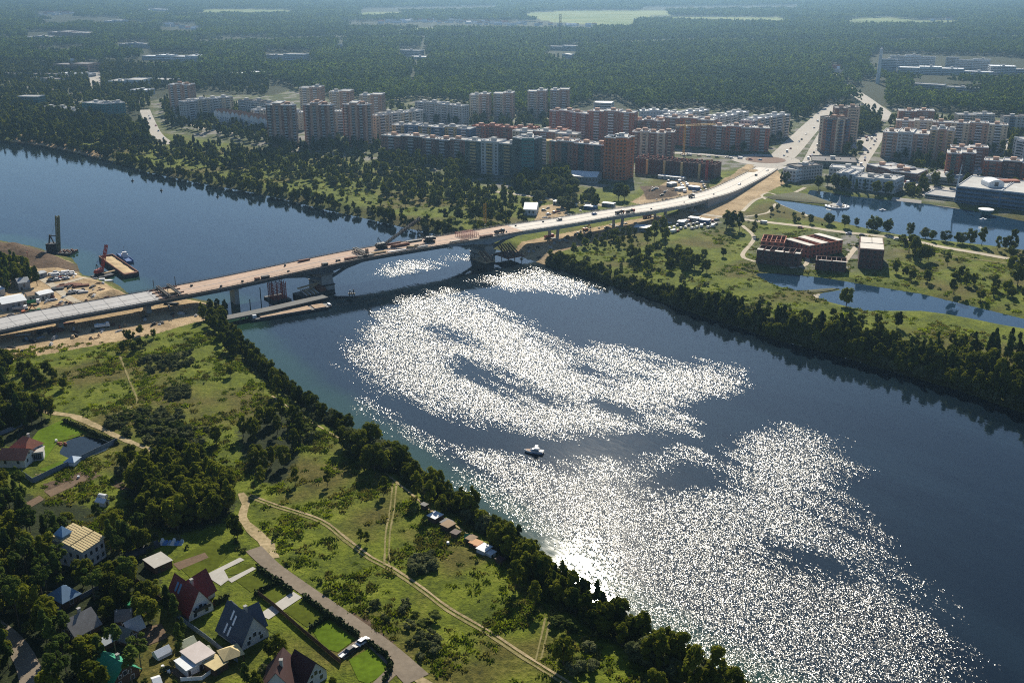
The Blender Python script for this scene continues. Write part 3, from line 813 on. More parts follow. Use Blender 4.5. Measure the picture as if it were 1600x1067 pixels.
# ------------------------------------------------------------------ builders for site plant
def lattice(mb, a, b, w, n=6, r=.09):
    a = Vector(a); b = Vector(b); d = (b - a).normalized()
    s1 = d.cross(Vector((0, 0, 1)));  s1 = Vector((1, 0, 0)) if s1.length < .01 else s1.normalized()
    s2 = s1.cross(d)
    cs = [s1 * (i * w / 2) + s2 * (j * w / 2) for i, j in ((-1, -1), (1, -1), (1, 1), (-1, 1))]
    for c in cs: mb.beam(a + c, b + c, r * 2, r * 2)
    for i in range(n):
        p, q = a + (b - a) * (i / n), a + (b - a) * ((i + 1) / n)
        for k in range(4): mb.beam(p + cs[k], q + cs[(k + 1) % 4], r * 1.3, r * 1.3)
    return mb
def crawler_crane(loc, rz, boom_az, boom_len, boom_el, color, label, group=None):
    t_ = thing('crawler_crane', label, 'crane', loc, rz, group)
    for s in (-1, 1):
        mb = MB(); mb.box(-3.2, 3.2, s * 2.1 - .45, s * 2.1 + .45, 0.25, .95); mb.box(-2.7, 2.7, s * 2.1 - .4, s * 2.1 + .4, 0, 1.2); mb.build('track', M_rubber, t_)
    mb = MB(); mb.box(-2, 2, -1.7, 1.7, .7, 1.3); mb.lathe([(1.2, 1.3), (1.2, 1.6)], 0, 0, 12); mb.build('undercarriage', M_dark, t_)
    mb = MB(); mb.box(-3.4, 2.0, -1.6, 1.6, 1.6, 3.5); mb.box(-4.2, -3.4, -1.5, 1.5, 1.6, 3.0); b_ = mb.build('body', color, t_)
    mb = MB(); mb.box(1.2, 2.6, .5, 1.6, 1.6, 3.6); c_ = mb.build('cab', color, t_)
    mb = MB(); mb.box(2.61, 2.66, .6, 1.5, 2.3, 3.4); mb.build('window', M_glass, c_)
    e = Vector((math.cos(boom_el) * boom_len + 2, 0, math.sin(boom_el) * boom_len + 2))
    for o in (b_, c_): o.rotation_euler = (0, 0, boom_az)
    rot = Matrix.Rotation(boom_az, 3, 'Z')
    mb = MB(); lattice(mb, rot @ Vector((2, 0, 2)), rot @ e, 1.25, max(6, int(boom_len / 2.2)), .17); mb.build('boom', color, t_)
    mb = MB()
    m0 = rot @ Vector((-2.5, 0, 7.5))
    for s in (-1, 1):
        mb.beam(rot @ Vector((0, s * .9, 3.4)), m0, .2, .2); mb.beam(rot @ Vector((-3, s * .9, 3.4)), m0, .2, .2)
    mb.build('mast', M_dark, t_)
    mb = MB(); mb.tube(m0, rot @ e, .05, n=4); mb.tube(rot @ e, (rot @ e) - Vector((0, 0, min(e.z - 1, 9))), .05, n=4); mb.build('cable', M_dark, t_)
    return t_
def crate_stack(name, label, cat, loc, rz, L, Wd, H, m, n=4, group=None):
    """stacked bars or boards with bearers between the layers"""
    mb = MB()
    lay = max(1, int(H / .5))
    for k in range(lay):
        for j in range(n):
            y = -Wd / 2 + Wd * (j + .5) / n
            mb.box(-L / 2 * random.uniform(.85, 1), L / 2 * random.uniform(.85, 1), y - Wd / n * .4, y + Wd / n * .4, .12 + k * .5, .52 + k * .5)
    mb.box(-L * .3 - .1, -L * .3 + .1, -Wd / 2, Wd / 2, 0, .12); mb.box(L * .3 - .1, L * .3 + .1, -Wd / 2, Wd / 2, 0, .12)
    o = mb.build(name, m); tag(o, label, cat, group); o.location = loc; o.rotation_euler = (0, 0, rz)
    return o
def on_deck(px, off): s = s_of_px(px); return at_s(s, off, 0.03), dir_s(s)
# car and lorry, near version with parts, far version in one mesh
def prof(mb, pts, w, mi=0):
    n = len(pts)
    vs = [(x, -w / 2, z) for x, z in pts] + [(x, w / 2, z) for x, z in pts]
    mb.add(vs, [tuple(range(n)), tuple(range(n, 2 * n))[::-1]] + [(i, n + i, n + (i + 1) % n, (i + 1) % n) for i in range(n)], mi)
    return mb
def car(loc, rz, paint, label, group=None):
    t_ = thing('car', label, 'car', loc, rz, group)
    mb = prof(MB(), [(-2.2, .35), (2.2, .35), (2.25, .7), (1.9, .85), (1.1, .95), (-2.0, 1.0), (-2.25, .8)], 1.8); mb.build('body', paint, t_)
    mb = MB(); vs = [(-1.9, -.82, .97), (1.1, -.82, .94), (1.1, .82, .94), (-1.9, .82, .97), (-1.4, -.66, 1.5), (.35, -.66, 1.5), (.35, .66, 1.5), (-1.4, .66, 1.5)]
    mb.add(vs, [(0, 1, 5, 4), (1, 2, 6, 5), (2, 3, 7, 6), (3, 0, 4, 7)]); mb.build('window', M_glass, t_)
    mb = MB(); mb.box(-1.42, .37, -.68, .68, 1.49, 1.55); mb.build('roof', paint, t_)
    for sx in (-1.35, 1.35):
        for sy in (-.86, .86):
            mb = MB(); mb.tube((sx, sy - .1, .33), (sx, sy + .1, .33), .33, n=10); mb.build('wheel', M_rubber, t_)
    for sy in (-.6, .6):
        mb = MB(); mb.box(2.2, 2.27, sy - .2, sy + .2, .58, .72); mb.build('headlight', M_white, t_)
    return t_
def small_car_mesh(paint, van=False):
    mb = MB()
    if van: prof(mb, [(-2.6, .4), (2.6, .4), (2.6, 1.1), (1.9, 2.2), (-2.6, 2.2)], 2.0); mb.box(1.2, 2.3, -1.01, 1.01, 1.2, 1.9, 1)
    else:
        prof(mb, [(-2.2, .35), (2.2, .35), (2.25, .7), (1.1, .95), (-2.0, 1.0), (-2.25, .8)], 1.8)
        vs = [(-1.9, -.82, .97), (1.1, -.82, .94), (1.1, .82, .94), (-1.9, .82, .97), (-1.4, -.66, 1.5), (.35, -.66, 1.5), (.35, .66, 1.5), (-1.4, .66, 1.5)]
        mb.add(vs, [(0, 1, 5, 4), (1, 2, 6, 5), (2, 3, 7, 6), (3, 0, 4, 7)], 1); mb.add(vs[4:], [(0, 1, 2, 3)], 0)
    for sx in (-1.35, 1.35):
        for sy in (-.86, .86): mb.tube((sx, sy - .1, .33), (sx, sy + .1, .33), .33, n=8, mi=2)
    return mb.mesh('car', [paint, M_glass, M_rubber])
M_silver = mat('silver_paint', (0.45, 0.46, 0.48), 0.35, 0.1, 0.5, spec=.5)
M_black = mat('black_paint', (0.02, 0.02, 0.022), 0.3, 0.1, 0.5, spec=.5)
M_redcar = mat('red_car_paint', (0.30, 0.03, 0.03), 0.35, 0.1, 0.5, spec=.5)
FARCAR = [(small_car_mesh(M_white), 'white'), (small_car_mesh(M_silver), 'silver'), (small_car_mesh(M_black), 'black'), (small_car_mesh(M_blue), 'blue'), (small_car_mesh(M_redcar), 'red'), (small_car_mesh(M_white, True), 'white')]
def far_car(px, py, rz, k, where, group, loc=None):
    me, c = FARCAR[k % 6]
    if loc is None:
        x, y = P(px, py); loc = (x, y, float(height(np.array([x]), np.array([y]))[0]) + .15)
    o = link('parked_van' if k % 6 == 5 else 'parked_car', me)
    tag(o, '%s %s %s' % (c, 'van' if k % 6 == 5 else 'car', where), 'van' if k % 6 == 5 else 'car', group)
    o.location = loc; o.rotation_euler = (0, 0, rz)
    return o
def lorry(loc, rz, cabm, bedm, label, group=None):
    t_ = thing('lorry', label, 'lorry', loc, rz, group)
    mb = MB(); mb.box(-3.6, 3.4, -.5, .5, .7, 1.0); mb.build('chassis', M_dark, t_)
    mb = prof(MB(), [(2.0, .8), (3.8, .8), (3.8, 1.9), (3.5, 2.9), (2.0, 2.9)], 2.3); c_ = mb.build('cab', cabm, t_)
    mb = MB(); mb.quad((3.83, -1, 1.95), (3.83, 1, 1.95), (3.56, 1, 2.8), (3.56, -1, 2.8)); mb.build('windscreen', M_glass, c_)
    mb = MB(); mb.box(-3.8, 1.8, -1.2, 1.2, 1.0, 1.25); mb.box(-3.8, 1.8, -1.25, -1.15, 1.25, 2.2); mb.box(-3.8, 1.8, 1.15, 1.25, 1.25, 2.2); mb.box(-3.85, -3.75, -1.2, 1.2, 1.25, 2.2); mb.box(1.75, 1.85, -1.2, 1.2, 1.25, 2.5); mb.build('load_bed', bedm, t_)
    for sx in (-2.9, -1.7, 2.7):
        for sy in (-1, 1):
            mb = MB(); mb.tube((sx, sy - .18, .5), (sx, sy + .18, .5), .5, n=10); mb.build('wheel', M_rubber, t_)
    return t_
def excavator(loc, rz, color, label):
    t_ = thing('excavator', label, 'excavator', loc, rz)
    for s in (-1, 1):
        mb = MB(); mb.box(-1.9, 1.9, s * 1.1 - .3, s * 1.1 + .3, .0, .8); mb.build('track', M_rubber, t_)
    mb = MB(); mb.box(-2.2, 1.2, -1.2, 1.2, .8, 2.1); mb.build('body', color, t_)
    mb = MB(); mb.box(.0, 1.3, .2, 1.2, 2.1, 3.0); mb.build('cab', M_glass, t_)
    mb = MB(); mb.beam((1, -.2, 1.6), (3.6, -.2, 4.2), .4, .5); mb.beam((3.6, -.2, 4.2), (5.4, -.2, 1.6), .35, .4); mb.build('arm', color, t_)
    mb = MB(); prof(mb, [(4.9, 1.5), (5.8, 1.7), (5.9, .6), (5.0, .5)], 1.0); mb.build('bucket', M_dark, t_)
    return t_
def hz_(x, y): return float(height(np.array([x]), np.array([y]))[0])
def gp(px, py, dz=0.0, z=0.0):
    x, y = P(px, py, z); return Vector((x, y, hz_(x, y) + dz))
def heading(a, b, z=0.0):
    p, q = P(*a, z), P(*b, z); return math.atan2(q[1] - p[1], q[0] - p[0])
def shed(label, cat, a, b, w, h, wall, roof, rise=.8, name='shed', group=None, flat=False, side=1):
    """simple hut between ground points a and b (photo px of its front wall), w metres deep"""
    p = gp(*a); q = gp(*b); d = (q - p); L = math.hypot(d.x, d.y); rz = math.atan2(d.y, d.x)
    t_ = thing(name, label, cat, (p.x, p.y, min(p.z, q.z) - .15), rz, group)
    mb = MB(); y1 = w * side; lo, hi = min(0, y1), max(0, y1)
    mb.box(0, L, lo, hi, 0, h)
    if not flat:
        mid = (lo + hi) / 2
        mb.add([(0, lo, h), (0, hi, h), (0, mid, h + rise)], [(0, 2, 1)]); mb.add([(L, lo, h), (L, hi, h), (L, mid, h + rise)], [(0, 1, 2)])
    mb.build('wall', wall, t_)
    mb = MB(); e = .25
    if flat:
        vs = [(-e, lo - e, h + .02), (L + e, lo - e, h + .02), (L + e, hi + e, h + rise * .4), (-e, hi + e, h + rise * .4)]
        mb.add(vs + [(x, y, z + .16) for x, y, z in vs], [(3, 2, 1, 0), (4, 5, 6, 7), (0, 1, 5, 4), (1, 2, 6, 5), (2, 3, 7, 6), (3, 0, 4, 7)])
    else:
        k = rise / ((hi - lo) / 2)
        for y0, y1_ in ((lo - e, mid), (hi + e, mid)):
            za = h - e * k + .03; zb = h + rise + .03
            vs = [(-e, y0, za), (L + e, y0, za), (L + e, y1_, zb), (-e, y1_, zb)]
            if y0 > y1_: vs = vs[::-1]
            mb.add(vs + [(x, y, z + .14) for x, y, z in vs], [(3, 2, 1, 0), (4, 5, 6, 7), (0, 1, 5, 4), (1, 2, 6, 5), (2, 3, 7, 6), (3, 0, 4, 7)])
    mb.build('roof', roof, t_)
    mb = MB(); yf = lo - .03
    mb.box(L * .15, L * .15 + min(1.0, L * .25), yf, lo + .02, .1, min(2.0, h * .8)); mb.build('door', M_dark, t_)
    if L > 5:
        mb = MB()
        for k in range(int(L / 4)): mb.box(L * .4 + k * 3.0, L * .4 + k * 3.0 + 1.1, yf, lo + .02, h * .4, h * .8)
        mb.build('window', M_glass, t_)
    xs = [Vector((0, lo, 0)), Vector((L, lo, 0)), Vector((L, hi, 0)), Vector((0, hi, 0))]
    r = Matrix.Rotation(rz, 3, 'Z')
    EXCL.append([((r @ v).x + p.x, (r @ v).y + p.y) for v in xs])
    return t_

# ------------------------------------------------------------------ work on the bridge
a, d = on_deck(601, 4); crawler_crane(a, d, 0.12, 32, R(24), M_dark, 'black crawler crane with long slanted boom on the mid bridge deck')
a, d = on_deck(672, 1); crawler_crane(a, d, 2.9, 9, R(50), M_dark, 'dark crawler crane with short raised boom right of the long boomed one')
tr = thing('form_traveller', 'dark steel work gantry across the deck where pale concrete ends', 'gantry', (0, 0, 0))
for px in (233, 250):
    s = s_of_px(px) + 8; mb = MB()
    lattice(mb, at_s(s, -11.5, 1.2), at_s(s, 11.5, 1.2), 1.3, 14, .14); mb.build('truss', M_dark, tr)
mb = MB(); s = s_of_px(240) + 8
for o in (-10, -4, 3, 9): mb.beam(at_s(s - 8, o, .3), at_s(s + 8, o, .3), .5, .5)
mb.build('rail_beam', M_rust, tr)
mb = MB(); mb.prism([tuple(at_s(s - 3, -6)[:2]), tuple(at_s(s + 4, -6)[:2]), tuple(at_s(s + 4, 2)[:2]), tuple(at_s(s - 3, 2)[:2])], at_s(s).z + .7, at_s(s).z + 1.6); mb.build('formwork', M_plank, tr)
mb = MB()
for px, o in ((228, 12), (262, 11), (232, -11)): mb.beam(at_s(s_of_px(px) + 8, o, 0), at_s(s_of_px(px) + 8, o, 5.5), .3, .3)
mb.build('post', M_dark, tr, kind='stuff')
stuff_on = [(540, -7, 'rusty beam pile on the deck left of the cranes', M_rust, 9, 2.2, 1.2), (562, -8, 'long dark beam pile at the deck edge below the boom', M_dark, 12, 1.6, 1.0), (585, -6, 'pale plank stack beside the long boomed crane', M_plank, 10, 2.6, 1.0), (611, -8, 'white pipe bundle along the near deck edge', M_white, 14, 1.4, .9),
            (628, 2, 'long rusty girder pieces stacked mid deck', M_rust, 14, 2.4, 1.5), (640, -5, 'timber stack between the two cranes', M_plank, 9, 3.0, 1.0), (655, 7, 'dark beam stack on the far deck edge by the short boomed crane', M_dark, 12, 2.0, 1.4), (620, 8.5, 'rusty bar pile on the far deck edge by the long boomed crane', M_rust, 16, 1.2, 1.0),
            (650, -9, 'pale concrete blocks near the short boomed crane', M_deckc, 8, 1.6, 1.4), (700, -9, 'dark plate pile on the near edge right of the cranes', M_dark, 8, 1.6, 1.0), (715, -8, 'rusty plate pile before the red reinforcement', M_rust, 7, 2.0, .9), (748, -9, 'rusty steel box sections stacked above the right river pier', M_rust, 10, 2.4, 1.6),
            (405, -9, 'dark equipment heap at the deck edge over the left pier', M_dark, 5, 2.6, 1.6), (392, -9.4, 'small rusty equipment heap next to the dark one', M_rust, 3, 2, 1.5), (497, -9, 'dark equipment box at the deck edge left of the arch pier', M_dark, 4, 2.4, 1.8), (484, 8, 'rusty bar pile on the far edge left of the arch pier', M_rust, 8, 1.8, 1.0)]
for px, o, lb, mm, L, w_, h_ in stuff_on:
    a, d = on_deck(px, o); crate_stack('beam_stack' if mm is not M_plank else 'plank_stack', lb, 'material stack', a, d + random.uniform(-.05, .05), L, w_, h_, mm)
# red reinforcement cage and stripe of shuttering
a, d = on_deck(731, 1)
mb = MB()
for i in range(9):
    for j in range(5):
        mb.beam((-6 + i * 1.5, -5 + j * 2.5, 0), (-6 + i * 1.5, -5 + j * 2.5, 2.6), .16, .16)
for j in range(5):
    for z in (1.0, 1.8, 2.5): mb.beam((-6, -5 + j * 2.5, z), (6, -5 + j * 2.5, z), .14, .14)
for i in range(9): mb.beam((-6 + i * 1.5, -5, 2.5), (-6 + i * 1.5, 5, 2.5), .14, .14)
o = mb.build('rebar_cage', M_redp); tag(o, 'red brown reinforcement cage standing across the deck near the right pier', 'rebar'); o.location = a; o.rotation_euler = (0, 0, d)
a, d = on_deck(563, -1)
mb = MB(); lattice(mb, (0, -9, 1.2), (0, 9, 1.2), 2.2, 10, .2); lattice(mb, (0, -8, 2), (0, -8, 5), 1.2, 3, .15)
o = mb.build('work_gantry', M_dark); tag(o, 'dark lattice gantry standing across the deck above the arch', 'gantry'); o.location = a; o.rotation_euler = (0, 0, d)
# vehicles and pallets on the deck
gpw = 'small pallets of material on the bridge deck'
pm = MB(); pm.box(-.9, .9, -.7, .7, 0, .15); pm.box(-.8, .8, -.6, .6, .15, 1.2); pmesh = pm.mesh('pallet', M_dark)
for px, o in ((303, 4), (338, -8), (372, -7), (444, -6), (452, 6), (519, -6), (523, -6), (783, -6), (812, 5), (855, 5), (1010, -5), (1062, -4), (1110, -3)):
    a, d = on_deck(px, o); q = link('pallet', pmesh); tag(q, 'small dark pallet of material standing on the bridge deck', 'pallet', gpw); q.location = a; q.rotation_euler = (0, 0, d + random.uniform(-1, 1)); q.scale = (.8, .7, random.uniform(.6, .9))
for i, (px, o) in enumerate(((878, 3), (933, 3), (1150, -3), (1178, -2), (1192, -4))):
    a, d = on_deck(px, o); far_car(0, 0, d + (0 if i % 2 else math.pi), (2, 3, 0, 2, 1, 5, 2, 0, 2, 3)[i], ('driving on the white approach deck', 'near the roundabout end of the deck')[i > 3], 'cars on the bridge approach', a)
for px, o, cm, lb in ((960, -6, M_orange, 'orange lorry parked on the approach deck over the leg piers'), (975, -7, M_redp, 'red lorry behind the orange one on the approach deck'), (772, -6, M_dark, 'dark lorry on the deck right of the red cage'), (1086, 3, M_white, 'white lorry on the curved approach deck')):
    a, d = on_deck(px, o); lorry(a, d, cm, M_dark, lb)

# ------------------------------------------------------------------ trestle, towers and barges in the river
te = thing('work_trestle', 'long low grey work trestle beside the bridge in front of the left piers', 'jetty', (0, 0, 0))
tp = [Vector((*P(a, b_, -1.0), -1.0)) for a, b_ in ((322, 503), (380, 491.5), (430, 481), (508, 463))]
tp = [Vector(q) for q in spline([tuple(v) for v in tp], 6)]
mb = MB()
for a, c in zip(tp[:-1], tp[1:]): mb.beam(a, c, 7.0, .6)
mb.build('trestle_deck', mat('trestle_planks', (0.14, 0.14, 0.135), .9, .2, .6), te)
for i, a in enumerate(tp[::3]):
    c = tp[min(len(tp) - 1, i * 3 + 1)] - a; c = Vector((-c.y, c.x, 0)).normalized() if c.length else Vector((0, 1, 0))
    for s in (-3, 3):
        mb = MB(); mb.tube(a + c * s - Vector((0, 0, 6)), a + c * s - Vector((0, 0, .3)), .35, n=8); mb.build('pile', M_dark, te)
# red scaffold tower under the deck
def scaffold(px, py, w, h, m, label, n=4, z0=-4.0):
    x, y = P(px, py, z0)
    t_ = thing('support_tower', label, 'scaffold tower', (x, y, z0), dir_s(s_of_px(px)))
    mb = MB(); mb.box(-w * .7, w * .7, -w * .9, w * .9, -1.5, 1.2); mb.build('base', M_dark, t_)
    for i in range(n):
        for j in range(n):
            if 0 < i < n - 1 and 0 < j < n - 1: continue
            mb = MB(); px_, py_ = -w / 2 + w * i / (n - 1), -w / 2 + w * j / (n - 1)
            mb.beam((px_, py_, 1.2), (px_, py_, h), .3, .3); mb.build('leg', m, t_)
    mb = MB(); lv = np.arange(1.4, h, 1.7)
    for z in lv:
        for i in range(n):
            q = -w / 2 + w * i / (n - 1)
            mb.beam((q, -w / 2, z), (q, w / 2, z), .17, .17); mb.beam((-w / 2, q, z), (w / 2, q, z), .17, .17)
    for z in lv[:-1]:
        for i in range(n - 1):
            q, r_ = -w / 2 + w * i / (n - 1), -w / 2 + w * (i + 1) / (n - 1)
            for f_ in (-w / 2, w / 2): mb.beam((q, f_, z), (r_, f_, z + 1.7), .12, .12); mb.beam((f_, q, z), (f_, r_, z + 1.7), .12, .12)
    mb.build('bracing', m, t_)
    return t_
s = s_of_pt(P(432, 470, -4)); c = at_s(s)
scaffold(434, 468, 8.0, 11.5, M_redp, 'red scaffold tower propping the deck left of the arch pier', 4)
# timber staging hung under the deck
t_ = thing('falsework_barge', 'black barge loaded with pale beams under the deck beside the arch pier', 'barge', (*P(486, 462, -4), -4.0), dir_s(SP1) + .1)
mb = MB(); mb.prism([(-9, -6), (8, -6), (10, -3), (10, 3), (8, 6), (-9, 6)], -.6, 2.2); mb.build('hull', M_dark, t_)
for k in range(7):
    mb = MB(); mb.beam((-6 + k * 1.3, -5.5, 2.6 + .1 * (k % 2)), (-4 + k * 1.3, 5.5, 3.2), .55, .5); mb.build('beam', M_plank if k % 2 else M_deckw, t_)
mb = MB(); mb.beam((-7, 3, 5.2), (8, 4, 5.6), 1.2, .7); mb.beam((-5, -2, 4.6), (7, 4, 5.0), .8, .5); mb.build('cross_beam', M_plank, t_)
mb = MB(); mb.box(4.5, 8.5, -3.5, 3.5, 2.2, 4.5); mb.build('wheelhouse', M_rust, t_)
# long flat barge with striped timber cargo
p0, p1 = Vector((*P(391, 500, -4), -4)), Vector((*P(517, 479, -4), -4)); L = (p1 - p0).length
t_ = thing('cargo_barge', 'long low barge with striped pale timber cargo moored below the trestle', 'barge', (p0 + p1) / 2, math.atan2((p1 - p0).y, (p1 - p0).x))
mb = MB(); mb.prism([(-L / 2, -4.2), (L / 2 - 4, -4.2), (L / 2, -2), (L / 2, 2), (L / 2 - 4, 4.2), (-L / 2, 4.2)], -.5, 1.3); mb.build('hull', M_dark, t_)
for k in range(5):
    for a, c in ((-L / 2 + 5, L / 2 - 13), (L / 2 - 11, L / 2 - 4)):
        mb = MB(); mb.box(a, c, -3.6 + k * 1.45, -2.45 + k * 1.45, 1.32, 1.75); mb.build('board', M_plank if k % 2 else M_decks, t_)
mb = MB(); mb.box(-L / 2 + 1, -L / 2 + 3.2, -2, 2, 1.32, 3.0); mb.box(L / 2 - 1.6, L / 2 - .4, -1.7, 1.7, 1.32, 2.1); mb.build('bollard_block', M_white, t_)
# dolphin piles beside the arch pier
for i, (px, py) in enumerate(((549, 462), (553, 464), (546, 463))):
    pass
t_ = thing('mooring_dolphin', 'small group of dark mooring piles right of the arch pier', 'mooring piles', (*P(550, 466, -4), -4))
for dx, dy, h in ((-1.6, 0, 5), (0, 1.2, 4), (1.8, 0, 5.5)):
    mb = MB(); mb.tube((dx, dy, -2), (dx * .6, dy * .6, h), .35, n=8); mb.build('pile', M_dark, t_)
mb = MB(); mb.box(-2, 2, -1, 1, 2.6, 3.2); mb.build('platform', M_dark, t_)
for i, (px, py, lb) in enumerate(((408, 472, 'thin steel pile standing in the water left of the red tower'), (391, 478, 'short steel pile standing by the left river pier'))):
    mb = MB(); mb.tube((0, 0, -3), (0, 0, 9 - 5 * i), .28, n=8); o = mb.build('steel_pile', M_dark); tag(o, lb, 'pile'); o.location = (*P(px, py, -4), -4)
# staging round the right river pier
t_ = thing('pier_staging', 'dark timber staging with walkways around the right river pier', 'staging', (*P(768, 409, -4), -4.0), dir_s(SP2))
mb = MB(); mb.box(-14, -5.3, -12, 2, 3.6, 4.1); mb.build('platform', M_plank, t_)
mb = MB(); mb.box(5.3, 20, -11, 6, 3.2, 3.7); mb.build('platform', M_rust, t_)
for i, (x, y) in enumerate([(-13, -11), (-13, 1), (-7, -11), (7, -10), (12, -10), (18, -10), (18, 5), (12, 5)]):
    mb = MB(); mb.tube((x, y, -3), (x, y, 8), .3, n=6); mb.build('pile', M_dark, t_)
for k in range(6):
    mb = MB(); mb.beam((6 + k * 2.2, -9, 4.2), (10 + k * 2.0, 7, 8.5), .7, .6); mb.build('raking_beam', M_rust if k % 2 else M_dark, t_)
for k in range(5):
    mb = MB(); mb.beam((-13 + k * 1.8, -12, 4.4), (-9 + k * 1.3, 3, 7.5), .6, .5); mb.build('raking_beam', M_rust if k % 2 else M_plank, t_)
o = mb = MB(); mb.prism([(-4, -1.6), (3, -1.6), (4.5, 0), (3, 1.6), (-4, 1.6)], -.3, .8); mb.box(-2, 1, -1, 1, .8, 2.0)
o = mb.build('work_boat', M_white); tag(o, 'small white work boat beside the right river pier', 'boat'); o.location = (*P(744, 396, -4), -4); o.rotation_euler = (0, 0, 2.6)
# yellow tower crane mast behind the bridge
def tower_crane(px, py, h, jib, rz, m, label, lay=False):
    t_ = thing('tower_crane', label, 'crane', gp(px, py, -.1), rz)
    mb = MB(); mb.box(-2.4, 2.4, -2.4, 2.4, 0, .9); mb.build('base', M_pier, t_)
    mb = MB(); lattice(mb, (0, 0, .8), (0, 0, h), 1.6, int(h / 2.4), .13); mb.build('mast', m, t_)
    if jib:
        mb = MB(); lattice(mb, (-jib * .3, 0, h + 1), (jib, 0, h + 1), 1.3, int(jib / 2.2), .1); mb.build('jib', m, t_)
        mb = MB(); mb.tube((0, 0, h + 7), (jib * .7, 0, h + 1.7), .07, n=4); mb.tube((0, 0, h + 7), (-jib * .28, 0, h + 1.7), .07, n=4); mb.tube((0, 0, h), (0, 0, h + 7), .3, .15, 5); mb.build('apex_stay', m, t_)
        mb = MB(); mb.box(-jib * .3, -jib * .18, -.9, .9, h - 1.2, h + .4); mb.build('counterweight', M_pier, t_)
        mb = MB(); mb.box(.9, 2.3, -.7, .7, h - 1.5, h + .4); mb.build('cab', M_white, t_)
    return t_
tower_crane(758, 352, 17, 0, .3, M_yel, 'yellow lattice mast rising behind the bridge before the meadow trees')
tower_crane(1068, 243, 30, 34, .25, M_yel, 'yellow tower crane beside the unfinished red block')
tower_crane(1103, 285, 20, 0, .3, M_redp, 'red lattice mast right of the unfinished red block')
# small working craft and buoys upstream
for px, py, lb in ((207, 283, 'dark channel buoy nearest the far left bank'), (252, 298, 'low dark buoy in mid river upstream'), (340, 308, 'dark channel buoy nearest the wooded far bank')):
    b_ = thing('buoy', lb, 'buoy', (*P(px, py, -4), -4))
    mb = MB(); mb.lathe([(1.1, -.3), (1.3, .3), (1.0, .7)], 0, 0, 12); mb.build('float', M_dark, b_)
    mb = MB(); mb.lathe([(.5, .7), (.15, 2.6)], 0, 0, 8); mb.build('topmark', M_dark, b_)

# ------------------------------------------------------------------ left bank building site
def barge(name, label, a, b, w, hull, deckm):
    p, q = Vector((*P(*a, -4), -4)), Vector((*P(*b, -4), -4)); L = (q - p).length
    t_ = thing(name, label, 'barge', (p + q) / 2, math.atan2((q - p).y, (q - p).x))
    mb = MB(); mb.box(-L / 2, L / 2, -w / 2, w / 2, -.5, 1.4); mb.build('hull', hull, t_)
    return t_, L
t_, L = barge('sand_barge', 'rust edged barge filled with yellow sand near the left shore', (166, 405), (206, 433), 9.5, M_dark, M_plank)
mb = MB(); w_ = 4.75
mb.box(-L / 2, L / 2, -w_, -w_ + .5, 1.4, 3.0); mb.box(-L / 2, L / 2, w_ - .5, w_, 1.4, 3.0); mb.box(-L / 2, -L / 2 + .6, -w_ + .5, w_ - .5, 1.4, 3.0); mb.box(L / 2 - 2.5, L / 2, -w_ + .5, w_ - .5, 1.4, 2.6); mb.build('coaming', M_rust, t_)
mb = MB(); vs, fs = [], []; N = 14
for i in range(N):
    for j in range(7):
        x, y = -L / 2 + .7 + (L - 3.4) * i / (N - 1), -w_ + .5 + (2 * w_ - 1) * j / 6
        vs.append((x, y, 1.8 + .7 * abs(math.sin(i * .9)) * math.sin(math.pi * j / 6) + random.uniform(0, .2)))
for i in range(N - 1):
    for j in range(6): fs.append((i * 7 + j, (i + 1) * 7 + j, (i + 1) * 7 + j + 1, i * 7 + j + 1))
mb.add(vs, fs); mb.build('sand_load', mat('barge_sand', (0.46, 0.34, 0.19), .95, .2, .8), t_)
t_, L = barge('tug_boat', 'blue and white tug lying behind the sand barge', (188, 399), (203, 411), 5.0, M_blue, M_white)
mb = MB(); mb.box(-3, 2.5, -1.7, 1.7, 1.4, 3.6); h_ = mb.build('cabin', M_white, t_)
mb = MB(); mb.box(-.6, 1.8, -1.3, 1.3, 3.6, 5.2); mb.build('wheelhouse', M_white, h_)
mb = MB(); mb.tube((-2, 0, 3.6), (-2, 0, 6), .5, .4, 8); mb.build('funnel', M_blue, t_)
mb = MB(); mb.tube((.5, 0, 5.2), (.5, 0, 9), .1, n=5); mb.build('mast', M_dark, t_)
mb = MB(); mb.box(-L / 2 + .2, L / 2 - .2, -2.52, -2.3, 1.4, 2.1); mb.box(-L / 2 + .2, L / 2 - .2, 2.3, 2.52, 1.4, 2.1); mb.build('bulwark', M_blue, t_)
t_, L = barge('floating_crane', 'dark floating pile driver with a tall leaning tower by the earth bank', (72, 395), (116, 396), 12, M_dark, M_dark)
mb = MB(); lattice(mb, (-1, 0, 1.4), (1.2, 1.5, 26), 2.2, 13, .3); mb.beam((-1, 0, 1.4), (1.2, 1.5, 25.5), 1.3, 1.0); mb.build('leader_mast', mat('olive_paint', (0.17, 0.17, 0.10), .8, .25, .8), t_)
mb = MB(); mb.box(-8, -1, -3, 3, 1.4, 7); mb.build('machine_house', M_dark, t_)
mb = MB(); mb.beam((-7, 0, 6), (-5.5, 0, 13), .8, .8); mb.beam((-3, 0, 6), (-5.5, 0, 13), .6, .6); mb.beam((-6.8, 1, 12), (-2, 1, 12), .5, .6); mb.build('a_frame', M_dark, t_)
mb = MB()
for k in range(9): mb.box(2 + k * 1.1, 2.9 + k * 1.1, -4.5 + (k % 3) * 2.5, -2.8 + (k % 3) * 2.6, 1.4, 2.2 + .5 * (k % 2))
mb.build('deck_gear', M_rust, t_)
mb = MB(); mb.tube((1.2, 1.5, 26), (-7, 0, 7), .06, n=4); mb.build('cable', M_dark, t_)
t_, L = barge('pontoon', 'small dark pontoon carrying the red boomed crane', (146, 436), (174, 430), 8, M_dark, M_dark)
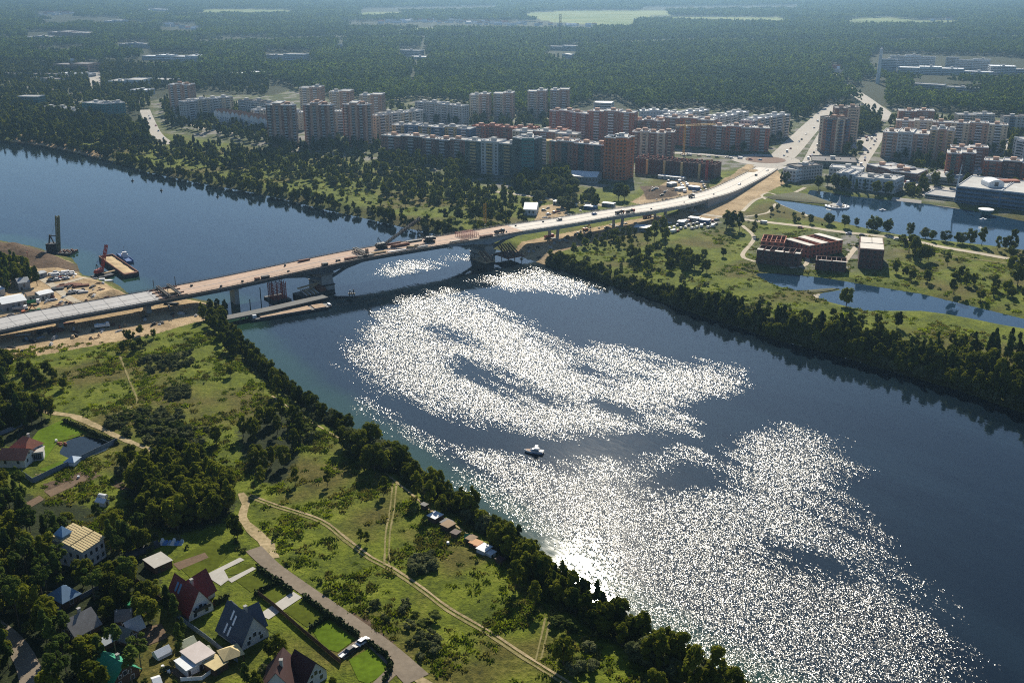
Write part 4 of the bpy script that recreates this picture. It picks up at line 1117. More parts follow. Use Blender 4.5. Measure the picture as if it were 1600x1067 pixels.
crawler_crane((*P(157, 432, -4), -2.58), 0.2, 1.1, 17, R(62), M_redp, 'red boomed crawler crane standing on the pontoon')
mb = MB(); mb.prism([(-5, -1.4), (3.5, -1.4), (5.5, 0), (3.5, 1.4), (-5, 1.4)], -.3, .9); mb.box(-3, .5, -1, 1, .9, 2.1); o = mb.build('work_boat', M_white); tag(o, 'white launch moored in front of the pontoon', 'boat'); o.location = (*P(163, 440, -4), -4); o.rotation_euler = (0, 0, .25)
mb = MB(); mb.beam(Pz(158, 428, -2.2), Pz(186, 421, -2.2), 2.0, .4); o = mb.build('gangway', M_plank); tag(o, 'pale gangway between the pontoon and the sand barge', 'gangway')
# huts, sheds
M_roofw = mat('white_roof_sheet', (0.60, 0.62, 0.63), .6, .12, .4); M_roofg = mat('grey_roof_sheet', (0.30, 0.32, 0.34), .6, .18, .4); M_wallp = mat('pale_wall', (0.45, 0.44, 0.41), .85, .15, .4); M_roofb = mat('brown_roof', (0.26, 0.18, 0.11), .85, .25, .6)
shed('long grey roofed workshop at the left edge by the site yard', 'workshop', (5, 486), (43, 479), 15, 4.5, M_grey, M_roofw, 1.6, 'workshop')
shed('pale site hut at the far left edge', 'hut', (-8, 465), (9, 460), 9, 4.0, M_wallp, M_roofw, 1.2, 'site_hut')
shed('grey house below the trees on the left bank', 'house', (30, 453), (48, 450), 9, 4.5, M_grey, M_roofg, 2.0, 'site_house')
shed('brown roofed site hut beside the white one', 'hut', (44, 469), (62, 466), 8, 3.0, M_wallp, M_roofb, .9, 'site_hut')
shed('white roofed site hut right of the brown roofed one', 'hut', (63, 468), (85, 463), 8, 3.2, M_wallp, M_roofw, .8, 'site_hut')
shed('grey blue site hut at the head of the truck park', 'hut', (58, 436), (74, 432), 6, 3.0, M_grey, M_roofg, .6, 'site_hut')
excavator(gp(41, 489), .6, M_orange, 'orange red excavator by the near edge of the workshop yard')
lorry(gp(53, 489), .3, M_green, M_green, 'green lorry next to the orange excavator')
lorry(gp(52, 474), .2, M_white, M_green, 'white cabbed lorry with green bed before the brown roofed hut')
lorry(gp(160, 512), .4, M_white, M_white, 'white concrete lorry parked on the sand below the bridge')
lorry(gp(32, 484, 0), .2, M_white, M_grey, 'white lorry by the workshop gable')
for i, (px, py, c) in enumerate(((80, 430, 0), (87, 432, 5), (93, 428, 0), (99, 431, 1), (103, 427, 5), (84, 437, 2), (79, 440, 2), (90, 438, 0), (108, 431, 1), (110, 426, 5), (96, 436, 4), (104, 436, 0), (114, 430, 0), (88, 427, 1))):
    far_car(px, py, .25 + .1 * (i % 3), c, 'parked in the site yard by the shore', 'vehicles in the site yard')
mm = [M_rust, M_dark, M_plank, M_deckc]
for i, (px, py, L, w_, h_, k, lb) in enumerate(((90, 451, 8, 5, 1.0, 1, 'dark pipe stack at the corner of the site road'), (103, 447, 12, 3, 1.0, 0, 'rusty beam row along the pontoon road'), (116, 445, 10, 3, 1.2, 0, 'rusty beam pile in the middle of the site yard'), (128, 447, 9, 3, 1.0, 0, 'rusty pipe pile near the shore end of the yard'),
        (115, 458, 9, 2, 1.4, 1, 'black pipes lying beside the white pipes'), (121, 455, 9, 2, 1.4, 3, 'white pipes lying on the sand in the yard'), (130, 457, 6, 2, 1.4, 3, 'short pale pipe pile by the sand heap'), (85, 518, 9, 4, 1.4, 0, 'rusty frame pile under the bridge beside the left pier'), (70, 520, 8, 4, 1.6, 1, 'dark frame pile under the bridge further left'),
        (36, 523, 8, 2, .9, 3, 'white slabs on the sand under the deck at far left'), (285, 462, 14, 3, 1.2, 3, 'pale slab row behind the deck on the sand spit'), (268, 476, 9, 2, 1.0, 1, 'dark pipe pile on the sand spit'), (105, 505, 8, 2, .8, 0, 'rusty bars lying on the sand beneath the deck'), (150, 472, 8, 2, .8, 1, 'dark beam pile at the foot of the sand heap'))):
    crate_stack('beam_stack', lb, 'material stack', gp(px, py, .02), .3 + .5 * math.sin(i * 2.1), L, w_, h_, mm[k])
SCRAP = [MB().box(-1.6, 1.6, -.9, .9, 0, .9).box(-.9, 1.0, -.6, .5, .9, 1.5).mesh('material_heap', q) for q in (M_rust, M_dark, M_plank, M_deckc, M_grey)]
rs = random.Random(11)
for poly, n_, wh in (([(5, 495), (60, 470), (90, 430), (150, 432), (200, 463), (140, 478), (60, 492)], 46, 'on the left bank site'), ([(0, 530), (60, 520), (200, 500), (330, 480), (340, 490), (200, 520), (60, 545), (0, 558)], 40, 'on the sand under the left deck'), ([(800, 396), (870, 368), (1000, 345), (1060, 338), (1040, 355), (900, 385), (830, 404)], 34, 'on the sand under the approach'), ([(1000, 300), (1080, 280), (1100, 300), (1050, 325)], 24, 'below the unfinished red block'), ([(840, 322), (900, 318), (960, 332), (850, 346)], 18, 'on the yard behind the bridge')):
    wp = W(poly); k_ = 0
    while k_ < n_:
        x = rs.uniform(min(q[0] for q in wp), max(q[0] for q in wp)); y = rs.uniform(min(q[1] for q in wp), max(q[1] for q in wp))
        if not inside(wp, x, y): continue
        k_ += 1; j_ = rs.randrange(5)
        o = link('material_heap', SCRAP[j_]); tag(o, '%s heap of material %s' % (('rusty', 'black', 'timber', 'pale concrete', 'grey')[j_], wh), 'material heap', 'material heaps ' + wh)
        o.location = (x, y, hz_(x, y) - .05); o.rotation_euler = (0, 0, rs.uniform(0, 3)); o.scale = (rs.uniform(.4, 1.6), rs.uniform(.4, 1.1), rs.uniform(.4, 1.1))
mb = MB(); mb.tube((0, 0, 0), (0, 0, 12), .18, .1, 6); mb.box(-.6, .6, -.15, .15, 11.6, 12.0); o = mb.build('lamp_mast', M_redp); tag(o, 'thin red and white lamp mast at the edge of the left bank trees', 'lamp mast'); o.location = gp(47, 422)
mb = MB(); mb.beam(Pz(266, 486, .2) + Vector((0, 0, hz_(*P(266, 486)))), Pz(262, 470, .2), .9, .8); o = mb.build('pipe', M_dark); tag(o, 'black pipe lying across the sand spit', 'pipe')
# right bank site
shed('blue gabled steel hall on the sandy yard behind the bridge', 'hall', (818, 337), (838, 337.5), 22, 5.0, mat('pale_blue_sheet', (0.42, 0.50, 0.56), .6, .12, .4), mat('blue_roof_sheet', (0.22, 0.33, 0.47), .5, .12, .4), 3.2, 'steel_hall')
shed('long grey hall with white vaulted roof before the red tower', 'hall', (880, 284), (932, 287), 22, 6.0, M_grey, M_roofw, 3.0, 'long_hall')
shed('long white roofed shed in front of the unfinished red block', 'shed', (1028, 279), (1068, 283), 6, 3.0, M_wallp, M_roofw, .6, 'long_shed')
shed('white roofed site cabin by the road under the approach', 'cabin', (990, 362), (1014, 364), 9, 3.0, M_grey, M_roofw, .5, 'site_cabin', flat=True)
for i, (a, c) in enumerate(((( 864, 320), (874, 321)), ((880, 322), (890, 323)), ((912, 327), (930, 329)), ((940, 322), (958, 324)), ((1075, 345), (1090, 347)), ((1092, 348), (1106, 350)), ((1058, 352), (1068, 353)), ((1060, 300), (1072, 298)), ((1075, 296), (1090, 298)), ((1048, 292), (1058, 290)))):
    lb = ['dark site cabin left of the tall willow', 'grey site cabin between the willow and the road', 'long cabin by the road behind the bridge', 'long blue grey cabin right of the lone tree', 'white roofed cabin row start under the approach curve', 'white roofed cabin next in the row under the curve', 'small cabin before the row under the curve', 'white container by the earth heap', 'second container right of the earth heap', 'tilted white container above the earth heap'][i]
    shed(lb, 'cabin', a, c, 5, 2.8, (M_grey, M_wallp, M_blue)[i % 3], (M_roofw, M_roofg)[i % 2 if i < 4 else 0], .3, 'site_cabin', flat=True)
for i in range(26):
    px, py = 1045 + (i * 37 % 80), 350 + (i * 13 % 16) - .12 * (i * 37 % 80)
    far_car(px, py, .4 + (i % 5) * .3, i % 6, 'in the crowded yard under the approach curve', 'vehicles in the yard under the approach')
for i in range(14):
    px, py = 1045 + (i * 29 % 60), 284 + (i * 7 % 18)
    far_car(px, py, .9 + (i % 4) * .2, (0, 5, 1, 0)[i % 4], 'in the lot below the unfinished red block', 'vehicles in the lot by the unfinished block')
for i, (px, py) in enumerate(((850, 330), (857, 336), (866, 333), (900, 322), (893, 318), (843, 318))):
    far_car(px, py, .5 * i, (2, 0, 4, 5, 0, 1)[i], 'on the sandy yard by the blue hall', 'vehicles by the blue hall')
lorry(gp(1011, 341), .7, M_redp, M_rust, 'red lorry on the sand under the approach'); lorry(gp(858, 372), .6, M_redp, M_redp, 'red lorry on the sand by the leg piers'); excavator(gp(915, 361), .8, M_orange, 'orange excavator on the sand below the deck')

# ------------------------------------------------------------------ the white cruiser on the river
t_ = thing('cabin_cruiser', 'white motor cruiser with flybridge alone in mid river', 'boat', (*P(835, 707, -4), -4), math.pi - 0.28)
def loft(rings, m, name, parent, cap=True):
    n = len(rings[0]); mb = MB(); vs = [v for r_ in rings for v in r_]
    fs = [(i * n + j, i * n + (j + 1) % n, (i + 1) * n + (j + 1) % n, (i + 1) * n + j) for i in range(len(rings) - 1) for j in range(n)]
    if cap: fs += [tuple(range(n))[::-1], tuple(range((len(rings) - 1) * n, len(rings) * n))]
    return mb.add(vs, fs).build(name, m, parent)
hull = [[(5.8, 0, z) if j in () else (x * k, y * k2, z) for j, (x, y) in enumerate([(-5, -1.7), (1.5, -1.8), (4, -1.1), (5.6, 0), (4, 1.1), (1.5, 1.8), (-5, 1.7)])] for z, k, k2 in ((-.4, .9, .7), (.3, .96, .95), (1.3, 1.03, 1.04))]
loft(hull, M_white, 'hull', t_)
mb = MB(); mb.prism([(-5.02, -1.62), (1.5, -1.7), (4, -1.02), (5.4, 0), (4, 1.02), (1.5, 1.7), (-5.02, 1.62)], 1.302, 1.36); mb.build('deck', M_decks, t_)
cab_ = loft([[(-2.6, -1.4, 1.36), (1.6, -1.4, 1.36), (2.8, 0, 1.36), (1.6, 1.4, 1.36), (-2.6, 1.4, 1.36)], [(-2.6, -1.2, 2.5), (.7, -1.2, 2.5), (1.4, 0, 2.5), (.7, 1.2, 2.5), (-2.6, 1.2, 2.5)]], M_white, 'cabin', t_)
mb = MB(); mb.box(-2.4, .6, -1.36, 1.36, 1.75, 2.2); mb.build('window', M_glass, cab_)
mb = MB(); mb.box(-2.4, 0, -1.1, 1.1, 2.5, 3.0); mb.build('flybridge', M_white, t_)
mb = MB(); mb.box(-2.0, -.4, -1.0, 1.0, 4.2, 4.3)
for x in (-1.9, -.5):
    for y in (-.9, .9): mb.beam((x, y, 3.0), (x, y, 4.2), .08, .08)
mb.build('canopy', M_white, t_)
mb = MB(); mb.box(-4.9, -3.0, -1.3, 1.3, 1.37, 1.7); mb.build('sun_pad', M_white, t_)
mb = MB(); mb.box(-5.05, 1, -1.84, -1.77, .5, .85); mb.box(-5.05, 1, 1.77, 1.84, .5, .85); mb.build('stripe', M_blue, t_)
mb = MB()
for k in range(8):
    x = 1.8 + k * .45; y = 1.75 - (k * .2)
    for s in (-1, 1): mb.beam((x, s * y, 1.3), (x, s * y, 2.0), .05, .05)
mb.build('bow_rail', M_silver, t_)
t_.scale = (.74, .74, .74)
# ------------------------------------------------------------------ the town across the river
B_red = mat('red_brick', (0.36, 0.13, 0.08), .9, .15, .25); B_brown = mat('brown_brick', (0.29, 0.15, 0.11), .9, .15, .25); B_dark = mat('dark_brick', (0.125, 0.06, 0.05), .9, .2, .25)
B_beige = mat('beige_panel', (0.55, 0.46, 0.34), .9, .12, .2); B_grey = mat('grey_panel', (0.45, 0.45, 0.44), .9, .12, .2); B_white = mat('white_panel', (0.62, 0.63, 0.64), .85, .1, .2)
B_yel = mat('ochre_panel', (0.55, 0.40, 0.18), .9, .12, .2); B_blue = mat('blue_facade', (0.085, 0.15, 0.25), .5, .15, .2); B_teal = mat('teal_facade', (0.04, 0.17, 0.18), .5, .15, .2); B_gg = mat('green_glass_facade', (0.06, 0.10, 0.10), .35, .15, .2, spec=.5)
B_pink = mat('pale_red_panel', (0.46, 0.29, 0.21), .9, .12, .2)
R_flat = mat('flat_roof_felt', (0.40, 0.39, 0.37), .9, .25, .12); R_dark = mat('dark_roof_felt', (0.16, 0.15, 0.15), .9, .25, .12); R_metal = mat('bright_roof_sheet', (0.66, 0.68, 0.69), .5, .1, .1); R_tile = mat('red_tile_roof', (0.30, 0.10, 0.06), .85, .2, .4)
G_win = mat('window_glass', (0.045, 0.055, 0.07), .15, .3, .1, spec=.6)
def facade_frame(p, q):
    d = Vector((q[0] - p[0], q[1] - p[1], 0)); L = d.length; d.normalize()
    return d, Vector((-d.y, d.x, 0)), L
def block(label, pts, top, depth, wall=B_brown, balc=B_grey, roof=R_flat, name='apartment_block', cat='apartment block', fl=2.9, sec=20, jut=.9, huts=1.0, stack=True, alt=None, z0=0.0, win=1.7, group=None, dh=1.2, strip=False):
    """slab building over a front baseline given in photo pixels; `top` is the photo row of its roof edge at the first point"""
    W_ = [P(*q) for q in pts]
    H = top_z(pts[0], top); nf = max(1, int(H / fl))
    base = Vector((W_[0][0], W_[0][1], 0))
    t_ = thing(name, label, cat, (base.x, base.y, z0), 0, group)
    wm_, rf, wg, hut = MB(), MB(), MB(), MB()
    stacks = []
    def loc(v): return (v.x - base.x, v.y - base.y, v.z)
    def obox(mb, o, d, n, x0, x1, y0, y1, za, zb, mi=0):
        vs = [o + d * x + n * y for x, y in ((x0, y0), (x1, y0), (x1, y1), (x0, y1))]
        vv = [loc(Vector((v.x, v.y, za))) for v in vs] + [loc(Vector((v.x, v.y, zb))) for v in vs]
        mb.add(vv, [(0, 3, 2, 1), (4, 5, 6, 7), (0, 1, 5, 4), (1, 2, 6, 5), (2, 3, 7, 6), (3, 0, 4, 7)], mi)
    def windows(o, d, n, x0, x1, y, skip=None):
        k = max(1, int((x1 - x0) / 3.1)); st = (x1 - x0) / k
        for f_ in range(nf):
            z = 1.1 + f_ * (H - .6) / nf
            if strip:
                a = o + d * (x0 + .4) + n * (y - .05); c = o + d * (x1 - .4) + n * (y - .05)
                wg.quad(*[loc(Vector((v.x, v.y, zz))) for v, zz in ((a, z), (c, z), (c, z + 1.5), (a, z + 1.5))]); continue
            for i in range(k):
                xm = x0 + (i + .5) * st
                if skip and skip[0] < xm < skip[1]: continue
                a = o + d * (xm - win / 2) + n * (y - .05); c = o + d * (xm + win / 2) + n * (y - .05)
                wg.quad(*[loc(Vector((v.x, v.y, zz))) for v, zz in ((a, z), (c, z), (c, z + 1.5), (a, z + 1.5))])
    g = random.Random(int(base.x * 7 + base.y))
    foot_b = []; ki = 0
    for si in range(len(W_) - 1):
        o = Vector((*W_[si], 0)); d, n, L = facade_frame(W_[si], W_[si + 1])
        ns = max(1, round(L / sec)); sl = L / ns
        for k in range(ns):
            x0, x1 = k * sl, (k + 1) * sl
            y = -jut * (ki % 2); hh = H + dh * ((ki * 7) % 3 == 1)
            obox(wm_, o, d, n, x0, x1 + (.02 if k < ns - 1 else 0), y, depth - .3 * (ki % 2), -1, hh, (ki % 2) if alt else 0)
            obox(rf, o, d, n, x0 + .35, x1 - .35, y + .35, depth - .7, hh - .3, hh + .06, 0)
            for a, c, e, f_ in ((x0, x1, y - .12, y + .3), (x0, x1, depth - .65, depth - .1), (x0 - .02, x0 + .33, y + .3, depth - .65), (x1 - .33, x1 + .02, y + .3, depth - .65)): obox(rf, o, d, n, a, c, e, f_, hh - .1, hh + .75, 1)
            bw = min(6.2, sl * .36); xm = (x0 + x1) / 2
            windows(o, d, n, x0 + .5, x1 - .5, y, (xm - bw / 2 - .6, xm + bw / 2 + .6) if stack else None)
            if stack:
                mb = MB()
                for f_ in range(nf):
                    z = .4 + f_ * (H - .6) / nf
                    obox(mb, o, d, n, xm - bw / 2, xm + bw / 2, y - 1.15, y + .02, z, z + 1.15, 0)
                    obox(mb, o, d, n, xm - bw / 2 + .1, xm + bw / 2 - .1, y - .75, y + .01, z + 1.15, z + 2.55, 1)
                obox(mb, o, d, n, xm - bw / 2 - .15, xm + bw / 2 + .15, y - 1.25, y + .02, H - .75, H - .35, 0)
                stacks.append(mb)
            if huts and g.random() < huts:
                hx = xm + g.uniform(-2, 2); hy = depth * g.uniform(.35, .6)
                obox(hut, o, d, n, hx - 2.2, hx + 2.2, hy - 2, hy + 2, hh, hh + 2.7)
                obox(hut, o, d, n, hx - 2.5, hx + 2.5, hy - 2.3, hy + 2.3, hh + 2.7, hh + 2.95)
                for _ in range(3):
                    vx, vy = g.uniform(x0 + 1.5, x1 - 1.5), depth * g.uniform(.15, .85)
                    obox(hut, o, d, n, vx - .5, vx + .5, vy - .5, vy + .5, hh, hh + 1.3)
            ki += 1
        # the two ends
        for (oo, dd, nn) in ((o + n * depth, -n, d), (o + d * L, n, -d)):
            if nf > 0: windows(oo, dd, nn, 1.0, depth - 1.5, 0)
        foot_b.append((o + n * depth)); foot_b.append(o + d * L + n * depth)
    wm_.build('wall', [wall, alt] if alt else wall, t_)
    rf.build('roof', [roof, B_white if roof in (R_flat, R_metal) else roof], t_)
    wg.build('window_grid', G_win, t_, kind='stuff')
    for mb in stacks: mb.build('balcony_stack', [balc, G_win], t_)
    if hut.v: hut.build('lift_house', B_pink if wall in (B_red, B_brown, B_pink, B_dark) else B_grey, t_, kind='stuff')
    EXCL.append([tuple(q) for q in W_] + [(v.x, v.y) for v in foot_b[::-1]])
    return t_
N = dict(name='apartment_tower', cat='apartment tower')
# three bowed brick towers by the wood
for x0, x1, tp, by, lb in ((420, 467, 164, 231, 'leftmost of the three tall brick towers beside the riverside wood'), (477.5, 525.5, 164, 230.5, 'middle one of the three tall brick towers beside the riverside wood'), (538, 583.5, 163.5, 228.5, 'rightmost of the three tall brick towers beside the riverside wood')):
    m_ = (x0 + x1) / 2
    block(lb, [(x0, by - 1.5), (x0 + 11, by), (x1 - 11, by + .3), (x1, by - 1)], tp, 20, B_brown, B_grey, alt=B_pink, sec=8, jut=.7, huts=.4, dh=2.2, **N)
for x0, x1, tp, by, lb in ((470, 503, 138, 182, 'pale panel tower behind the leftmost brick tower'), (516.5, 549, 144, 187, 'pale panel tower behind the middle brick tower'), (563.5, 598, 149.5, 192, 'pale panel tower behind the rightmost brick tower'),
                           (734, 764.5, 149, 187, 'leftmost of the four beige panel towers before the forest'), (771, 801.5, 147, 186, 'second from left of the four beige panel towers before the forest'), (824, 853, 143.5, 184.5, 'third from left of the four beige panel towers before the forest'), (859, 888, 141.5, 183.5, 'rightmost of the four beige panel towers before the forest'),
                           (267, 300, 133, 176, 'lone brown panel tower at the left by the avenue')):
    block(lb, [(x0, by), (x1, by + .6)], tp, 19, B_beige if x0 > 300 else B_pink, B_white, alt=B_pink, sec=12, jut=.8, huts=.6, **N)
block('grey nine storey panel block in front of the dark forest edge', [(649, 189), (723, 197)], 159.5, 13, B_grey, B_white)
block('pale panel block with stepped roofs right of the brick towers', [(589, 218), (627, 213), (661, 207)], 182, 13, B_beige, B_white, alt=B_grey)
block('low block painted in yellow and blue sections', [(613, 222), (675, 225), (736, 229)], 196, 15, B_yel, B_white, alt=B_blue, sec=16, jut=2.2)
block('long dark brown eight storey brick block right of the brick towers', [(597, 246), (660, 251), (726, 257)], 212, 15, B_brown, B_grey, alt=B_dark, sec=19, jut=1.4)
block('long ten storey block with ochre balconies beside the green tower', [(727, 268), (806, 276)], 220, 16, B_gg, B_yel, alt=B_grey, sec=17, jut=1.2)
block('dark green glass corner tower at the end of the ochre block', [(806, 278), (815, 281), (834, 281), (844, 277)], 216, 22, B_gg, B_gg, alt=B_teal, sec=12, stack=False, strip=True, huts=.4, **N)
block('red brick riverside block with a yellow corner', [(858, 268), (870, 270), (946, 277)], 220.5, 16, B_red, B_gg, alt=B_brown, sec=15, jut=1.2)
mb = MB(); x_, y_ = P(857.5, 267.5); mb.prism([(x_ - 2.5, y_ - 1.8), (x_ + 3.2, y_ - 1.4), (x_ + 3.2, y_ + 9), (x_ - 2.5, y_ + 9)], -1, 29); o = mb.build('corner_bay', B_yel); tag(o, 'yellow corner bay tower at the left end of the red riverside block', 'corner tower')
block('orange red corner tower with the round roof house nearest the bridge', [(945, 277), (960, 281), (978, 281.5), (985, 277)], 214, 22, mat('orange_red_facade', (0.48, 0.165, 0.07), .85, .12, .2), B_grey, sec=14, strip=False, huts=1, stack=False, **N)
block('brown striped block right of the orange red corner tower', [(986, 245), (1051, 248)], 207, 15, B_brown, B_beige, alt=B_beige, sec=9, jut=1.0)
block('low beige wing behind the green corner tower', [(800, 246), (900, 253)], 205, 15, B_beige, B_white, alt=B_brown)
block('red roofed low brick terrace behind the ochre block', [(738, 222), (800, 226), (838, 228)], 197, 14, B_red, B_brown, R_tile, sec=14)
block('red roofed low brick terrace left of the tall red block', [(845, 228), (884, 230)], 204, 14, B_red, B_brown, R_tile, sec=12)
block('red brick eleven storey block below the beige towers', [(858, 214), (920, 221)], 173, 16, B_red, B_grey, alt=B_brown, sec=15)
block('tall red brick block with white balconies in the town centre', [(919.5, 222), (989, 226)], 174, 17, B_red, B_white, alt=B_brown, sec=17, jut=1.5)
block('lower brown block joining the two tall red ones', [(989, 222), (1036, 224)], 188.5, 15, B_brown, B_grey, sec=12)
block('tall brown red block above the yellow crane', [(1037, 225), (1111, 231)], 184, 17, B_brown, B_grey, alt=B_red, sec=18, jut=1.5)
block('long brown block right of the yellow crane by the roundabout', [(1111, 233), (1155, 236), (1200, 237)], 197.5, 16, B_brown, B_grey, alt=B_red, sec=17, jut=1.4)
block('left curved pale block with stepped roof near the forest', [(1040, 217), (1080, 209), (1107, 203)], 184, 14, B_beige, B_white, R_metal, alt=B_grey, sec=14)
block('middle curved pale block with stepped roof near the forest', [(1111, 219), (1140, 213), (1167, 206)], 186, 14, B_grey, B_white, R_metal, alt=B_white, sec=14)
block('right curved pale block beside the avenue', [(1172, 226), (1200, 219), (1231, 214)], 190, 14, B_grey, B_white, R_metal, alt=B_beige, sec=14)
block('low white roofed curved building at the forest edge', [(1000, 184), (1030, 184), (1056, 187)], 174, 14, B_white, B_white, R_metal, stack=False, sec=16, name='low_building', cat='building')
block('pale blue white box building at the forest edge', [(927, 179), (955, 180)], 161, 20, B_white, B_white, R_metal, stack=False, strip=True, sec=30, huts=0, name='office_block', cat='office block')
block('near half of the brown beige twin tower by the avenue', [(1282, 238), (1302, 240.5), (1325, 238)], 186.5, 24, B_brown, B_blue, R_dark, alt=B_beige, sec=11, jut=1.2, **N)
block('far half of the brown beige twin tower by the avenue', [(1300, 222), (1338, 223)], 170, 22, B_brown, B_beige, R_dark, alt=B_beige, sec=12, jut=1.2, **N)
block('grey brown apartment block right of the forest road junction', [(1375, 246), (1446, 251)], 207, 30, B_pink, B_grey, alt=B_grey, sec=17)
block('beige arched roof block beside the grey brown one', [(1447, 250), (1485, 252.5)], 203, 16, B_beige, B_yel, alt=B_pink, sec=9)
block('very long pale apartment block in the back row at right', [(1396, 228), (1480, 232), (1569, 237)], 189, 15, B_pink, B_white, alt=B_beige, sec=21)
block('red brown block rising behind the long pale block', [(1401, 205), (1456, 207)], 174, 18, B_red, B_grey, alt=B_brown)
block('beige block with bright roof in the far right rear', [(1493, 208), (1550, 209)], 180, 15, B_beige, B_white, alt=B_grey)
block('bluish grey block at the right edge near the forest', [(1565, 210), (1645, 212)], 183, 16, B_grey, B_blue, R_dark)
block('white round balcony tower at the right edge', [(1582, 256), (1596, 259), (1645, 258)], 219, 20, B_white, B_white, alt=B_grey, sec=12, **N)
block('dark red brick block behind the blue lakeside centre', [(1474, 280), (1519, 283)], 240, 20, B_red, B_gg, alt=B_dark, sec=12)
block('long dark red brick block at the right edge above the blue centre', [(1531, 290), (1590, 295), (1650, 300)], 251, 16, B_red, B_brown, alt=B_dark, sec=16)
block('brown block half hidden behind the dark red brick one', [(1482, 262), (1540, 265)], 231, 14, B_brown, B_grey)
block('curved low shopping hall with long bright roofs', [(1353, 268), (1390, 279), (1432, 284)], 257, 28, B_dark, B_red, R_flat, stack=False, strip=True, sec=22, name='shopping_hall', cat='shopping hall')
block('grey flat hall between shopping hall and plaza', [(1446, 284), (1496, 290)], 275, 36, B_grey, B_grey, R_flat, stack=False, strip=True, sec=40, name='flat_hall', cat='hall')
block('dark low podium building below the twin tower', [(1268, 261), (1338, 264)], 252, 32, B_gg, B_grey, R_dark, stack=False, strip=True, sec=30, name='podium_building', cat='building')
block('white ended grey lakeside building nearest the bridge', [(1222, 282), (1243, 285)], 264, 42, B_white, B_white, R_flat, stack=False, sec=30, huts=.6, name='lakeside_building', cat='building')
block('grey wing stretching right from the white ended lakeside building', [(1245, 283), (1284, 279)], 262, 16, B_grey, B_grey, R_dark, stack=False, sec=30, name='lakeside_building', cat='building')
block('grey building behind the white lakeside hotel', [(1294, 280), (1346, 284)], 262, 16, B_grey, B_grey, R_flat, stack=False, sec=24, name='lakeside_building', cat='building')
block('white hotel head with dark window strips by the lake', [(1304, 292), (1332, 295)], 271, 24, B_white, B_gg, R_flat, alt=B_white, sec=5, jut=.5, huts=.2, name='lakeside_hotel', cat='hotel')
block('long white hotel wing with many windows by the lake', [(1333, 295), (1396, 303)], 277, 24, B_white, B_gg, R_flat, stack=False, sec=17, jut=.6, name='lakeside_hotel', cat='hotel')
blue = block('long deep blue lakeside centre with a white arch on top', [(1491, 317), (1560, 325), (1650, 336)], 291.5, 55, B_blue, B_blue, R_flat, stack=False, strip=True, sec=60, jut=0, huts=.8, dh=0, name='leisure_centre', cat='leisure centre')
px_, py_ = P(1559, 322); zt = top_z((1491, 317), 291.5)
mb = MB(); n = 9
for k in range(n):
    a0, a1 = math.pi * k / n, math.pi * (k + 1) / n
    p0, p1 = (6.5 * math.cos(a0), 3.0 * math.sin(a0) + 3.0), (6.5 * math.cos(a1), 3.0 * math.sin(a1) + 3.0)
    mb.add([(p0[0], 0, p0[1]), (p1[0], 0, p1[1]), (p1[0], 14, p1[1]), (p0[0], 14, p0[1])], [(0, 1, 2, 3)])
    mb.add([(0, 0, 3), (p0[0], 0, p0[1]), (p1[0], 0, p1[1])], [(0, 1, 2)])
mb.box(-6.5, 6.5, 0.01, 14, 0, 3.0)
o = mb.build('roof_arch', R_metal, blue); o.location = (px_ - blue.location.x, py_ + 8 - blue.location.y, zt)
mb = MB(); mb.box(-1.6, 1.6, -.08, 0, .8, 4.2); o2 = mb.build('arch_window', G_win, o)
mb = MB(); mb.tube((0, 0, 0), (1.5, 0, 21), .9, .25, 8); mb.beam((-2, 0, 12), (3, 0, 12.6), .5, .5); o = mb.build('spire_mast', R_metal, blue); o.location = (.5, .5, zt - 3)
mb = MB(); mb.box(0, 16, 0, 8, 0, 1.6); mb.box(22, 34, 2, 9, 0, 1.3); o = mb.build('roof_light', R_tile, blue); o.location = (P(1580, 320)[0] - blue.location.x, 16, zt)
# glass bowl pavilion on the shore
t_ = thing('bowl_pavilion', 'round glass bowl shaped pavilion on the lake shore before the blue centre', 'pavilion', gp(1540, 333, 0))
t_.scale = (.74, .74, .8)
mb = MB(); mb.lathe([(3.2, -2), (3.4, 1), (5.2, 3.2), (7.2, 6.2), (7.6, 7.0)], 0, 0, 24); mb.build('glass_wall', B_teal, t_)
mb = MB(); mb.lathe([(7.7, 7.0), (7.9, 7.7), (7.3, 7.75)], 0, 0, 24); mb.build('roof', R_metal, t_)
mb = MB()
for k in range(12):
    a = k * math.pi / 6; mb.beam((3.45 * math.cos(a), 3.45 * math.sin(a), 1), (7.68 * math.cos(a), 7.68 * math.sin(a), 7), .2, .2)
mb.build('rib', R_metal, t_, kind='stuff')
block('low terrace building at the plaza corner by the lake', [(1444, 309), (1490, 315)], 304, 26, B_beige, B_grey, R_flat, stack=False, strip=True, sec=40, huts=0, jut=0, name='terrace_building', cat='building')
patch('plaza', W([(1440, 306), (1452, 290), (1500, 294), (1492, 316), (1470, 313)]), M_pale, .11, excl=False)
patch('car_park', W([(1408, 282), (1440, 268), (1452, 272), (1440, 296), (1420, 292)]), M_pale, .11)
patch('car_park', W([(1518, 262), (1535, 262), (1532, 288), (1516, 286)]), M_pale, .11)
patch('car_park', W([(1332, 216), (1365, 212), (1352, 236), (1330, 232)]), M_pale, .11)
patch('car_park', W([(1545, 224), (1580, 222), (1570, 240), (1560, 238)]), M_pale, .11)
patch('promenade', W([(1395, 308), (1440, 313), (1440, 317), (1392, 311)]), M_pale, .2)
ribbon('lake_promenade', W([(1445, 317), (1490, 323), (1530, 331)]), 4, M_sandy, .5)
ribbon('lake_promenade', W([(1556, 338), (1600, 346), (1640, 354)]), 4, M_sandy, .5)
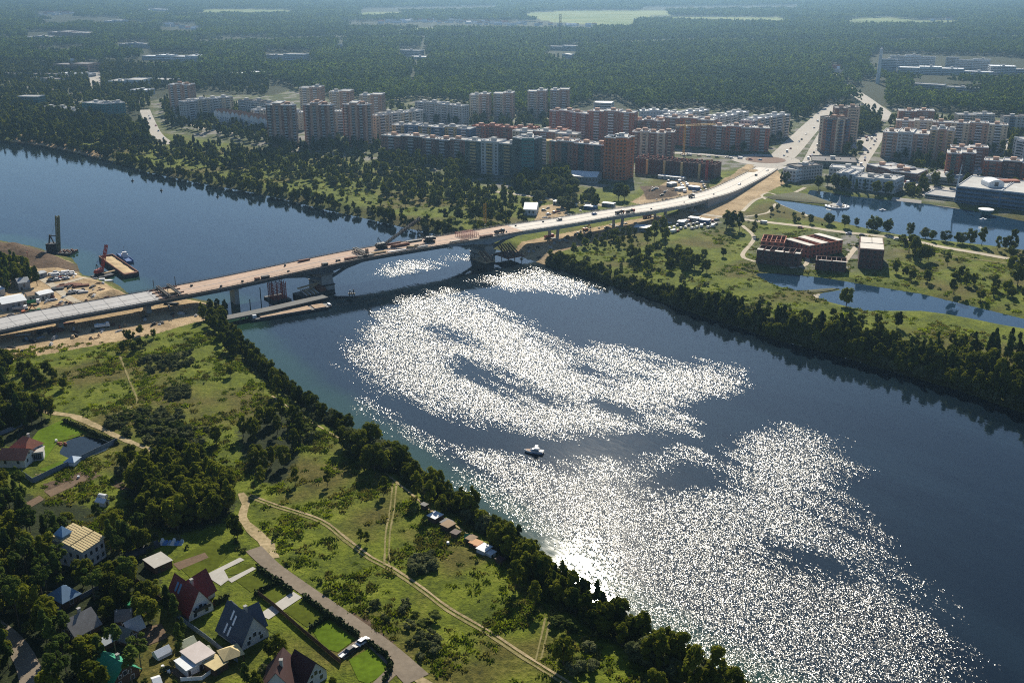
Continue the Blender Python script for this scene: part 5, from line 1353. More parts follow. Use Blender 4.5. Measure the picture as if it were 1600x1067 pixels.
# roundabout
x_, y_ = P(1196, 250)
ring = [(x_ + 34 * math.cos(a), y_ + 34 * math.sin(a)) for a in np.linspace(0, 2 * math.pi, 36)[:-1]]
patch('roundabout', ring, M_pale, .1); patch('roundabout_island', [(x_ + 20 * math.cos(a), y_ + 20 * math.sin(a)) for a in np.linspace(0, 2 * math.pi, 30)[:-1]], mat('bare_earth', (0.17, 0.10, 0.07), .95, .3, .3, obj=False), .25)
ribbon('avenue', [tuple(at_s(SE - 6, 0)[:2]), (x_ + 4, y_ - 30)], 24, M_pale, .1)
# fountain island
t_ = thing('fountain_island', 'round white fountain platform at the tip of the spit in the lake', 'fountain', (*P(1308, 323.5, LAKE_Z), LAKE_Z))
mb = MB(); mb.lathe([(9.6, -1), (9.8, 1.0), (9.3, 1.3), (9.2, 1.05)], 0, 0, 32); mb.build('platform', R_metal, t_)
mb = MB(); mb.lathe([(6.2, 1.0), (6.2, 1.5), (5.6, 1.55)], 0, 0, 28); mb.build('basin', M_pale, t_)
mb = MB(); mb.lathe([(3.0, 1.5), (2.2, 2.6), (1.5, 3.6), (.9, 5.0), (.35, 7.6), (.1, 9.0)], 1.5, 0, 12); mb.build('spire', R_metal, t_)
mb = MB()
for k in range(10):
    a = k * .628; mb.box(7.8 * math.cos(a) - .3, 7.8 * math.cos(a) + .3, 7.8 * math.sin(a) - .3, 7.8 * math.sin(a) + .3, 1.05, 2.3)
mb.build('lamp_post', M_dark, t_, kind='stuff')
for px, py, lb in ((1379, 329, 'tiny white boat on the lake right of the fountain'), (1536, 343.5, 'small white boat on the lake before the bowl pavilion')):
    mb = MB(); mb.prism([(-2.6, -.9), (1.6, -.9), (2.9, 0), (1.6, .9), (-2.6, .9)], -.2, .7); mb.box(-1, .6, -.6, .6, .7, 1.4); o = mb.build('boat', M_white); tag(o, lb, 'boat'); o.location = (*P(px, py, LAKE_Z), LAKE_Z)
# left side of the town
block('teal office block with chequered window facade', [(131, 184), (165, 186.5), (198, 184)], 161, 26, B_teal, B_gg, R_flat, stack=False, sec=17, jut=.3, dh=0, win=2.0, name='office_block', cat='office block')
block('smaller teal office block at the far left', [(30, 169.5), (62, 170)], 151.5, 18, B_teal, B_white, R_flat, stack=False, strip=True, sec=40, huts=.3, name='office_block', cat='office block')
block('low long wing between the two teal office blocks', [(69, 178), (131, 187)], 167, 14, B_grey, B_grey, R_flat, stack=False, strip=True, sec=24, name='low_building', cat='building')
block('pale panel block right of the lone brown tower', [(293, 191), (330, 186), (366, 181)], 160, 14, B_grey, B_white, alt=B_beige)
block('pale panel block above the white townhouses', [(374, 184), (425, 190)], 157, 14, B_grey, B_white, R_dark)
block('low panel block glimpsed between the left brick towers', [(394, 199), (474, 204)], 172, 14, B_beige, B_white)
block('low panel block glimpsed between the right brick towers', [(500, 206), (545, 207)], 176, 14, B_beige, B_white)
def townhouses(label, a, b, n, top):
    p, q = gp(*a), gp(*b); d = q - p; L = math.hypot(d.x, d.y); rz = math.atan2(d.y, d.x); H = top_z(a, top); w_ = L / n
    t_ = thing('townhouse_row', label, 'townhouses', (p.x, p.y, 0), rz)
    for k in range(n):
        mb = MB(); x0, x1 = k * w_, (k + 1) * w_; y0 = -1.2 * (k % 2)
        mb.box(x0, x1 - .05, y0, 13, -.5, H); mb.add([(x0, y0, H), (x1 - .05, y0, H), ((x0 + x1) / 2, y0, H + 3.4)], [(0, 1, 2)]); mb.build('wall', B_white, t_)
        mb = MB(); xm = (x0 + x1) / 2
        mb.add([(x0 - .2, y0 - .3, H - .1), (xm, y0 - .3, H + 3.6), (xm, 13.3, H + 3.6), (x0 - .2, 13.3, H - .1)], [(0, 1, 2, 3)]); mb.add([(xm, y0 - .3, H + 3.6), (x1 + .1, y0 - .3, H - .1), (x1 + .1, 13.3, H - .1), (xm, 13.3, H + 3.6)], [(0, 1, 2, 3)]); mb.build('roof', mat('dark_gable_roof', (0.07, 0.035, 0.03), .9, .2, .4, spec=.1), t_)
        mb = MB()
        for f_ in range(4):
            for xx in (.28, .72): mb.box(x0 + w_ * xx - .7, x0 + w_ * xx + .7, y0 - .06, y0 + .02, 1 + f_ * 3.0, 2.6 + f_ * 3.0)
        mb.build('window_grid', G_win, t_, kind='stuff')
    EXCL.append([(p.x, p.y), (q.x, q.y), (q.x - math.sin(rz) * 14, q.y + math.cos(rz) * 14), (p.x - math.sin(rz) * 14, p.y + math.cos(rz) * 14)])
townhouses('left row of white gabled townhouses with dark roofs', (336, 196), (376, 202), 6, 175)
townhouses('right row of white gabled townhouses with dark roofs', (378, 202), (428, 212), 7, 181)

# ---- unfinished brick shells
def shell(label, pts_px, top, depth, n, m=B_dark, slab=None, floors=3, name='unfinished_house', cap=()):
    """roofless brick shell: outer walls, cross walls, window openings as recessed boxes"""
    p, q = gp(*pts_px[0]), gp(*pts_px[1]); d = q - p; L = math.hypot(d.x, d.y); rz = math.atan2(d.y, d.x); H = top_z(pts_px[0], top)
    t_ = thing(name, label, 'unfinished building', (p.x, p.y, min(p.z, q.z)), rz)
    mb = MB(); w_ = .5
    mb.box(0, L, 0, w_, -.5, H); mb.box(0, L, depth - w_, depth, -.5, H); mb.box(0, w_, w_, depth - w_, -.5, H); mb.box(L - w_, L, w_, depth - w_, -.5, H); mb.build('outer_wall', m, t_)
    for k in range(1, n):
        mb = MB(); mb.box(L * k / n - .2, L * k / n + .2, w_, depth - w_, -.3, H - .05 - .5 * (k % 2)); mb.build('cross_wall', m, t_)
    mb = MB(); mb.box(w_, L - w_, depth * .48, depth * .48 + .4, -.3, H - .8); mb.build('spine_wall', m, t_)
    for f_ in range(1, floors):
        mb = MB(); mb.box(w_ + .01, L - w_ - .01, w_ + .01, depth - w_ - .01, H * f_ / floors - .2, H * f_ / floors); mb.build('floor_slab', M_pier, t_)
    mb = MB()
    k = max(2, int(L / 3.4))
    for f_ in range(floors):
        for i in range(k):
            x = L * (i + .5) / k
            mb.box(x - .75, x + .75, -.04, .1, H * f_ / floors + .9, H * f_ / floors + 2.3)
        for i in range(max(2, int(depth / 4))):
            y = depth * (i + .5) / max(2, int(depth / 4))
            mb.box(-.04, .1, y - .7, y + .7, H * f_ / floors + .9, H * f_ / floors + 2.3); mb.box(L - .1, L + .04, y - .7, y + .7, H * f_ / floors + .9, H * f_ / floors + 2.3)
    mb.build('window_opening', M_dark, t_, kind='stuff')
    for x0, x1, y0, y1 in cap:
        mb = MB(); mb.box(L * x0, L * x1, depth * y0, depth * y1, H + .02, H + .3); mb.build('roof_slab', M_deckw, t_)
    r = Matrix.Rotation(rz, 3, 'Z')
    EXCL.append([((r @ Vector(v)).x + p.x, (r @ Vector(v)).y + p.y) for v in ((0, 0, 0), (L, 0, 0), (L, depth, 0), (0, depth, 0))])
    return t_
shell('rear unfinished brick shell behind the slab topped one', [(1187, 397), (1224, 400)], 377, 20, 5, m=B_red)
shell('leftmost unfinished brick shell with pale slabs on its front by the pond', [(1181, 412), (1247, 419)], 391, 14, 7, cap=((0, .14, -.02, .28), (.2, .3, -.02, .12), (.42, .62, -.02, .2), (.66, .76, -.02, .12), (.9, 1.02, -.02, .22)))
shell('unfinished brick shell with slanted pale roof stripes in the middle', [(1262, 404), (1315, 394)], 384, 21, 6, m=B_red, cap=((0, .16, -.02, 1.02), (.36, .56, -.02, 1.02), (.84, 1.0, -.02, 1.02)))
shell('low unfinished brick shell nearest the pond with a pale front ledge', [(1273, 422), (1321, 426)], 407, 12, 6, cap=((.55, 1.0, -.02, .1), (.1, .5, -.03, .06)))
shell('square unfinished brick block covered by pale roof slabs', [(1340, 419), (1378, 422)], 389, 34, 3, floors=4, cap=((.02, .98, .03, .45), (.04, .5, .5, .95), (.52, .96, .5, .95)))
u1 = shell('long unfinished dark red brick block with scaffold posts by the approach', [(992, 270), (1115, 282)], 247, 20, 18, m=B_dark, floors=6, name='unfinished_block')
mb = MB(); p, q = gp(992, 270), gp(1115, 282); L = (q - p).length; H = top_z((992, 270), 247)
for k in range(26):
    x = L * (k + .5) / 26; mb.box(x - .6, x + .6, 3 + (k * 5 % 13), 4 + (k * 5 % 13), H, H + 1.2 + (k % 3) * .5)
mb.build('wall_stub', B_red, u1, kind='stuff')
for k in range(4):
    mb = MB(); x = L * (.16 + .22 * k); mb.box(x - 1.0, x + 1.0, -1.4, -.05, 0, H - .5); mb.build('scaffold_bay', B_yel, u1)

# ---- far places
FB = dict(name='far_building', cat='building', stack=False, strip=True, huts=.5)
for lb, pts, top, dp, wl, rf_ in (('tall white slab at the left of the white forest campus', [(1371, 112), (1400, 113)], 93, 22, B_white, R_flat), ('rear white slab of the forest campus with red boxes on its roof', [(1389, 104), (1460, 106)], 88, 24, B_white, R_flat),
        ('long low pale blue hall in front of the forest campus', [(1402, 115), (1505, 118)], 106, 50, B_white, R_metal), ('square white tower in the middle of the forest campus', [(1476, 107), (1492, 108)], 90, 24, B_white, R_flat), ('right white slab of the forest campus', [(1492, 108), (1545, 110)], 94, 24, B_white, R_flat),
        ('bright roofed low hall at the right of the forest campus', [(1505, 118), (1550, 120)], 112, 40, B_white, R_metal), ('long white roofed hall by the right edge of the forest', [(1546, 117), (1586, 118)], 104, 60, B_white, R_metal), ('pale hall at the right picture edge in the forest', [(1588, 118), (1650, 119)], 109, 40, B_white, R_flat),
        ('low hall in the clearing below the forest campus', [(1424, 138), (1474, 141)], 131, 30, B_grey, R_flat), ('second low hall in the clearing below the forest campus', [(1478, 143), (1530, 146)], 136, 26, B_grey, R_flat),
        ('bright roofed halls at the left forest edge, left one', [(222, 94), (268, 95)], 88, 50, B_white, R_metal), ('bright roofed halls at the left forest edge, right one', [(270, 97), (312, 98)], 89, 60, B_white, R_metal), ('long bright hall far off in the upper left', [(163, 36), (192, 36.5)], 33, 60, B_white, R_metal),
        ('white institute block in the upper middle left forest', [(416, 95), (442, 96)], 86, 40, B_white, R_flat), ('second white institute block in the upper middle left forest', [(443, 96), (476, 97)], 85, 40, B_white, R_flat), ('lone white tower block deep in the forest', [(527, 80), (535.5, 80)], 70, 25, B_white, R_flat), ('dark slab building deep in the middle forest', [(625, 89), (656, 90)], 79, 40, B_grey, R_flat),
        ('small white hall below the dark forest slab', [(640, 93), (668, 93.5)], 89, 40, B_white, R_metal), ('low halls under the radio mast in the forest', [(856, 79), (902, 80)], 73, 40, B_grey, R_flat), ('small white building under the radio mast', [(878, 91), (892, 92)], 85, 30, B_white, R_metal), ('small pale cabin left of the radio mast', [(824, 77), (831, 77)], 73, 25, B_white, R_flat),
        ('grey blue long building in the upper left forest', [(186, 75), (234, 76)], 69, 40, B_grey, R_flat), ('brown factory roofs beside the left avenue', [(84, 112), (140, 114)], 101, 60, B_pink, R_dark), ('pale hall beside the left avenue', [(92, 121), (118, 122)], 115, 40, B_white, R_metal), ('second pale hall beside the left avenue', [(124, 121), (138, 121.5)], 116, 40, B_white, R_metal),
        ('pale blue halls around the green pitch', [(170, 138), (224, 139)], 127, 60, B_white, R_flat), ('low white shop below the pale blue halls', [(204, 149), (229, 150)], 141, 40, B_white, R_metal), ('pale halls right of the green pitch', [(233, 130), (268, 132)], 124, 40, B_white, R_flat), ('long flat white roofed shed row in the upper left wood', [(307, 122), (336, 122.5)], 119, 30, B_white, R_metal),
        ('long white roofed shed row right of the shorter one', [(350, 121), (412, 122)], 115, 40, B_white, R_metal), ('low flat roof block among the left trees', [(40, 130), (90, 134)], 123, 30, B_grey, R_dark), ('flat roofed block left of the avenue trees', [(0, 122), (24, 123)], 115, 30, B_grey, R_dark), ('dark roofed works row left of the pale halls', [(46, 121), (110, 126)], 116, 25, B_grey, R_dark),
        ('rosy roofed works far off at left', [(75, 57), (140, 58)], 51, 90, B_pink, R_flat), ('pale works roof far off at left', [(40, 62), (88, 62.5)], 58, 60, B_grey, R_flat), ('bright long hall near the far left horizon', [(226, 18), (264, 18.3)], 15.5, 90, B_white, R_metal), ('pale roofs beside the river wood at far left', [(336, 95), (400, 96)], 90, 40, B_pink, R_flat)):
    block(lb, pts, top, dp * .55, wl, wl, rf_, sec=34, jut=2.5, dh=2.4, **FB)
# far villages: white houses in the fields
hm_ = MB(); hm_.box(-7, 7, -5, 5, 0, 5); hm_.add([(-7.5, -5.5, 5), (7.5, -5.5, 5), (7.5, 0, 8.5), (-7.5, 0, 8.5), (7.5, 5.5, 5), (-7.5, 5.5, 5)], [(0, 1, 2, 3), (3, 2, 4, 5)], 1); hm_.add([(-7, -5, 5), (-7, 5, 5), (-7, 0, 8.3)], [(0, 2, 1)]); hm_.add([(7, -5, 5), (7, 5, 5), (7, 0, 8.3)], [(0, 1, 2)])
hmesh = [hm_.mesh('house', [B_white, q]) for q in (R_metal, R_flat, R_tile)]
rr = random.Random(3)
for n, x0, y0, x1, y1, where in ((16, 60, 25, 118, 20, 'in the village line near the upper left horizon'), (14, 150, 14, 205, 12, 'on the hazy upper left horizon'), (12, 250, 40, 308, 46, 'in the forest clearing at upper left'), (26, 590, 36, 720, 35, 'in the village beyond the middle forest'), (22, 720, 36, 820, 40, 'in the village left of the pale fields'), (10, 820, 40, 935, 42, 'along the lower edge of the pale fields'),
                                 (8, 815, 17, 890, 14, 'above the pale fields'), (6, 1180, 4, 1230, 4, 'on the hazy horizon right of the middle'), (8, 1455, 33, 1600, 34, 'in the far clearing at upper right'), (10, 20, 80, 120, 100, 'among the trees of the left suburb'), (8, 0, 86, 40, 92, 'at the left edge suburb'), (7, 1297, 110, 1318, 115, 'in the forest clearing by the forest road')):
    for k in range(n):
        f_ = (k + rr.random()) / n
        x, y = P(x0 + (x1 - x0) * f_, y0 + (y1 - y0) * f_ + rr.uniform(-2.0, 2.0))
        o = link('far_house', rr.choice(hmesh)); tag(o, 'bright roofed house ' + where, 'house', 'houses ' + where)
        o.location = (x, y, hz_(x, y)); o.rotation_euler = (0, 0, rr.uniform(-.5, .5)); o.scale = (rr.uniform(.8, 1.5),) * 3
mb = MB(); lattice(mb, (0, 0, 0), (0, 0, 75), 4, 18, .5); o = mb.build('radio_mast', M_dark); tag(o, 'dark lattice radio mast rising from the forest', 'mast'); o.location = (*P(875, 70), 0)
mb = MB(); mb.lathe([(3.4, 0), (2.8, 30), (2.3, 58)], 0, 0, 14); o = mb.build('chimney', B_white); tag(o, 'tall pale chimney at the left end of the forest campus', 'chimney'); o.location = (*P(1371, 131), 0)
# street traffic and parked cars of the town
def line_cars(n, a, b, where, group, jit=1.0, k0=0):
    for k in range(n):
        f_ = (k + rr.uniform(.1, .9)) / n
        far_car(a[0] + (b[0] - a[0]) * f_ + rr.uniform(-jit, jit), a[1] + (b[1] - a[1]) * f_ + rr.uniform(-jit, jit) * .4, heading(a, b) + (math.pi if k % 2 else 0) + rr.uniform(-.1, .1), (k * 5 + k0) % 6, where, group)
line_cars(9, (1218, 250), (1288, 182), 'driving on the wide avenue', 'cars on the avenue', 2.5)
line_cars(12, (1262, 254), (1290, 210), 'parked along the side street by the twin tower', 'cars by the twin tower', 3)
line_cars(16, (1336, 228), (1362, 214), 'parked in the lot right of the twin tower', 'cars right of the twin tower', 6)
line_cars(9, (1340, 268), (1372, 214), 'on the street up to the forest road', 'cars on the forest road street', 1.5)
line_cars(12, (1412, 290), (1450, 270), 'parked on the lot beside the flat hall', 'cars beside the flat hall', 5)
line_cars(8, (1518, 286), (1530, 264), 'parked between the dark red blocks', 'cars between the dark red blocks', 3)
line_cars(9, (1455, 298), (1490, 310), 'on the plaza by the blue centre', 'cars on the plaza', 4)
line_cars(6, (1130, 341), (1440, 380), 'on the sandy lakeside road', 'cars on the lakeside road', .3)
line_cars(10, (1060, 242), (1190, 251), 'on the street before the brown blocks', 'cars before the brown blocks', 1.5)
line_cars(10, (500, 222), (545, 232), 'parked between the brick towers', 'cars between the brick towers', 4)
line_cars(8, (690, 248), (720, 262), 'parked beside the long brown block', 'cars beside the brown block', 4)
line_cars(9, (290, 192), (420, 217), 'on the street below the townhouses', 'cars below the townhouses', 1)
line_cars(5, (228, 175), (258, 220), 'on the left avenue down to the river', 'cars on the left avenue', 1)
line_cars(8, (1548, 238), (1578, 224), 'parked by the white round tower', 'cars by the white round tower', 3)
# ------------------------------------------------------------------ houses and gardens at the lower left
V_white = mat('white_render', (0.50, 0.50, 0.50), .85, .12, .5); V_red = mat('dark_red_roof', (0.17, 0.025, 0.02), .6, .2, .8, spec=.4); V_navy = mat('slate_roof', (0.05, 0.062, 0.085), .6, .2, .8, spec=.4)
V_blue = mat('blue_sheet_roof', (0.14, 0.25, 0.38), .45, .12, .6, spec=.5); V_tile = mat('brick_tile_roof', (0.34, 0.13, 0.08), .8, .2, 1.0); V_grey = mat('old_slate_roof', (0.17, 0.165, 0.16), .85, .25, .8)
V_green = mat('green_sheet_roof', (0.015, 0.24, 0.13), .45, .12, .6, spec=.5); V_tan = mat('straw_roof', (0.52, 0.42, 0.22), .9, .22, 1.2); V_log = mat('dark_timber', (0.09, 0.055, 0.035), .9, .3, 1.0); V_plast = mat('greenhouse_film', (0.66, 0.68, 0.70), .35, .1, .6, spec=.5)
V_plg = mat('greenish_film', (0.50, 0.52, 0.36), .5, .12, .8); V_brown = mat('maroon_roof', (0.05, 0.02, 0.018), .7, .2, .8)
def gable(t_, a, b, zr, width, eave, wallm, roofm, hip=False, origin=None, base=-1.0, chim=True, over=.5, gwin=True, first=True):
    """a roofed wing under the ridge a-b (photo pixels of the ridge, at height zr)"""
    A, B_ = Vector((*P(*a, zr), 0)), Vector((*P(*b, zr), 0))
    d = (B_ - A); L = d.length; d.normalize(); rz = math.atan2(d.y, d.x)
    M_ = Matrix.Translation(A - t_.location) @ Matrix.Rotation(rz, 4, 'Z')
    def place(mb): mb.v = [tuple(M_ @ Vector(v)) for v in mb.v]; return mb
    h = width / 2; z0 = 0.0; gx_ = over
    mb = MB(); zb = base - A.z
    mb.box(0, L, -h + over, h - over, base, eave)
    if not hip:
        for x, fl_ in ((0, 0), (L, 1)):
            f_ = (0, 1, 2) if fl_ else (0, 2, 1)
            mb.add([(x, -h + over, eave), (x, h - over, eave), (x, 0, zr - .25)], [f_])
    w_ = place(mb).build('wall', wallm, t_)
    mb = MB(); s = (zr - eave) / (h - over); ze = zr - s * h; th = .18
    xi = h * .75 if hip else 0
    for sg in (-1, 1):
        vs = [(-gx_, sg * h, ze), (L + gx_, sg * h, ze), (L + gx_ - (xi if hip else 0), 0, zr), (-gx_ + (xi if hip else 0), 0, zr)]
        if sg > 0: vs = vs[::-1]
        mb.add(vs + [(x, y, z + th) for x, y, z in vs], [(3, 2, 1, 0), (4, 5, 6, 7), (0, 1, 5, 4), (1, 2, 6, 5), (2, 3, 7, 6), (3, 0, 4, 7)])
    if hip:
        for x, xr in ((-gx_, -gx_ + xi), (L + gx_, L + gx_ - xi)):
            mb.add([(x, -h, ze + th), (x, h, ze + th), (xr, 0, zr + th)], [(0, 1, 2) if x > 0 else (0, 2, 1)])
    r_ = place(mb).build('roof', roofm, t_)
    # windows with frames: on both gables and along the two long walls
    def win(x, y, z, ax, ww=1.1, hh=1.3):
        f_ = MB(); g_ = MB()
        if ax == 'x':
            f_.box(x - .05, x + .05, y - ww / 2 - .1, y + ww / 2 + .1, z - .1, z + hh + .1); g_.box(x - .08, x + .08, y - ww / 2, y + ww / 2, z, z + hh)
        else:
            f_.box(x - ww / 2 - .1, x + ww / 2 + .1, y - .05, y + .05, z - .1, z + hh + .1); g_.box(x - ww / 2, x + ww / 2, y - .08, y + .08, z, z + hh)
        o = place(f_).build('window', M_white, t_); place(g_).build('pane', M_glass, o)
    if gwin:
        for x in (-.02, L + .02):
            if not hip:
                win(x, 0, eave + .6, 'x')
                if zr - eave > 3.4: win(x, -h * .32, eave + .3, 'x', .8, 1.0); win(x, h * .32, eave + .3, 'x', .8, 1.0)
            for y in (-h * .42, h * .42): win(x, y, max(.9, eave - 2.0), 'x')
        for k in range(max(1, int(L / 4))):
            x = L * (k + .5) / max(1, int(L / 4))
            for y in (-h + over - .02, h - over + .02): win(x, y, max(.8, eave - 2.0), 'y')
    if chim:
        mb = MB(); mb.box(L * .62 - .4, L * .62 + .4, .3, 1.1, zr - 1.5, zr + 1.1); mb.box(L * .62 - .5, L * .62 + .5, .2, 1.2, zr + 1.1, zr + 1.25); place(mb).build('chimney', M_pier, r_)
    r = Matrix.Rotation(rz, 3, 'Z')
    EXCL.append([((r @ Vector(v)).x + A.x, (r @ Vector(v)).y + A.y) for v in ((0, -h, 0), (L, -h, 0), (L, h, 0), (0, h, 0))])
    return M_, L, r_, w_
def house(label, px, cat='house', name='house'): 
    return thing(name, label, cat, gp(*px, -.1))
def add_skylights(t_, M_, spots, h, zr, eave, over, m=M_white, sz=.9):
    """roof windows lying on the slope at (x along ridge, fraction down, side)"""
    s = (zr - eave) / (h - over)
    for x, f_, sg in spots:
        y = sg * h * f_; z = zr - s * h * f_ + .22; dy = .75; dz = s * dy
        mb = MB()
        vs = [(x - sz / 2, y - sg * dy, z + dz), (x + sz / 2, y - sg * dy, z + dz), (x + sz / 2, y + sg * dy, z - dz), (x - sz / 2, y + sg * dy, z - dz)]
        if sg < 0: vs = vs[::-1]
        vs2 = [(a, b, c + .1) for a, b, c in vs]
        mb.add(vs + vs2, [(0, 1, 2, 3), (7, 6, 5, 4), (0, 4, 5, 1), (1, 5, 6, 2), (2, 6, 7, 3), (3, 7, 4, 0)])
        mb.v = [tuple(M_ @ Vector(v)) for v in mb.v]
        mb.build('skylight', m, t_)
# red roofed house
t_ = house('large house with steep dark red roof and white front gable', (305, 940))
M_, L, r_, w_ = gable(t_, (274, 896), (310, 921), 9.2, 9.2, 2.4, V_white, V_red)
gable(t_, (293, 906), (320, 889), 8.4, 7.6, 2.6, V_white, V_red, chim=False)
add_skylights(t_, M_, [(3, .35, -1), (4.6, .35, -1)], 4.6, 9.2, 2.4, .5, V_blue)
mb = MB(); mb.box(L + .1, L + 1.5, -2.6, 2.6, 3.0, 3.2); mb.box(L + 1.42, L + 1.5, -2.6, 2.6, 3.2, 4.1); mb.v = [tuple(M_ @ Vector(v)) for v in mb.v]; mb.build('balcony', M_dark, t_)
# slate roofed house
t_ = house('large house with dark slate roof and pale pointed front gable', (375, 985))
M_, L, r_, w_ = gable(t_, (357, 938), (395, 963), 9.2, 10.2, 2.1, V_white, V_navy)
gable(t_, (379, 952), (402, 941), 8.6, 8.0, 3.2, V_white, V_navy, chim=False)
add_skylights(t_, M_, [(4, .32, -1), (5.6, .42, -1), (3.4, .75, -1), (5.2, .78, -1)], 5.1, 9.2, 2.1, .5, M_white, .7)
mb = MB(); mb.lathe([(1.9, -1), (1.9, 6.0), (.15, 8.6)], -.4, 1.0, 12); mb.v = [tuple(M_ @ Vector(v)) for v in mb.v]; mb.build('turret', V_navy, t_)
# white villa with red tiles and pond
t_ = house('white villa with brick red tiled roofs beside the garden pond', (35, 712))
gable(t_, (28, 679), (51, 685), 8.5, 9.0, 5.0, V_white, V_tile, hip=True)
gable(t_, (4, 700), (44, 701), 6.6, 9.0, 4.0, V_white, V_tile, chim=False)
A = gp(46, 722); B2 = gp(69, 719)
mb = MB(); rz = math.atan2(B2.y - A.y, B2.x - A.x); L = (B2 - A).length
M2 = Matrix.Translation(A - t_.location) @ Matrix.Rotation(rz, 4, 'Z')
mb.box(0, L, 0, 5.0, -.5, 3.4); mb.v = [tuple(M2 @ Vector(v)) for v in mb.v]; mb.build('wall', V_white, t_)
mb = MB(); mb.box(-.3, L + .3, -.3, 5.3, 3.42, 3.65); mb.v = [tuple(M2 @ Vector(v)) for v in mb.v]; mb.build('roof', M_conc, t_)
mb = MB()
for k in range(6): mb.box(.4 + k * (L - 1) / 6, .4 + k * (L - 1) / 6 + .6, -.06, .02, .4, 2.9)
mb.v = [tuple(M2 @ Vector(v)) for v in mb.v]; mb.build('window_band', M_glass, t_, kind='stuff')
t_ = house('blue roofed open garden pavilion on the pond edge', (112, 722), 'pavilion', 'garden_pavilion')
gable(t_, (106, 712), (119, 713), 3.6, 5.5, 2.3, M_white, V_blue, hip=True, chim=False, gwin=False)
# house with three straw coloured roof strips
t_ = house('tall white house with three straw yellow lean-to roof strips', (140, 860))
A = Vector((*P(104, 852, 8), 0)); d = Vector((*P(164, 824, 8), 0)) - Vector((*P(112, 838, 8), 0))
A = Vector((*P(127, 864, 7.5), 0)); Bv = Vector((*P(165, 839, 7.5), 0)); d = Bv - A; L = d.length; rz = math.atan2(d.y, d.x)
M2 = Matrix.Translation(A - t_.location) @ Matrix.Rotation(rz, 4, 'Z')
mb = MB(); mb.box(0, L, 0, 14.5, -1, 7.2); mb.v = [tuple(M2 @ Vector(v)) for v in mb.v]; mb.build('wall', V_white, t_)
for y0, y1, z0, z1 in ((-.5, 4.6, 7.3, 8.6), (5.2, 9.6, 8.6, 9.6), (10.4, 14.6, 9.0, 9.8)):
    mb = MB(); vs = [(-.5, y0, z0), (L + .5, y0, z0), (L + .5, y1, z1), (-.5, y1, z1)]
    mb.add(vs + [(x, y, z + .2) for x, y, z in vs], [(3, 2, 1, 0), (4, 5, 6, 7), (0, 1, 5, 4), (1, 2, 6, 5), (2, 3, 7, 6), (3, 0, 4, 7)])
    mb.v = [tuple(M2 @ Vector(v)) for v in mb.v]; r_ = mb.build('roof', V_tan, t_)
    mb = MB()
    for k in range(9): mb.beam((L * (k + .5) / 9, y0, z0 + .25), (L * (k + .5) / 9, y1, z1 + .25), .12, .1)
    mb.v = [tuple(M2 @ Vector(v)) for v in mb.v]; mb.build('roof_seam', M_plank, r_, kind='stuff')
mb = MB(); mb.box(.2, L - .2, 4.6, 14.4, 7.2, 8.4); mb.v = [tuple(M2 @ Vector(v)) for v in mb.v]; mb.build('upper_wall', V_white, t_)
mb = MB(); mb.box(1, 5, 9.6, 13.5, 8.4, 10.6); mb.add([(.6, 9.2, 10.6), (5.4, 9.2, 10.6), (5.4, 13.9, 10.6), (.6, 13.9, 10.6), (3, 11.5, 13.4)], [(0, 1, 4), (1, 2, 4), (2, 3, 4), (3, 0, 4)]); mb.v = [tuple(M2 @ Vector(v)) for v in mb.v]; mb.build('turret', V_blue, t_)
for k in range(4):
    for z in (1.0, 4.2):
        mb = MB(); mb.box(L * (k + .5) / 4 - .55, L * (k + .5) / 4 + .55, -.05, .03, z, z + 1.5); mb.v = [tuple(M2 @ Vector(v)) for v in mb.v]; mb.build('window', M_glass, t_)
        mb = MB(); mb.box(-.05, .03, 2 + k * 3.3, 3.1 + k * 3.3, z, z + 1.5); mb.v = [tuple(M2 @ Vector(v)) for v in mb.v]; mb.build('window', M_glass, t_)
t_.scale = (.88, .88, .95)
r = Matrix.Rotation(rz, 3, 'Z'); EXCL.append([((r @ Vector(v)).x + A.x, (r @ Vector(v)).y + A.y) for v in ((0, 0, 0), (L, 0, 0), (L, 14.5, 0), (0, 14.5, 0))])
t_ = house('small brick house with bright blue hipped roof', (98, 935)); gable(t_, (84, 922), (111, 908), 5.8, 8.2, 3.0, V_log, V_blue, hip=True, chim=False)
t_ = house('old house with mossy grey slate gable roof', (120, 980)); gable(t_, (102, 969), (140, 949), 6.2, 9.5, 2.6, V_log, V_grey)
t_ = house('small grey roofed cottage above the green roofed house', (190, 985)); gable(t_, (179, 975), (204, 983), 4.6, 5.5, 2.2, V_log, V_grey, chim=False)
t_ = house('small cottage with light grey roof right of the other cottage', (206, 975)); gable(t_, (195, 972), (217, 961), 4.8, 4.6, 2.2, V_log, M_roofg, chim=False)
t_ = house('tiny dark cottage behind the grey cottages', (194, 955)); gable(t_, (182, 953), (204, 951), 4.2, 5.0, 2.2, V_log, V_grey, chim=False)
t_ = house('dark timber house with bright green sheet roof', (172, 1050)); gable(t_, (160, 1017), (193, 1037), 6.8, 9.5, 2.8, V_log, V_green)
t_ = house('dark maroon roofed villa at the bottom edge', (450, 1045)); gable(t_, (442, 1013), (431, 1050), 7.8, 9.5, 2.6, V_white, V_brown); gable(t_, (462, 1015), (492, 1034), 7.2, 8.2, 2.6, V_white, V_brown, chim=False)
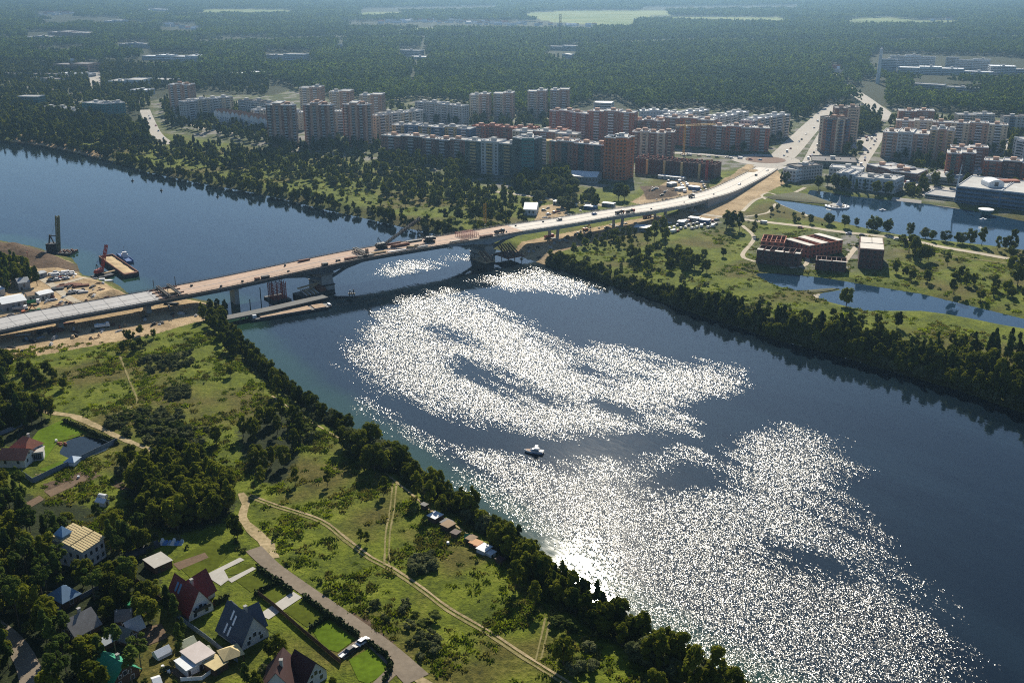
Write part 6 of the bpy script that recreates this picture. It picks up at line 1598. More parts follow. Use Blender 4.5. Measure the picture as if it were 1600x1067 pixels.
# sheds, greenhouses, carports
def lowhouse(label, a, b, zr, w_, eave, wm, rm, name='shed', cat='shed'):
    t_ = thing(name, label, cat, gp((a[0] + b[0]) / 2, (a[1] + b[1]) / 2, -.05)); gable(t_, a, b, zr, w_, eave, wm, rm, chim=False, gwin=False, over=.15, base=-.4)
    mb = MB(); A = Vector((*P(*b, zr), 0)); B2 = Vector((*P(*a, zr), 0)); d = (A - B2).normalized(); n = Vector((-d.y, d.x, 0)); c = A + d * .03
    vs = [c - n * .45, c + n * .45]; z0 = t_.location.z + .05
    mb.quad(*[tuple(Vector((v.x, v.y, z)) - t_.location) for v, z in ((vs[0], z0), (vs[1], z0), (vs[1], z0 + eave * .9), (vs[0], z0 + eave * .9))]); mb.build('door', V_log, t_)
    return t_
lowhouse('long white greenhouse between the green roof and the garden beds', (241, 1018), (263, 1007), 2.6, 3.6, 1.4, V_plast, V_plast, 'greenhouse', 'greenhouse')
lowhouse('yellowish green greenhouse behind the white one', (281, 1003), (302, 993), 2.6, 3.8, 1.4, V_plg, V_plg, 'greenhouse', 'greenhouse')
lowhouse('small dull greenhouse with ribbed roof right of the yellowish one', (312, 1016), (326, 1008), 2.5, 3.6, 1.3, V_grey, V_plg, 'greenhouse', 'greenhouse')
lowhouse('small white hut at the bottom edge', (238, 1061), (250, 1057), 2.6, 4, 1.8, V_white, V_plast)
lowhouse('grey shed left of the cottages', (157, 1000), (177, 989), 2.9, 4.2, 1.9, V_log, M_roofg)
lowhouse('white bodied garden shed near the far left trees', (152, 777), (166, 780), 2.6, 3, 1.6, V_white, V_plast)
shed('flat grey carport roof left of the red roofed house', 'carport', (243, 897), (270, 885), 7, 2.6, V_log, M_conc, .3, 'carport', flat=True)
shed('pale flat roofed summer house at the bottom edge', 'summer house', (308, 1052), (337, 1036), 7.5, 3.2, V_white, mat('pale_pink_roof', (0.50, 0.44, 0.41), .85, .12, .5), .3, 'summer_house', flat=True)
shed('blue white lean-to joined to the pale summer house', 'lean-to', (293, 1060), (308, 1052), 6, 2.4, V_white, M_roofw, .3, 'lean_to', flat=True)
shed('low shed with tan striped roof at the bottom edge', 'shed', (337, 1058), (357, 1045), 5, 2.2, V_log, V_tan, .4, flat=True)
t_ = thing('gazebo', 'gazebo with straw coloured pyramid roof behind the slate roofed house', 'gazebo', gp(362, 1032))
mb = MB(); mb.add([(-3, -3, 2.6), (3, -3, 2.6), (3, 3, 2.6), (-3, 3, 2.6), (0, 0, 4.4)], [(0, 1, 4), (1, 2, 4), (2, 3, 4), (3, 0, 4), (3, 2, 1, 0)]); o = mb.build('roof', V_tan, t_)
for x in (-2.6, 2.6):
    for y in (-2.6, 2.6):
        mb = MB(); mb.box(x - .12, x + .12, y - .12, y + .12, -.2, 2.62); mb.build('post', V_log, t_)
t_.rotation_euler.z = .6
# fences made of posts and boards
def fence(label, pts, h, m, panel=2.6, name='fence', cap=None):
    p0 = gp(*pts[0]); t_ = thing(name, label, 'fence', p0)
    line = [gp(*q) for q in pts]
    for a, c in zip(line[:-1], line[1:]):
        d = c - a; L = d.length; n = max(1, int(L / panel))
        for k in range(n):
            q0 = a + d * (k / n) - p0; q1 = a + d * ((k + 1) / n) - p0; u = (q1 - q0).normalized() * .08
            mb = MB(); mb.beam(q0 + u + Vector((0, 0, h / 2 + .05)), q1 - u + Vector((0, 0, h / 2 + .05)), .06, h); mb.build('panel', m, t_)
            mb = MB(); mb.box(q0.x - .07, q0.x + .07, q0.y - .07, q0.y + .07, q0.z - .3, q0.z + h + .15); mb.build('post', cap or m, t_)
    return t_
V_fblue = mat('grey_blue_fence', (0.16, 0.20, 0.26), .6, .15, .6)
fence('tall grey blue fence along the lower side of the pond garden', [(36, 745), (52, 757), (90, 738), (140, 714), (184, 692)], 2.2, V_fblue)
fence('dark fence with pillars between lawns and villas', [(404, 930), (428, 948), (470, 985), (500, 1010), (533, 1037)], 1.6, V_log, 3.2)
fence('pale blue fence between the red roofed house garden and the sheds', [(268, 958), (292, 978), (322, 1000), (350, 1022), (372, 1036)], 1.8, V_fblue)
fence('grey blue fence at the far left behind the villa', [(-10, 684), (20, 672), (42, 660)], 1.8, V_fblue)
fence('dark board fence running down beside the carport', [(206, 902), (232, 926), (262, 948)], 1.7, V_log)
fence('blue fence below the blue roofed house', [(62, 972), (96, 952), (125, 938), (160, 918)], 1.7, V_fblue)
fence('white fence beside the pale summer house', [(283, 1066), (316, 1064), (345, 1042), (340, 1034), (358, 1020)], 1.2, M_white)
fence('grey board fence along the garden lane by the copse', [(178, 918), (205, 905)], 1.7, V_fblue)
def hedge(label, pts, w_, h, seed=1):
    line = [gp(*q) for q in pts]; p0 = line[0]; g = np.random.default_rng(seed)
    vs, fs = [], []
    for a, c in zip(line[:-1], line[1:]):
        L = (c - a).length; n = int(L * 26)
        k = g.random(n)
        pts_ = np.array(a)[None] + (np.array(c) - np.array(a))[None] * k[:, None] + np.stack([g.uniform(-w_ / 2, w_ / 2, n), g.uniform(-w_ / 2, w_ / 2, n), g.random(n) ** .6 * h * (1 + .3 * np.sin(k * L * 3.2))], -1)
        for q in pts_:
            u = g.normal(size=3); u /= np.linalg.norm(u); v = np.cross(u, g.normal(size=3)); v /= np.linalg.norm(v); s = g.uniform(.2, .36)
            q = q - np.array(p0); o = len(vs)
            vs += [tuple(q - u * s - v * s), tuple(q + u * s - v * s), tuple(q + u * s + v * s), tuple(q - u * s + v * s)]; fs.append((o, o + 1, o + 2, o + 3))
    mb = MB(); mb.add(vs, fs)
    for a, c in zip(line[:-1], line[1:]): mb.beam(a - p0 + Vector((0, 0, h * .4)), c - p0 + Vector((0, 0, h * .4)), w_ * .6, h * .8)
    o = mb.build('hedge', L_hedge); tag(o, label, 'hedge'); o.location = p0
def leaf_mat0(name, dark, light):
    m, t, b = new_mat(name)
    pos = t.n('ShaderNodeNewGeometry').outputs['Position']
    t.put(b.inputs['Base Color'], t.ramp(t.noise(pos, 1.1, 3, .6), [(.3, dark), (.7, light)])); b.inputs['Roughness'].default_value = .9; b.inputs['Specular IOR Level'].default_value = .1
    return m
L_hedge = leaf_mat0('hedge_foliage', (0.016, 0.028, 0.008), (0.05, 0.07, 0.02))
hedge('spiky conifer hedge along the road by the upper lawns', [(402, 889), (430, 908), (456, 926)], 1.1, 1.7, 1)
hedge('spiky conifer hedge along the road by the middle lawns', [(474, 934), (510, 960), (560, 994)], 1.1, 1.7, 2)
hedge('curved hedge round the lowest bright lawn', [(575, 1004), (604, 1026), (612, 1042), (600, 1066)], 1.1, 1.6, 3)
hedge('low hedge between the two middle lawns', [(484, 983), (512, 965)], 1.0, 1.4, 4)
hedge('low hedge between the two upper lawns', [(398, 930), (440, 908)], 1.0, 1.3, 5)
hedge('straight clipped hedge between the pond garden and the track', [(100, 658), (140, 676), (184, 695)], 1.4, 1.5, 6)
hedge('dark hedge before the front of the slate roofed house', [(326, 952), (356, 936)], 1.2, 1.6, 7)
# garden beds
for i, poly in enumerate(([(213, 985), (253, 975), (262, 998), (225, 1012)], [(265, 1050), (300, 1033), (312, 1040), (280, 1062)], [(70, 770), (130, 745), (138, 750), (80, 778)], [(40, 788), (62, 776), (70, 782), (48, 795)], [(270, 880), (320, 862), (326, 870), (280, 890)])):
    patch('garden_bed', W(poly), mat('bed_soil', (0.13, 0.085, 0.05), .95, .4, 1.2, obj=False), .12, excl=True)
for k in range(7):
    patch('bed_row', W([(92 + k * 7, 744 - k * 3), (95 + k * 7, 742.5 - k * 3), (103 + k * 7, 748 - k * 3), (100 + k * 7, 749.5 - k * 3)]), M_lawn2, .16, excl=False)
# vehicles and odds and ends
car(gp(567, 1004, .16), heading((556, 1012), (575, 998)), M_white, 'white car at the driveway mouth beside the road')
car(gp(549, 1017, .16), heading((540, 1024), (558, 1011)), M_black, 'black car behind the white one on the driveway')
t_ = thing('trailer', 'small flat trailer at the inner end of the driveway', 'trailer', gp(537, 1024, .16), heading((530, 1030), (545, 1018)))
mb = MB(); mb.box(-1.5, 1.5, -.8, .8, .5, .6); mb.box(-1.5, 1.5, -.8, -.74, .6, .9); mb.box(-1.5, 1.5, .74, .8, .6, .9); mb.build('bed', M_silver, t_)
for y in (-.85, .85):
    mb = MB(); mb.tube((0, y - .08, .3), (0, y + .08, .3), .3, n=10); mb.build('wheel', M_rubber, t_)
mb = MB(); mb.beam((1.5, 0, .5), (2.6, 0, .5), .1, .1); mb.build('drawbar', M_dark, t_)
# black film tunnel and tarpaulins
a, c = gp(196, 872), gp(247, 850); d = c - a; L = d.length
mb = MB(); n = 8
for i in range(n):
    t0, t1 = math.pi * i / n, math.pi * (i + 1) / n
    mb.add([(0, -1.6 * math.cos(t0), 1.7 * math.sin(t0)), (L, -1.6 * math.cos(t0), 1.7 * math.sin(t0)), (L, -1.6 * math.cos(t1), 1.7 * math.sin(t1)), (0, -1.6 * math.cos(t1), 1.7 * math.sin(t1))], [(0, 1, 2, 3)])
mb.add([(0, 1.6 * math.cos(math.pi * i / n), 1.7 * math.sin(math.pi * i / n)) for i in range(n + 1)], [tuple(range(n + 1))])
o = mb.build('film_tunnel', M_dark); tag(o, 'long low black film tunnel left of the blue tarpaulins', 'tunnel'); o.location = a; o.rotation_euler = (0, 0, math.atan2(d.y, d.x))
t_ = thing('scrap_pile', 'pile of bright blue tarpaulins and pale scrap at the end of the black tunnel', 'scrap pile', gp(266, 847))
for i in range(12):
    mb = MB(); x, y = (i % 6) * 1.3 - 3, (i // 6) * 1.6 - 1; z = .5 + .5 * math.sin(i * 2.3)
    mb.add([(x - .8, y - .7, -.2), (x + .9, y - .8, -.2), (x + .8, y + .8, -.2), (x - .7, y + .7, -.2), (x + .1, y, z + .7), (x + .7, y + .2, z + .4)], [(0, 1, 5, 4), (1, 2, 5), (2, 3, 4, 5), (3, 0, 4)])
    mb.build('tarpaulin' if i % 3 else 'scrap', (M_white, mat('tarp_blue', (0.10, 0.24, 0.50), .5, .2, .8), mat('tarp_pale_blue', (0.30, 0.42, 0.55), .5, .2, .8))[i % 3], t_)
mb = MB(); mb.lathe([(2.2, 0), (2.2, 1.1), (2.0, 1.12)], 0, 0, 20); o = mb.build('garden_pool', mat('pool_green', (0.04, 0.25, 0.12), .3, .15, .5)); tag(o, 'round green garden pool among the cottages', 'pool'); o.location = gp(208, 944)
mb = MB(); mb.tube((-1.6, 0, .6), (1.6, 0, .6), 1.0, n=12); o = mb.build('water_tank', M_white); tag(o, 'white cylindrical tank in the kitchen garden', 'tank'); o.location = gp(161, 778); o.rotation_euler = (0, 0, -.3)
for i, (px, py, lb) in enumerate(((123, 748, 'white barrel in the rows of the kitchen garden'), (88, 690, 'white garden seat on the lawn by the pond'), (293, 1020, 'small white barrel by the greenhouses'), (188, 733, 'white barrel at the kitchen garden edge'), (255, 1046, 'white box at the bottom garden beds'), (264, 1053, 'second white box at the bottom garden beds'), (700, 850, 'white bucket on the meadow by the riverside huts'))):
    mb = MB(); mb.lathe([(.45, 0), (.55, .5), (.45, 1.0)], 0, 0, 10); o = mb.build('barrel', M_white); tag(o, lb, 'barrel'); o.location = gp(px, py)
mb = MB()
for k in range(14): mb.beam((random.uniform(-2, 2), random.uniform(-1.2, 1.2), .2 + .1 * (k % 4)), (random.uniform(-2.5, 2.5), random.uniform(-1.2, 1.2), .3 + .15 * (k % 5)), .25, .12)
o = mb.build('timber_heap', M_plank); tag(o, 'heap of yellow timber inside the fence corner of the villa', 'timber heap'); o.location = gp(64, 746)
mb = MB()
for (x, y, r_) in ((0, 0, .8), (1.3, .6, .6), (-1.2, .4, .7), (.4, -1.1, .5), (2.2, -.3, .5)): mb.lathe([(r_ * .8, -.2), (r_, .3 * r_), (r_ * .6, .9 * r_), (.05, r_ * 1.1)], x, y, 7)
o = mb.build('rockery', V_tile); tag(o, 'reddish rockery at the left end of the garden pond', 'rockery'); o.location = gp(95, 693)
# riverside huts in a row
row = [((680, 819), (692, 812), 3.6, 2.2, V_log, M_roofw, 'white roofed hut first in the riverside row'), ((698, 827), (708, 821), 3.0, 1.8, V_log, V_grey, 'dark mossy roofed hut second in the riverside row'), ((700, 832), (712, 825), 3.4, 2.0, V_log, M_roofb, 'pale brown roofed hut third in the riverside row'),
       ((713, 842), (720, 837), 2.4, 1.8, V_log, V_brown, 'tiny reddish hut among the bushes of the riverside row'), ((737, 851), (746, 845), 2.6, 1.8, V_log, M_roofb, 'brown roofed hut right of the green tent'), ((746, 858), (754, 852), 3.4, 1.7, V_log, mat('orange_tin_roof', (0.42, 0.20, 0.07), .7, .2, .8), 'orange tin roofed hut in the riverside row'),
       ((754, 861), (760, 855), 3.2, 1.7, V_log, V_tile, 'reddish tin roofed hut next to the orange one'), ((757, 868), (769, 860), 3.4, 2.0, V_white, M_roofw, 'white hut with bright roof near the row end'), ((767, 871), (775, 866), 2.6, 1.5, V_white, M_roofw, 'low white box hut last in the riverside row'), ((783, 882), (789, 878), 2.4, 1.8, V_log, V_brown, 'lone brown hut below the riverside row')]
for a, c, w_, h, wm, rm, lb in row: shed(lb, 'hut', a, c, w_, h, wm, rm, .3, 'riverside_hut', flat=True)
mb = MB(); mb.add([(-1.6, -1.4, 0), (1.6, -1.4, 0), (1.6, 1.4, 0), (-1.6, 1.4, 0), (-1.2, 0, 1.9), (1.2, 0, 1.9)], [(0, 1, 5, 4), (1, 2, 5), (2, 3, 4, 5), (3, 0, 4)]); o = mb.build('tent', M_green); tag(o, 'small bright green tent in the riverside row', 'tent'); o.location = gp(732, 841)
shed('small dark hut alone above the riverside row', 'hut', (664, 797), (669, 794), 2, 1.8, V_log, V_grey, .3, 'riverside_hut', flat=True)
KEEP = [[(262, 890), (325, 882), (338, 915), (330, 960), (290, 960)], [(345, 930), (400, 938), (418, 972), (400, 1010), (345, 975)], [(0, 672), (55, 672), (75, 712), (60, 735), (5, 725)], [(100, 838), (145, 812), (180, 848), (135, 880)], [(70, 915), (112, 900), (128, 920), (95, 950)], [(98, 965), (145, 942), (155, 975), (115, 1000)],
        [(172, 945), (222, 955), (215, 990), (180, 1000)], [(155, 1012), (200, 1035), (195, 1060), (160, 1045)], [(232, 1020), (265, 1003), (270, 1015), (240, 1030)], [(275, 1005), (305, 988), (308, 1000), (283, 1012)], [(305, 1020), (330, 1003), (335, 1015), (312, 1030)], [(290, 1062), (335, 1025), (345, 1040), (310, 1067)], [(343, 1010), (380, 1010), (380, 1045), (345, 1040)],
        [(440, 1016), (495, 1016), (485, 1035), (445, 1040)], [(188, 880), (285, 832), (288, 850), (200, 885)], [(85, 680), (178, 680), (175, 716), (92, 730)], [(30, 665), (100, 650), (140, 672), (80, 700)], [(50, 762), (190, 692), (190, 700), (60, 770)], [(240, 885), (275, 878), (272, 900), (245, 902)], [(395, 880), (470, 920), (620, 1040), (600, 1067), (520, 1030), (400, 935)], [(325, 900), (390, 868), (400, 890), (360, 915)], [(205, 975), (262, 970), (268, 1000), (225, 1012)], [(265, 1045), (305, 1030), (315, 1040), (285, 1064)], [(440, 910), (660, 1040), (640, 1067), (560, 1000)], [(60, 735), (195, 735), (215, 775), (40, 800)], [(370, 765), (430, 870), (400, 880), (370, 800)]]
# ------------------------------------------------------------------ vegetation
def leaf_mat(name, dark, light, trans=0.35):
    m, t, b = new_mat(name)
    out = [q for q in t.t.nodes if q.type == 'OUTPUT_MATERIAL'][0]
    t.t.nodes.remove(b)
    pos = t.n('ShaderNodeNewGeometry').outputs['Position']
    stand = t.noise(pos, 0.0042, 4, 0.65)
    rnd = t.n('ShaderNodeObjectInfo').outputs['Random']
    f = t.math('ADD', t.math('ADD', t.math('MULTIPLY', t.noise(pos, 0.9, 2, 0.6), 0.5), t.math('MULTIPLY', rnd, 0.5)), t.math('MULTIPLY', t.math('SUBTRACT', stand, 0.47), 1.3))
    col = t.ramp(f, [(0.22, dark), (0.70, light), (0.98, tuple(q * 1.35 for q in light))])
    d = t.n('ShaderNodeBsdfDiffuse'); t.put(d.inputs[0], col)
    tr = t.n('ShaderNodeBsdfTranslucent'); t.put(tr.inputs[0], t.mix(1.0, col, (0.9, 1.0, 0.45), 'MULTIPLY'))
    mx = t.n('ShaderNodeMixShader'); mx.inputs[0].default_value = trans
    t.put(mx.inputs[1], d.outputs[0]); t.put(mx.inputs[2], tr.outputs[0])
    t.put(out.inputs[0], mx.outputs[0])
    return m
L_dec = leaf_mat('broadleaf_foliage', (0.042, 0.062, 0.009), (0.185, 0.195, 0.024), .52)
L_pine = leaf_mat('conifer_foliage', (0.022, 0.042, 0.010), (0.085, 0.115, 0.024), 0.35)
L_wil = leaf_mat('willow_foliage', (0.060, 0.075, 0.030), (0.150, 0.160, 0.075))
L_bush = leaf_mat('bush_foliage', (0.035, 0.055, 0.014), (0.11, 0.13, 0.035))
M_bark = mat('bark', (0.10, 0.075, 0.05), 0.95, 0.3, 1.5)

def crown_mesh(name, m, seed, h0, h1, rx, n_clump, n_leaf, leaf, shape='round', core=True):
    """foliage as clumps of leaf-sized faces spread through the crown's volume between h0 and h1"""
    g = np.random.default_rng(seed)
    zc, rz = (h0 + h1) / 2, (h1 - h0) / 2
    cl = []
    while len(cl) < n_clump:
        u = g.normal(size=3); u /= np.linalg.norm(u)
        k = g.uniform(0.45, 1.0) ** 0.6
        p = u * k
        tz = (p[2] + 1) / 2
        if shape == 'cone': wx_ = 1.05 - 0.95 * tz
        elif shape == 'pine': wx_ = 1.0
        elif shape == 'poplar': wx_ = 0.55 + 0.45 * math.sin(math.pi * min(1, tz * 0.9 + 0.1))
        else: wx_ = 1.0
        r = g.uniform(0.26, 0.46)
        cl.append((p[0] * wx_ * rx * 0.8, p[1] * wx_ * rx * 0.8, zc + p[2] * rz * 0.85, r * rx * (0.6 + 0.4 * wx_), r * min(rz, rx * 1.2)))
    cl = np.array(cl)
    ci = g.integers(0, n_clump, n_leaf)
    d = g.normal(size=(n_leaf, 3)); d /= np.linalg.norm(d, axis=1)[:, None]
    d[:, 2] = np.where(d[:, 2] < -0.3, -d[:, 2], d[:, 2])
    rr = g.uniform(0.65, 1.08, n_leaf)[:, None]
    c = cl[ci, :3] + d * rr * np.stack([cl[ci, 3], cl[ci, 3], cl[ci, 4]], -1)
    nrm = d + g.normal(scale=0.38, size=(n_leaf, 3)); nrm[:, 2] += 0.55; nrm /= np.linalg.norm(nrm, axis=1)[:, None]
    ref = g.normal(size=(n_leaf, 3))
    a = np.cross(nrm, ref); a /= np.linalg.norm(a, axis=1)[:, None]
    bb = np.cross(nrm, a)
    s = (leaf * g.uniform(0.6, 1.3, n_leaf))[:, None]
    v = np.stack([c - a * s * .5 - bb * s * .4, c + a * s * .5 - bb * s * .3, c + a * s * .4 + bb * s * .5, c - a * s * .45 + bb * s * .35], 1).reshape(-1, 3)
    f = np.arange(n_leaf * 4).reshape(-1, 4)
    mb_v = [v]; mb_f = [f.tolist()]
    o = len(v)
    if core:
        k = 0.0
        for q in cl[: max(4, n_clump // 2)]:
            vs, fs = [], []
            for i in range(3):
                ph = math.pi * (i + 1) / 4
                for j in range(5):
                    th = 2 * math.pi * j / 5 + i
                    vs.append((q[0] + q[3] * .72 * math.sin(ph) * math.cos(th), q[1] + q[3] * .72 * math.sin(ph) * math.sin(th), q[2] + q[4] * .72 * math.cos(ph)))
            vs += [(q[0], q[1], q[2] + q[4] * .72), (q[0], q[1], q[2] - q[4] * .72)]
            for i in range(2):
                for j in range(5):
                    fs.append((o + i * 5 + j, o + (i + 1) * 5 + j, o + (i + 1) * 5 + (j + 1) % 5, o + i * 5 + (j + 1) % 5))
            for j in range(5):
                fs.append((o + 15, o + j, o + (j + 1) % 5)); fs.append((o + 16, o + 10 + (j + 1) % 5, o + 10 + j))
            mb_v.append(np.array(vs)); mb_f.append(fs); o += len(vs)
    me = bpy.data.meshes.new(name)
    me.from_pydata(np.concatenate(mb_v).tolist(), [], [q for f_ in mb_f for q in f_])
    me.materials.append(m)
    me.update()
    return me
def trunk_mesh(name, h, r, top, limbs=4, seed=0):
    g = random.Random(seed)
    mb = MB()
    mb.tube((0, 0, -0.6), (g.uniform(-.1, .1), g.uniform(-.1, .1), h), r, r * .75, 7)
    mb.tube((0, 0, h), (g.uniform(-.4, .4), g.uniform(-.4, .4), top), r * .75, r * .2, 6)
    for k in range(limbs):
        a = 2 * math.pi * (k + g.random() * .6) / limbs
        z = h + (top - h) * g.uniform(0, .5)
        L = (top - h) * g.uniform(.3, .5)
        mb.tube((0, 0, z), (math.cos(a) * L, math.sin(a) * L, z + L * .8), r * .4, r * .1, 5)
    return mb.mesh(name, M_bark)
# species: (trunk, crown) prototypes of unit size in metres
SPEC = {}
def species(key, n, fn):
    SPEC[key] = [fn(k) for k in range(n)]
species('broadleaf', 5, lambda k: (trunk_mesh('trunk', 2.2, .22, 7, 4, k), crown_mesh('crown', L_dec, 10 + k, 0.9, 9.5 + k * .3, 3.3 + .25 * (k % 3), 20 + k, 1500, .62)))
species('tall', 4, lambda k: (trunk_mesh('trunk', 2.5, .22, 9, 4, 20 + k), crown_mesh('crown', L_dec, 30 + k, 0.8, 13 + k * .4, 2.7 + .2 * k, 24, 1600, .62, 'poplar')))
species('conifer', 3, lambda k: (trunk_mesh('trunk', 2.0, .2, 11, 4, 40 + k), crown_mesh('crown', L_pine, 50 + k, 0.8, 13.5, 2.9, 26, 1500, .55, 'cone')))
species('pine', 3, lambda k: (trunk_mesh('trunk', 8.5, .2, 13, 6, 60 + k), crown_mesh('crown', L_pine, 70 + k, 7.0, 14.5, 2.9, 16, 1100, .55, 'pine')))
species('willow', 4, lambda k: (trunk_mesh('trunk', 1.2, .25, 5, 5, 80 + k), crown_mesh('crown', L_wil, 90 + k, 0.3, 7.2, 4.0, 22, 1600, .55)))
species('bush', 5, lambda k: (None, crown_mesh('bush', L_bush, 120 + k, -0.5, 2.3, 1.6 + .15 * k, 9, 420, .40)))
species('grey_bush', 3, lambda k: (None, crown_mesh('bush', L_wil, 140 + k, -0.5, 2.6, 2.0, 12, 520, .42)))

BANK_W = [P(*q, WATER_Z) for q in near_bank]
FBANK_W = [P(*q, WATER_Z) for q in far_bank]
cand = []        # (x, y, size, species, variant, rot, zone)
def poly_points(poly, spacing, tries=1.0):
    xs = [p[0] for p in poly]; ys = [p[1] for p in poly]
    x0, x1, y0, y1 = min(xs), max(xs), min(ys), max(ys)
    a, q = np.meshgrid(np.arange(x0, x1, spacing), np.arange(y0, y1, spacing))
    a = a.ravel() + rng.uniform(-.42, .42, a.size) * spacing
    q = q.ravel() + rng.uniform(-.42, .42, q.size) * spacing
    k = inside(poly, a, q) & (rng.random(a.size) < tries)
    return a[k], q[k]
def clear(x, y, margin=1.5):
    ok = np.ones(x.shape, bool)
    for e in EXCL_BB:
        (bx0, bx1, by0, by1), pl = e
        m = ok & (x > bx0 - margin) & (x < bx1 + margin) & (y > by0 - margin) & (y < by1 + margin)
        if m.any():
            d = sdf(pl, x[m], y[m])
            q = ok[m]; q[d < margin] = False; ok[m] = q
    return ok
EXCL_BB = []
for e in EXCL:
    xs = [p[0] for p in e]; ys = [p[1] for p in e]
    EXCL_BB.append(((min(xs), max(xs), min(ys), max(ys)), e))
def dry_land(x, y, m=1.0):
    ok = sdf(RIVER, x, y) > m
    for q in (LAKE, POND, GARDEN): ok &= sdf(q, x, y) > m
    return ok
def put_pts(x, y, kinds, smin, smax, zone, margin=1.5, wet=1.0):
    x = np.atleast_1d(np.asarray(x, float)); y = np.atleast_1d(np.asarray(y, float))
    if not len(x): return
    k = clear(x, y, margin) & dry_land(x, y, wet)
    for a, q in zip(x[k], y[k]):
        sp = kinds[rng.integers(len(kinds))]
        if zone in ('village', 'leftwood', 'copse'):
            hide = False
            for hh in (2, 6, 10):
                uu, vv = project(np.array([a]), np.array([q]), np.array([hh * 1.0]))
                if any(inside(kp, uu, vv)[0] for kp in KEEP): hide = True
            if hide: continue
        cand.append((a, q, rng.uniform(smin, smax), sp, int(rng.integers(len(SPEC[sp]))), rng.uniform(0, 6.28), zone))
def wood(polypx, spacing, kinds, smin, smax, zone, dens=1.0, margin=1.5):
    a, q = poly_points(W(polypx), spacing, dens)
    put_pts(a, q, kinds, smin, smax, zone, margin)
def belt(line, x0, x1, d0, d1, n, kinds, smin, smax, zone, side=1):
    """n plants along a shoreline between rows of photo columns x0..x1, d0..d1 metres inland"""
    pts = [P(*q, WATER_Z) for q in line if x0 <= q[0] <= x1]
    c = np.array(spline(pts, 2.0))
    tg = np.gradient(c, axis=0); tg /= np.linalg.norm(tg, axis=1)[:, None] + 1e-9
    nr = np.stack([tg[:, 1], -tg[:, 0]], -1)
    i = rng.integers(0, len(c), n)
    d = rng.uniform(d0, d1, n)[:, None]
    a = c[i] + nr[i] * d
    q = c[i] - nr[i] * d
    da = sdf(RIVER, a[:, 0], a[:, 1]); dq = sdf(RIVER, q[:, 0], q[:, 1])
    pk = np.where((da > dq)[:, None], a, q)
    # thin to a minimum distance
    keep = []
    for p in pk:
        if all((p[0] - r[0]) ** 2 + (p[1] - r[1]) ** 2 > (2.9 * smin) ** 2 for r in keep): keep.append(p)
    keep = np.array(keep)
    put_pts(keep[:, 0], keep[:, 1], kinds, smin, smax, zone, 1.0, 0.5)
def single(px, py, kind, size, zone, v=0):
    a, q = P(px, py)
    cand.append((a, q, size, kind, v % len(SPEC[kind]), rng.uniform(0, 6.28), zone))

# near bank, from the bridge down to the bottom edge
belt(near_bank, 345, 560, 1, 5, 130, ['broadleaf', 'broadleaf', 'tall', 'willow'], .5, .85, 'belt')
belt(near_bank, 310, 480, 5, 12, 22, ['broadleaf', 'tall'], .6, .85, 'belt')
belt(near_bank, 560, 650, 2, 15, 90, ['broadleaf', 'willow', 'broadleaf'], .95, 1.35, 'belt')
belt(near_bank, 640, 830, 1.5, 7, 90, ['broadleaf', 'tall', 'willow'], .5, .95, 'belt')
belt(near_bank, 795, 1035, 1.5, 10, 240, ['tall', 'broadleaf', 'tall', 'conifer'], .6, .95, 'belt')
belt(near_bank, 1030, 1260, 2, 12, 50, ['tall', 'broadleaf', 'willow'], .7, 1.0, 'belt')
belt(near_bank, 340, 1260, 0.6, 4, 420, ['bush', 'grey_bush'], .6, 1.1, 'bankbush')
for q in ((1030, 1040, 'tall', 1.1), (1082, 1072, 'tall', 1.15), (1062, 1060, 'broadleaf', .8), (1150, 1085, 'willow', 1.2), (880, 1038, 'broadleaf', .9), (1025, 1080, 'broadleaf', .9),
          (898, 1050, 'grey_bush', 1.5), (600, 772, 'tall', .62), (512, 757, 'tall', .55), (462, 755, 'tall', .6), (563, 845, 'tall', .42), (573, 850, 'tall', .42), (426, 648, 'broadleaf', .5),
          (360, 588, 'broadleaf', .6), (338, 692, 'broadleaf', .85), (205, 725, 'broadleaf', .9), (195, 735, 'broadleaf', .85), (188, 745, 'willow', .6), (806, 920, 'tall', .8), (820, 905, 'broadleaf', .7),
          (672, 795, 'tall', .9), (652, 778, 'tall', .85), (690, 800, 'broadleaf', .8), (870, 975, 'bush', 1.6), (890, 985, 'bush', 1.7), (836, 945, 'tall', .75), (1015, 1070, 'bush', 1.5)):
    single(*q, 'lone')
wood([(190, 770), (230, 730), (290, 712), (345, 740), (372, 780), (352, 812), (280, 832), (220, 812)], 4.6, ['broadleaf', 'broadleaf', 'tall'], .75, 1.15, 'copse')
wood([(372, 690), (400, 660), (440, 640), (472, 660), (480, 700), (450, 755), (400, 770)], 6.0, ['broadleaf', 'tall'], .6, .9, 'copse', .55)
wood([(500, 700), (560, 680), (620, 720), (600, 745), (530, 720)], 8.0, ['broadleaf'], .7, 1.0, 'copse', .5)
wood([(-40, 600), (30, 615), (85, 650), (60, 672), (-40, 700)], 5.0, ['broadleaf', 'conifer'], .8, 1.1, 'leftwood', .9)
wood([(30, 575), (105, 585), (100, 612), (40, 605)], 5.0, ['broadleaf', 'bush'], .55, .8, 'leftwood', .8)
wood([(-20, 418), (34, 414), (60, 448), (10, 460), (-20, 455)], 5.5, ['broadleaf', 'conifer'], .8, 1.1, 'leftwood', 1)
wood([(185, 525), (245, 520), (235, 548), (190, 550)], 5, ['broadleaf', 'bush'], .5, .8, 'copse', .9)
wood([(-40, 560), (20, 565), (15, 590), (-40, 590)], 5, ['broadleaf'], .6, .9, 'leftwood', .9)
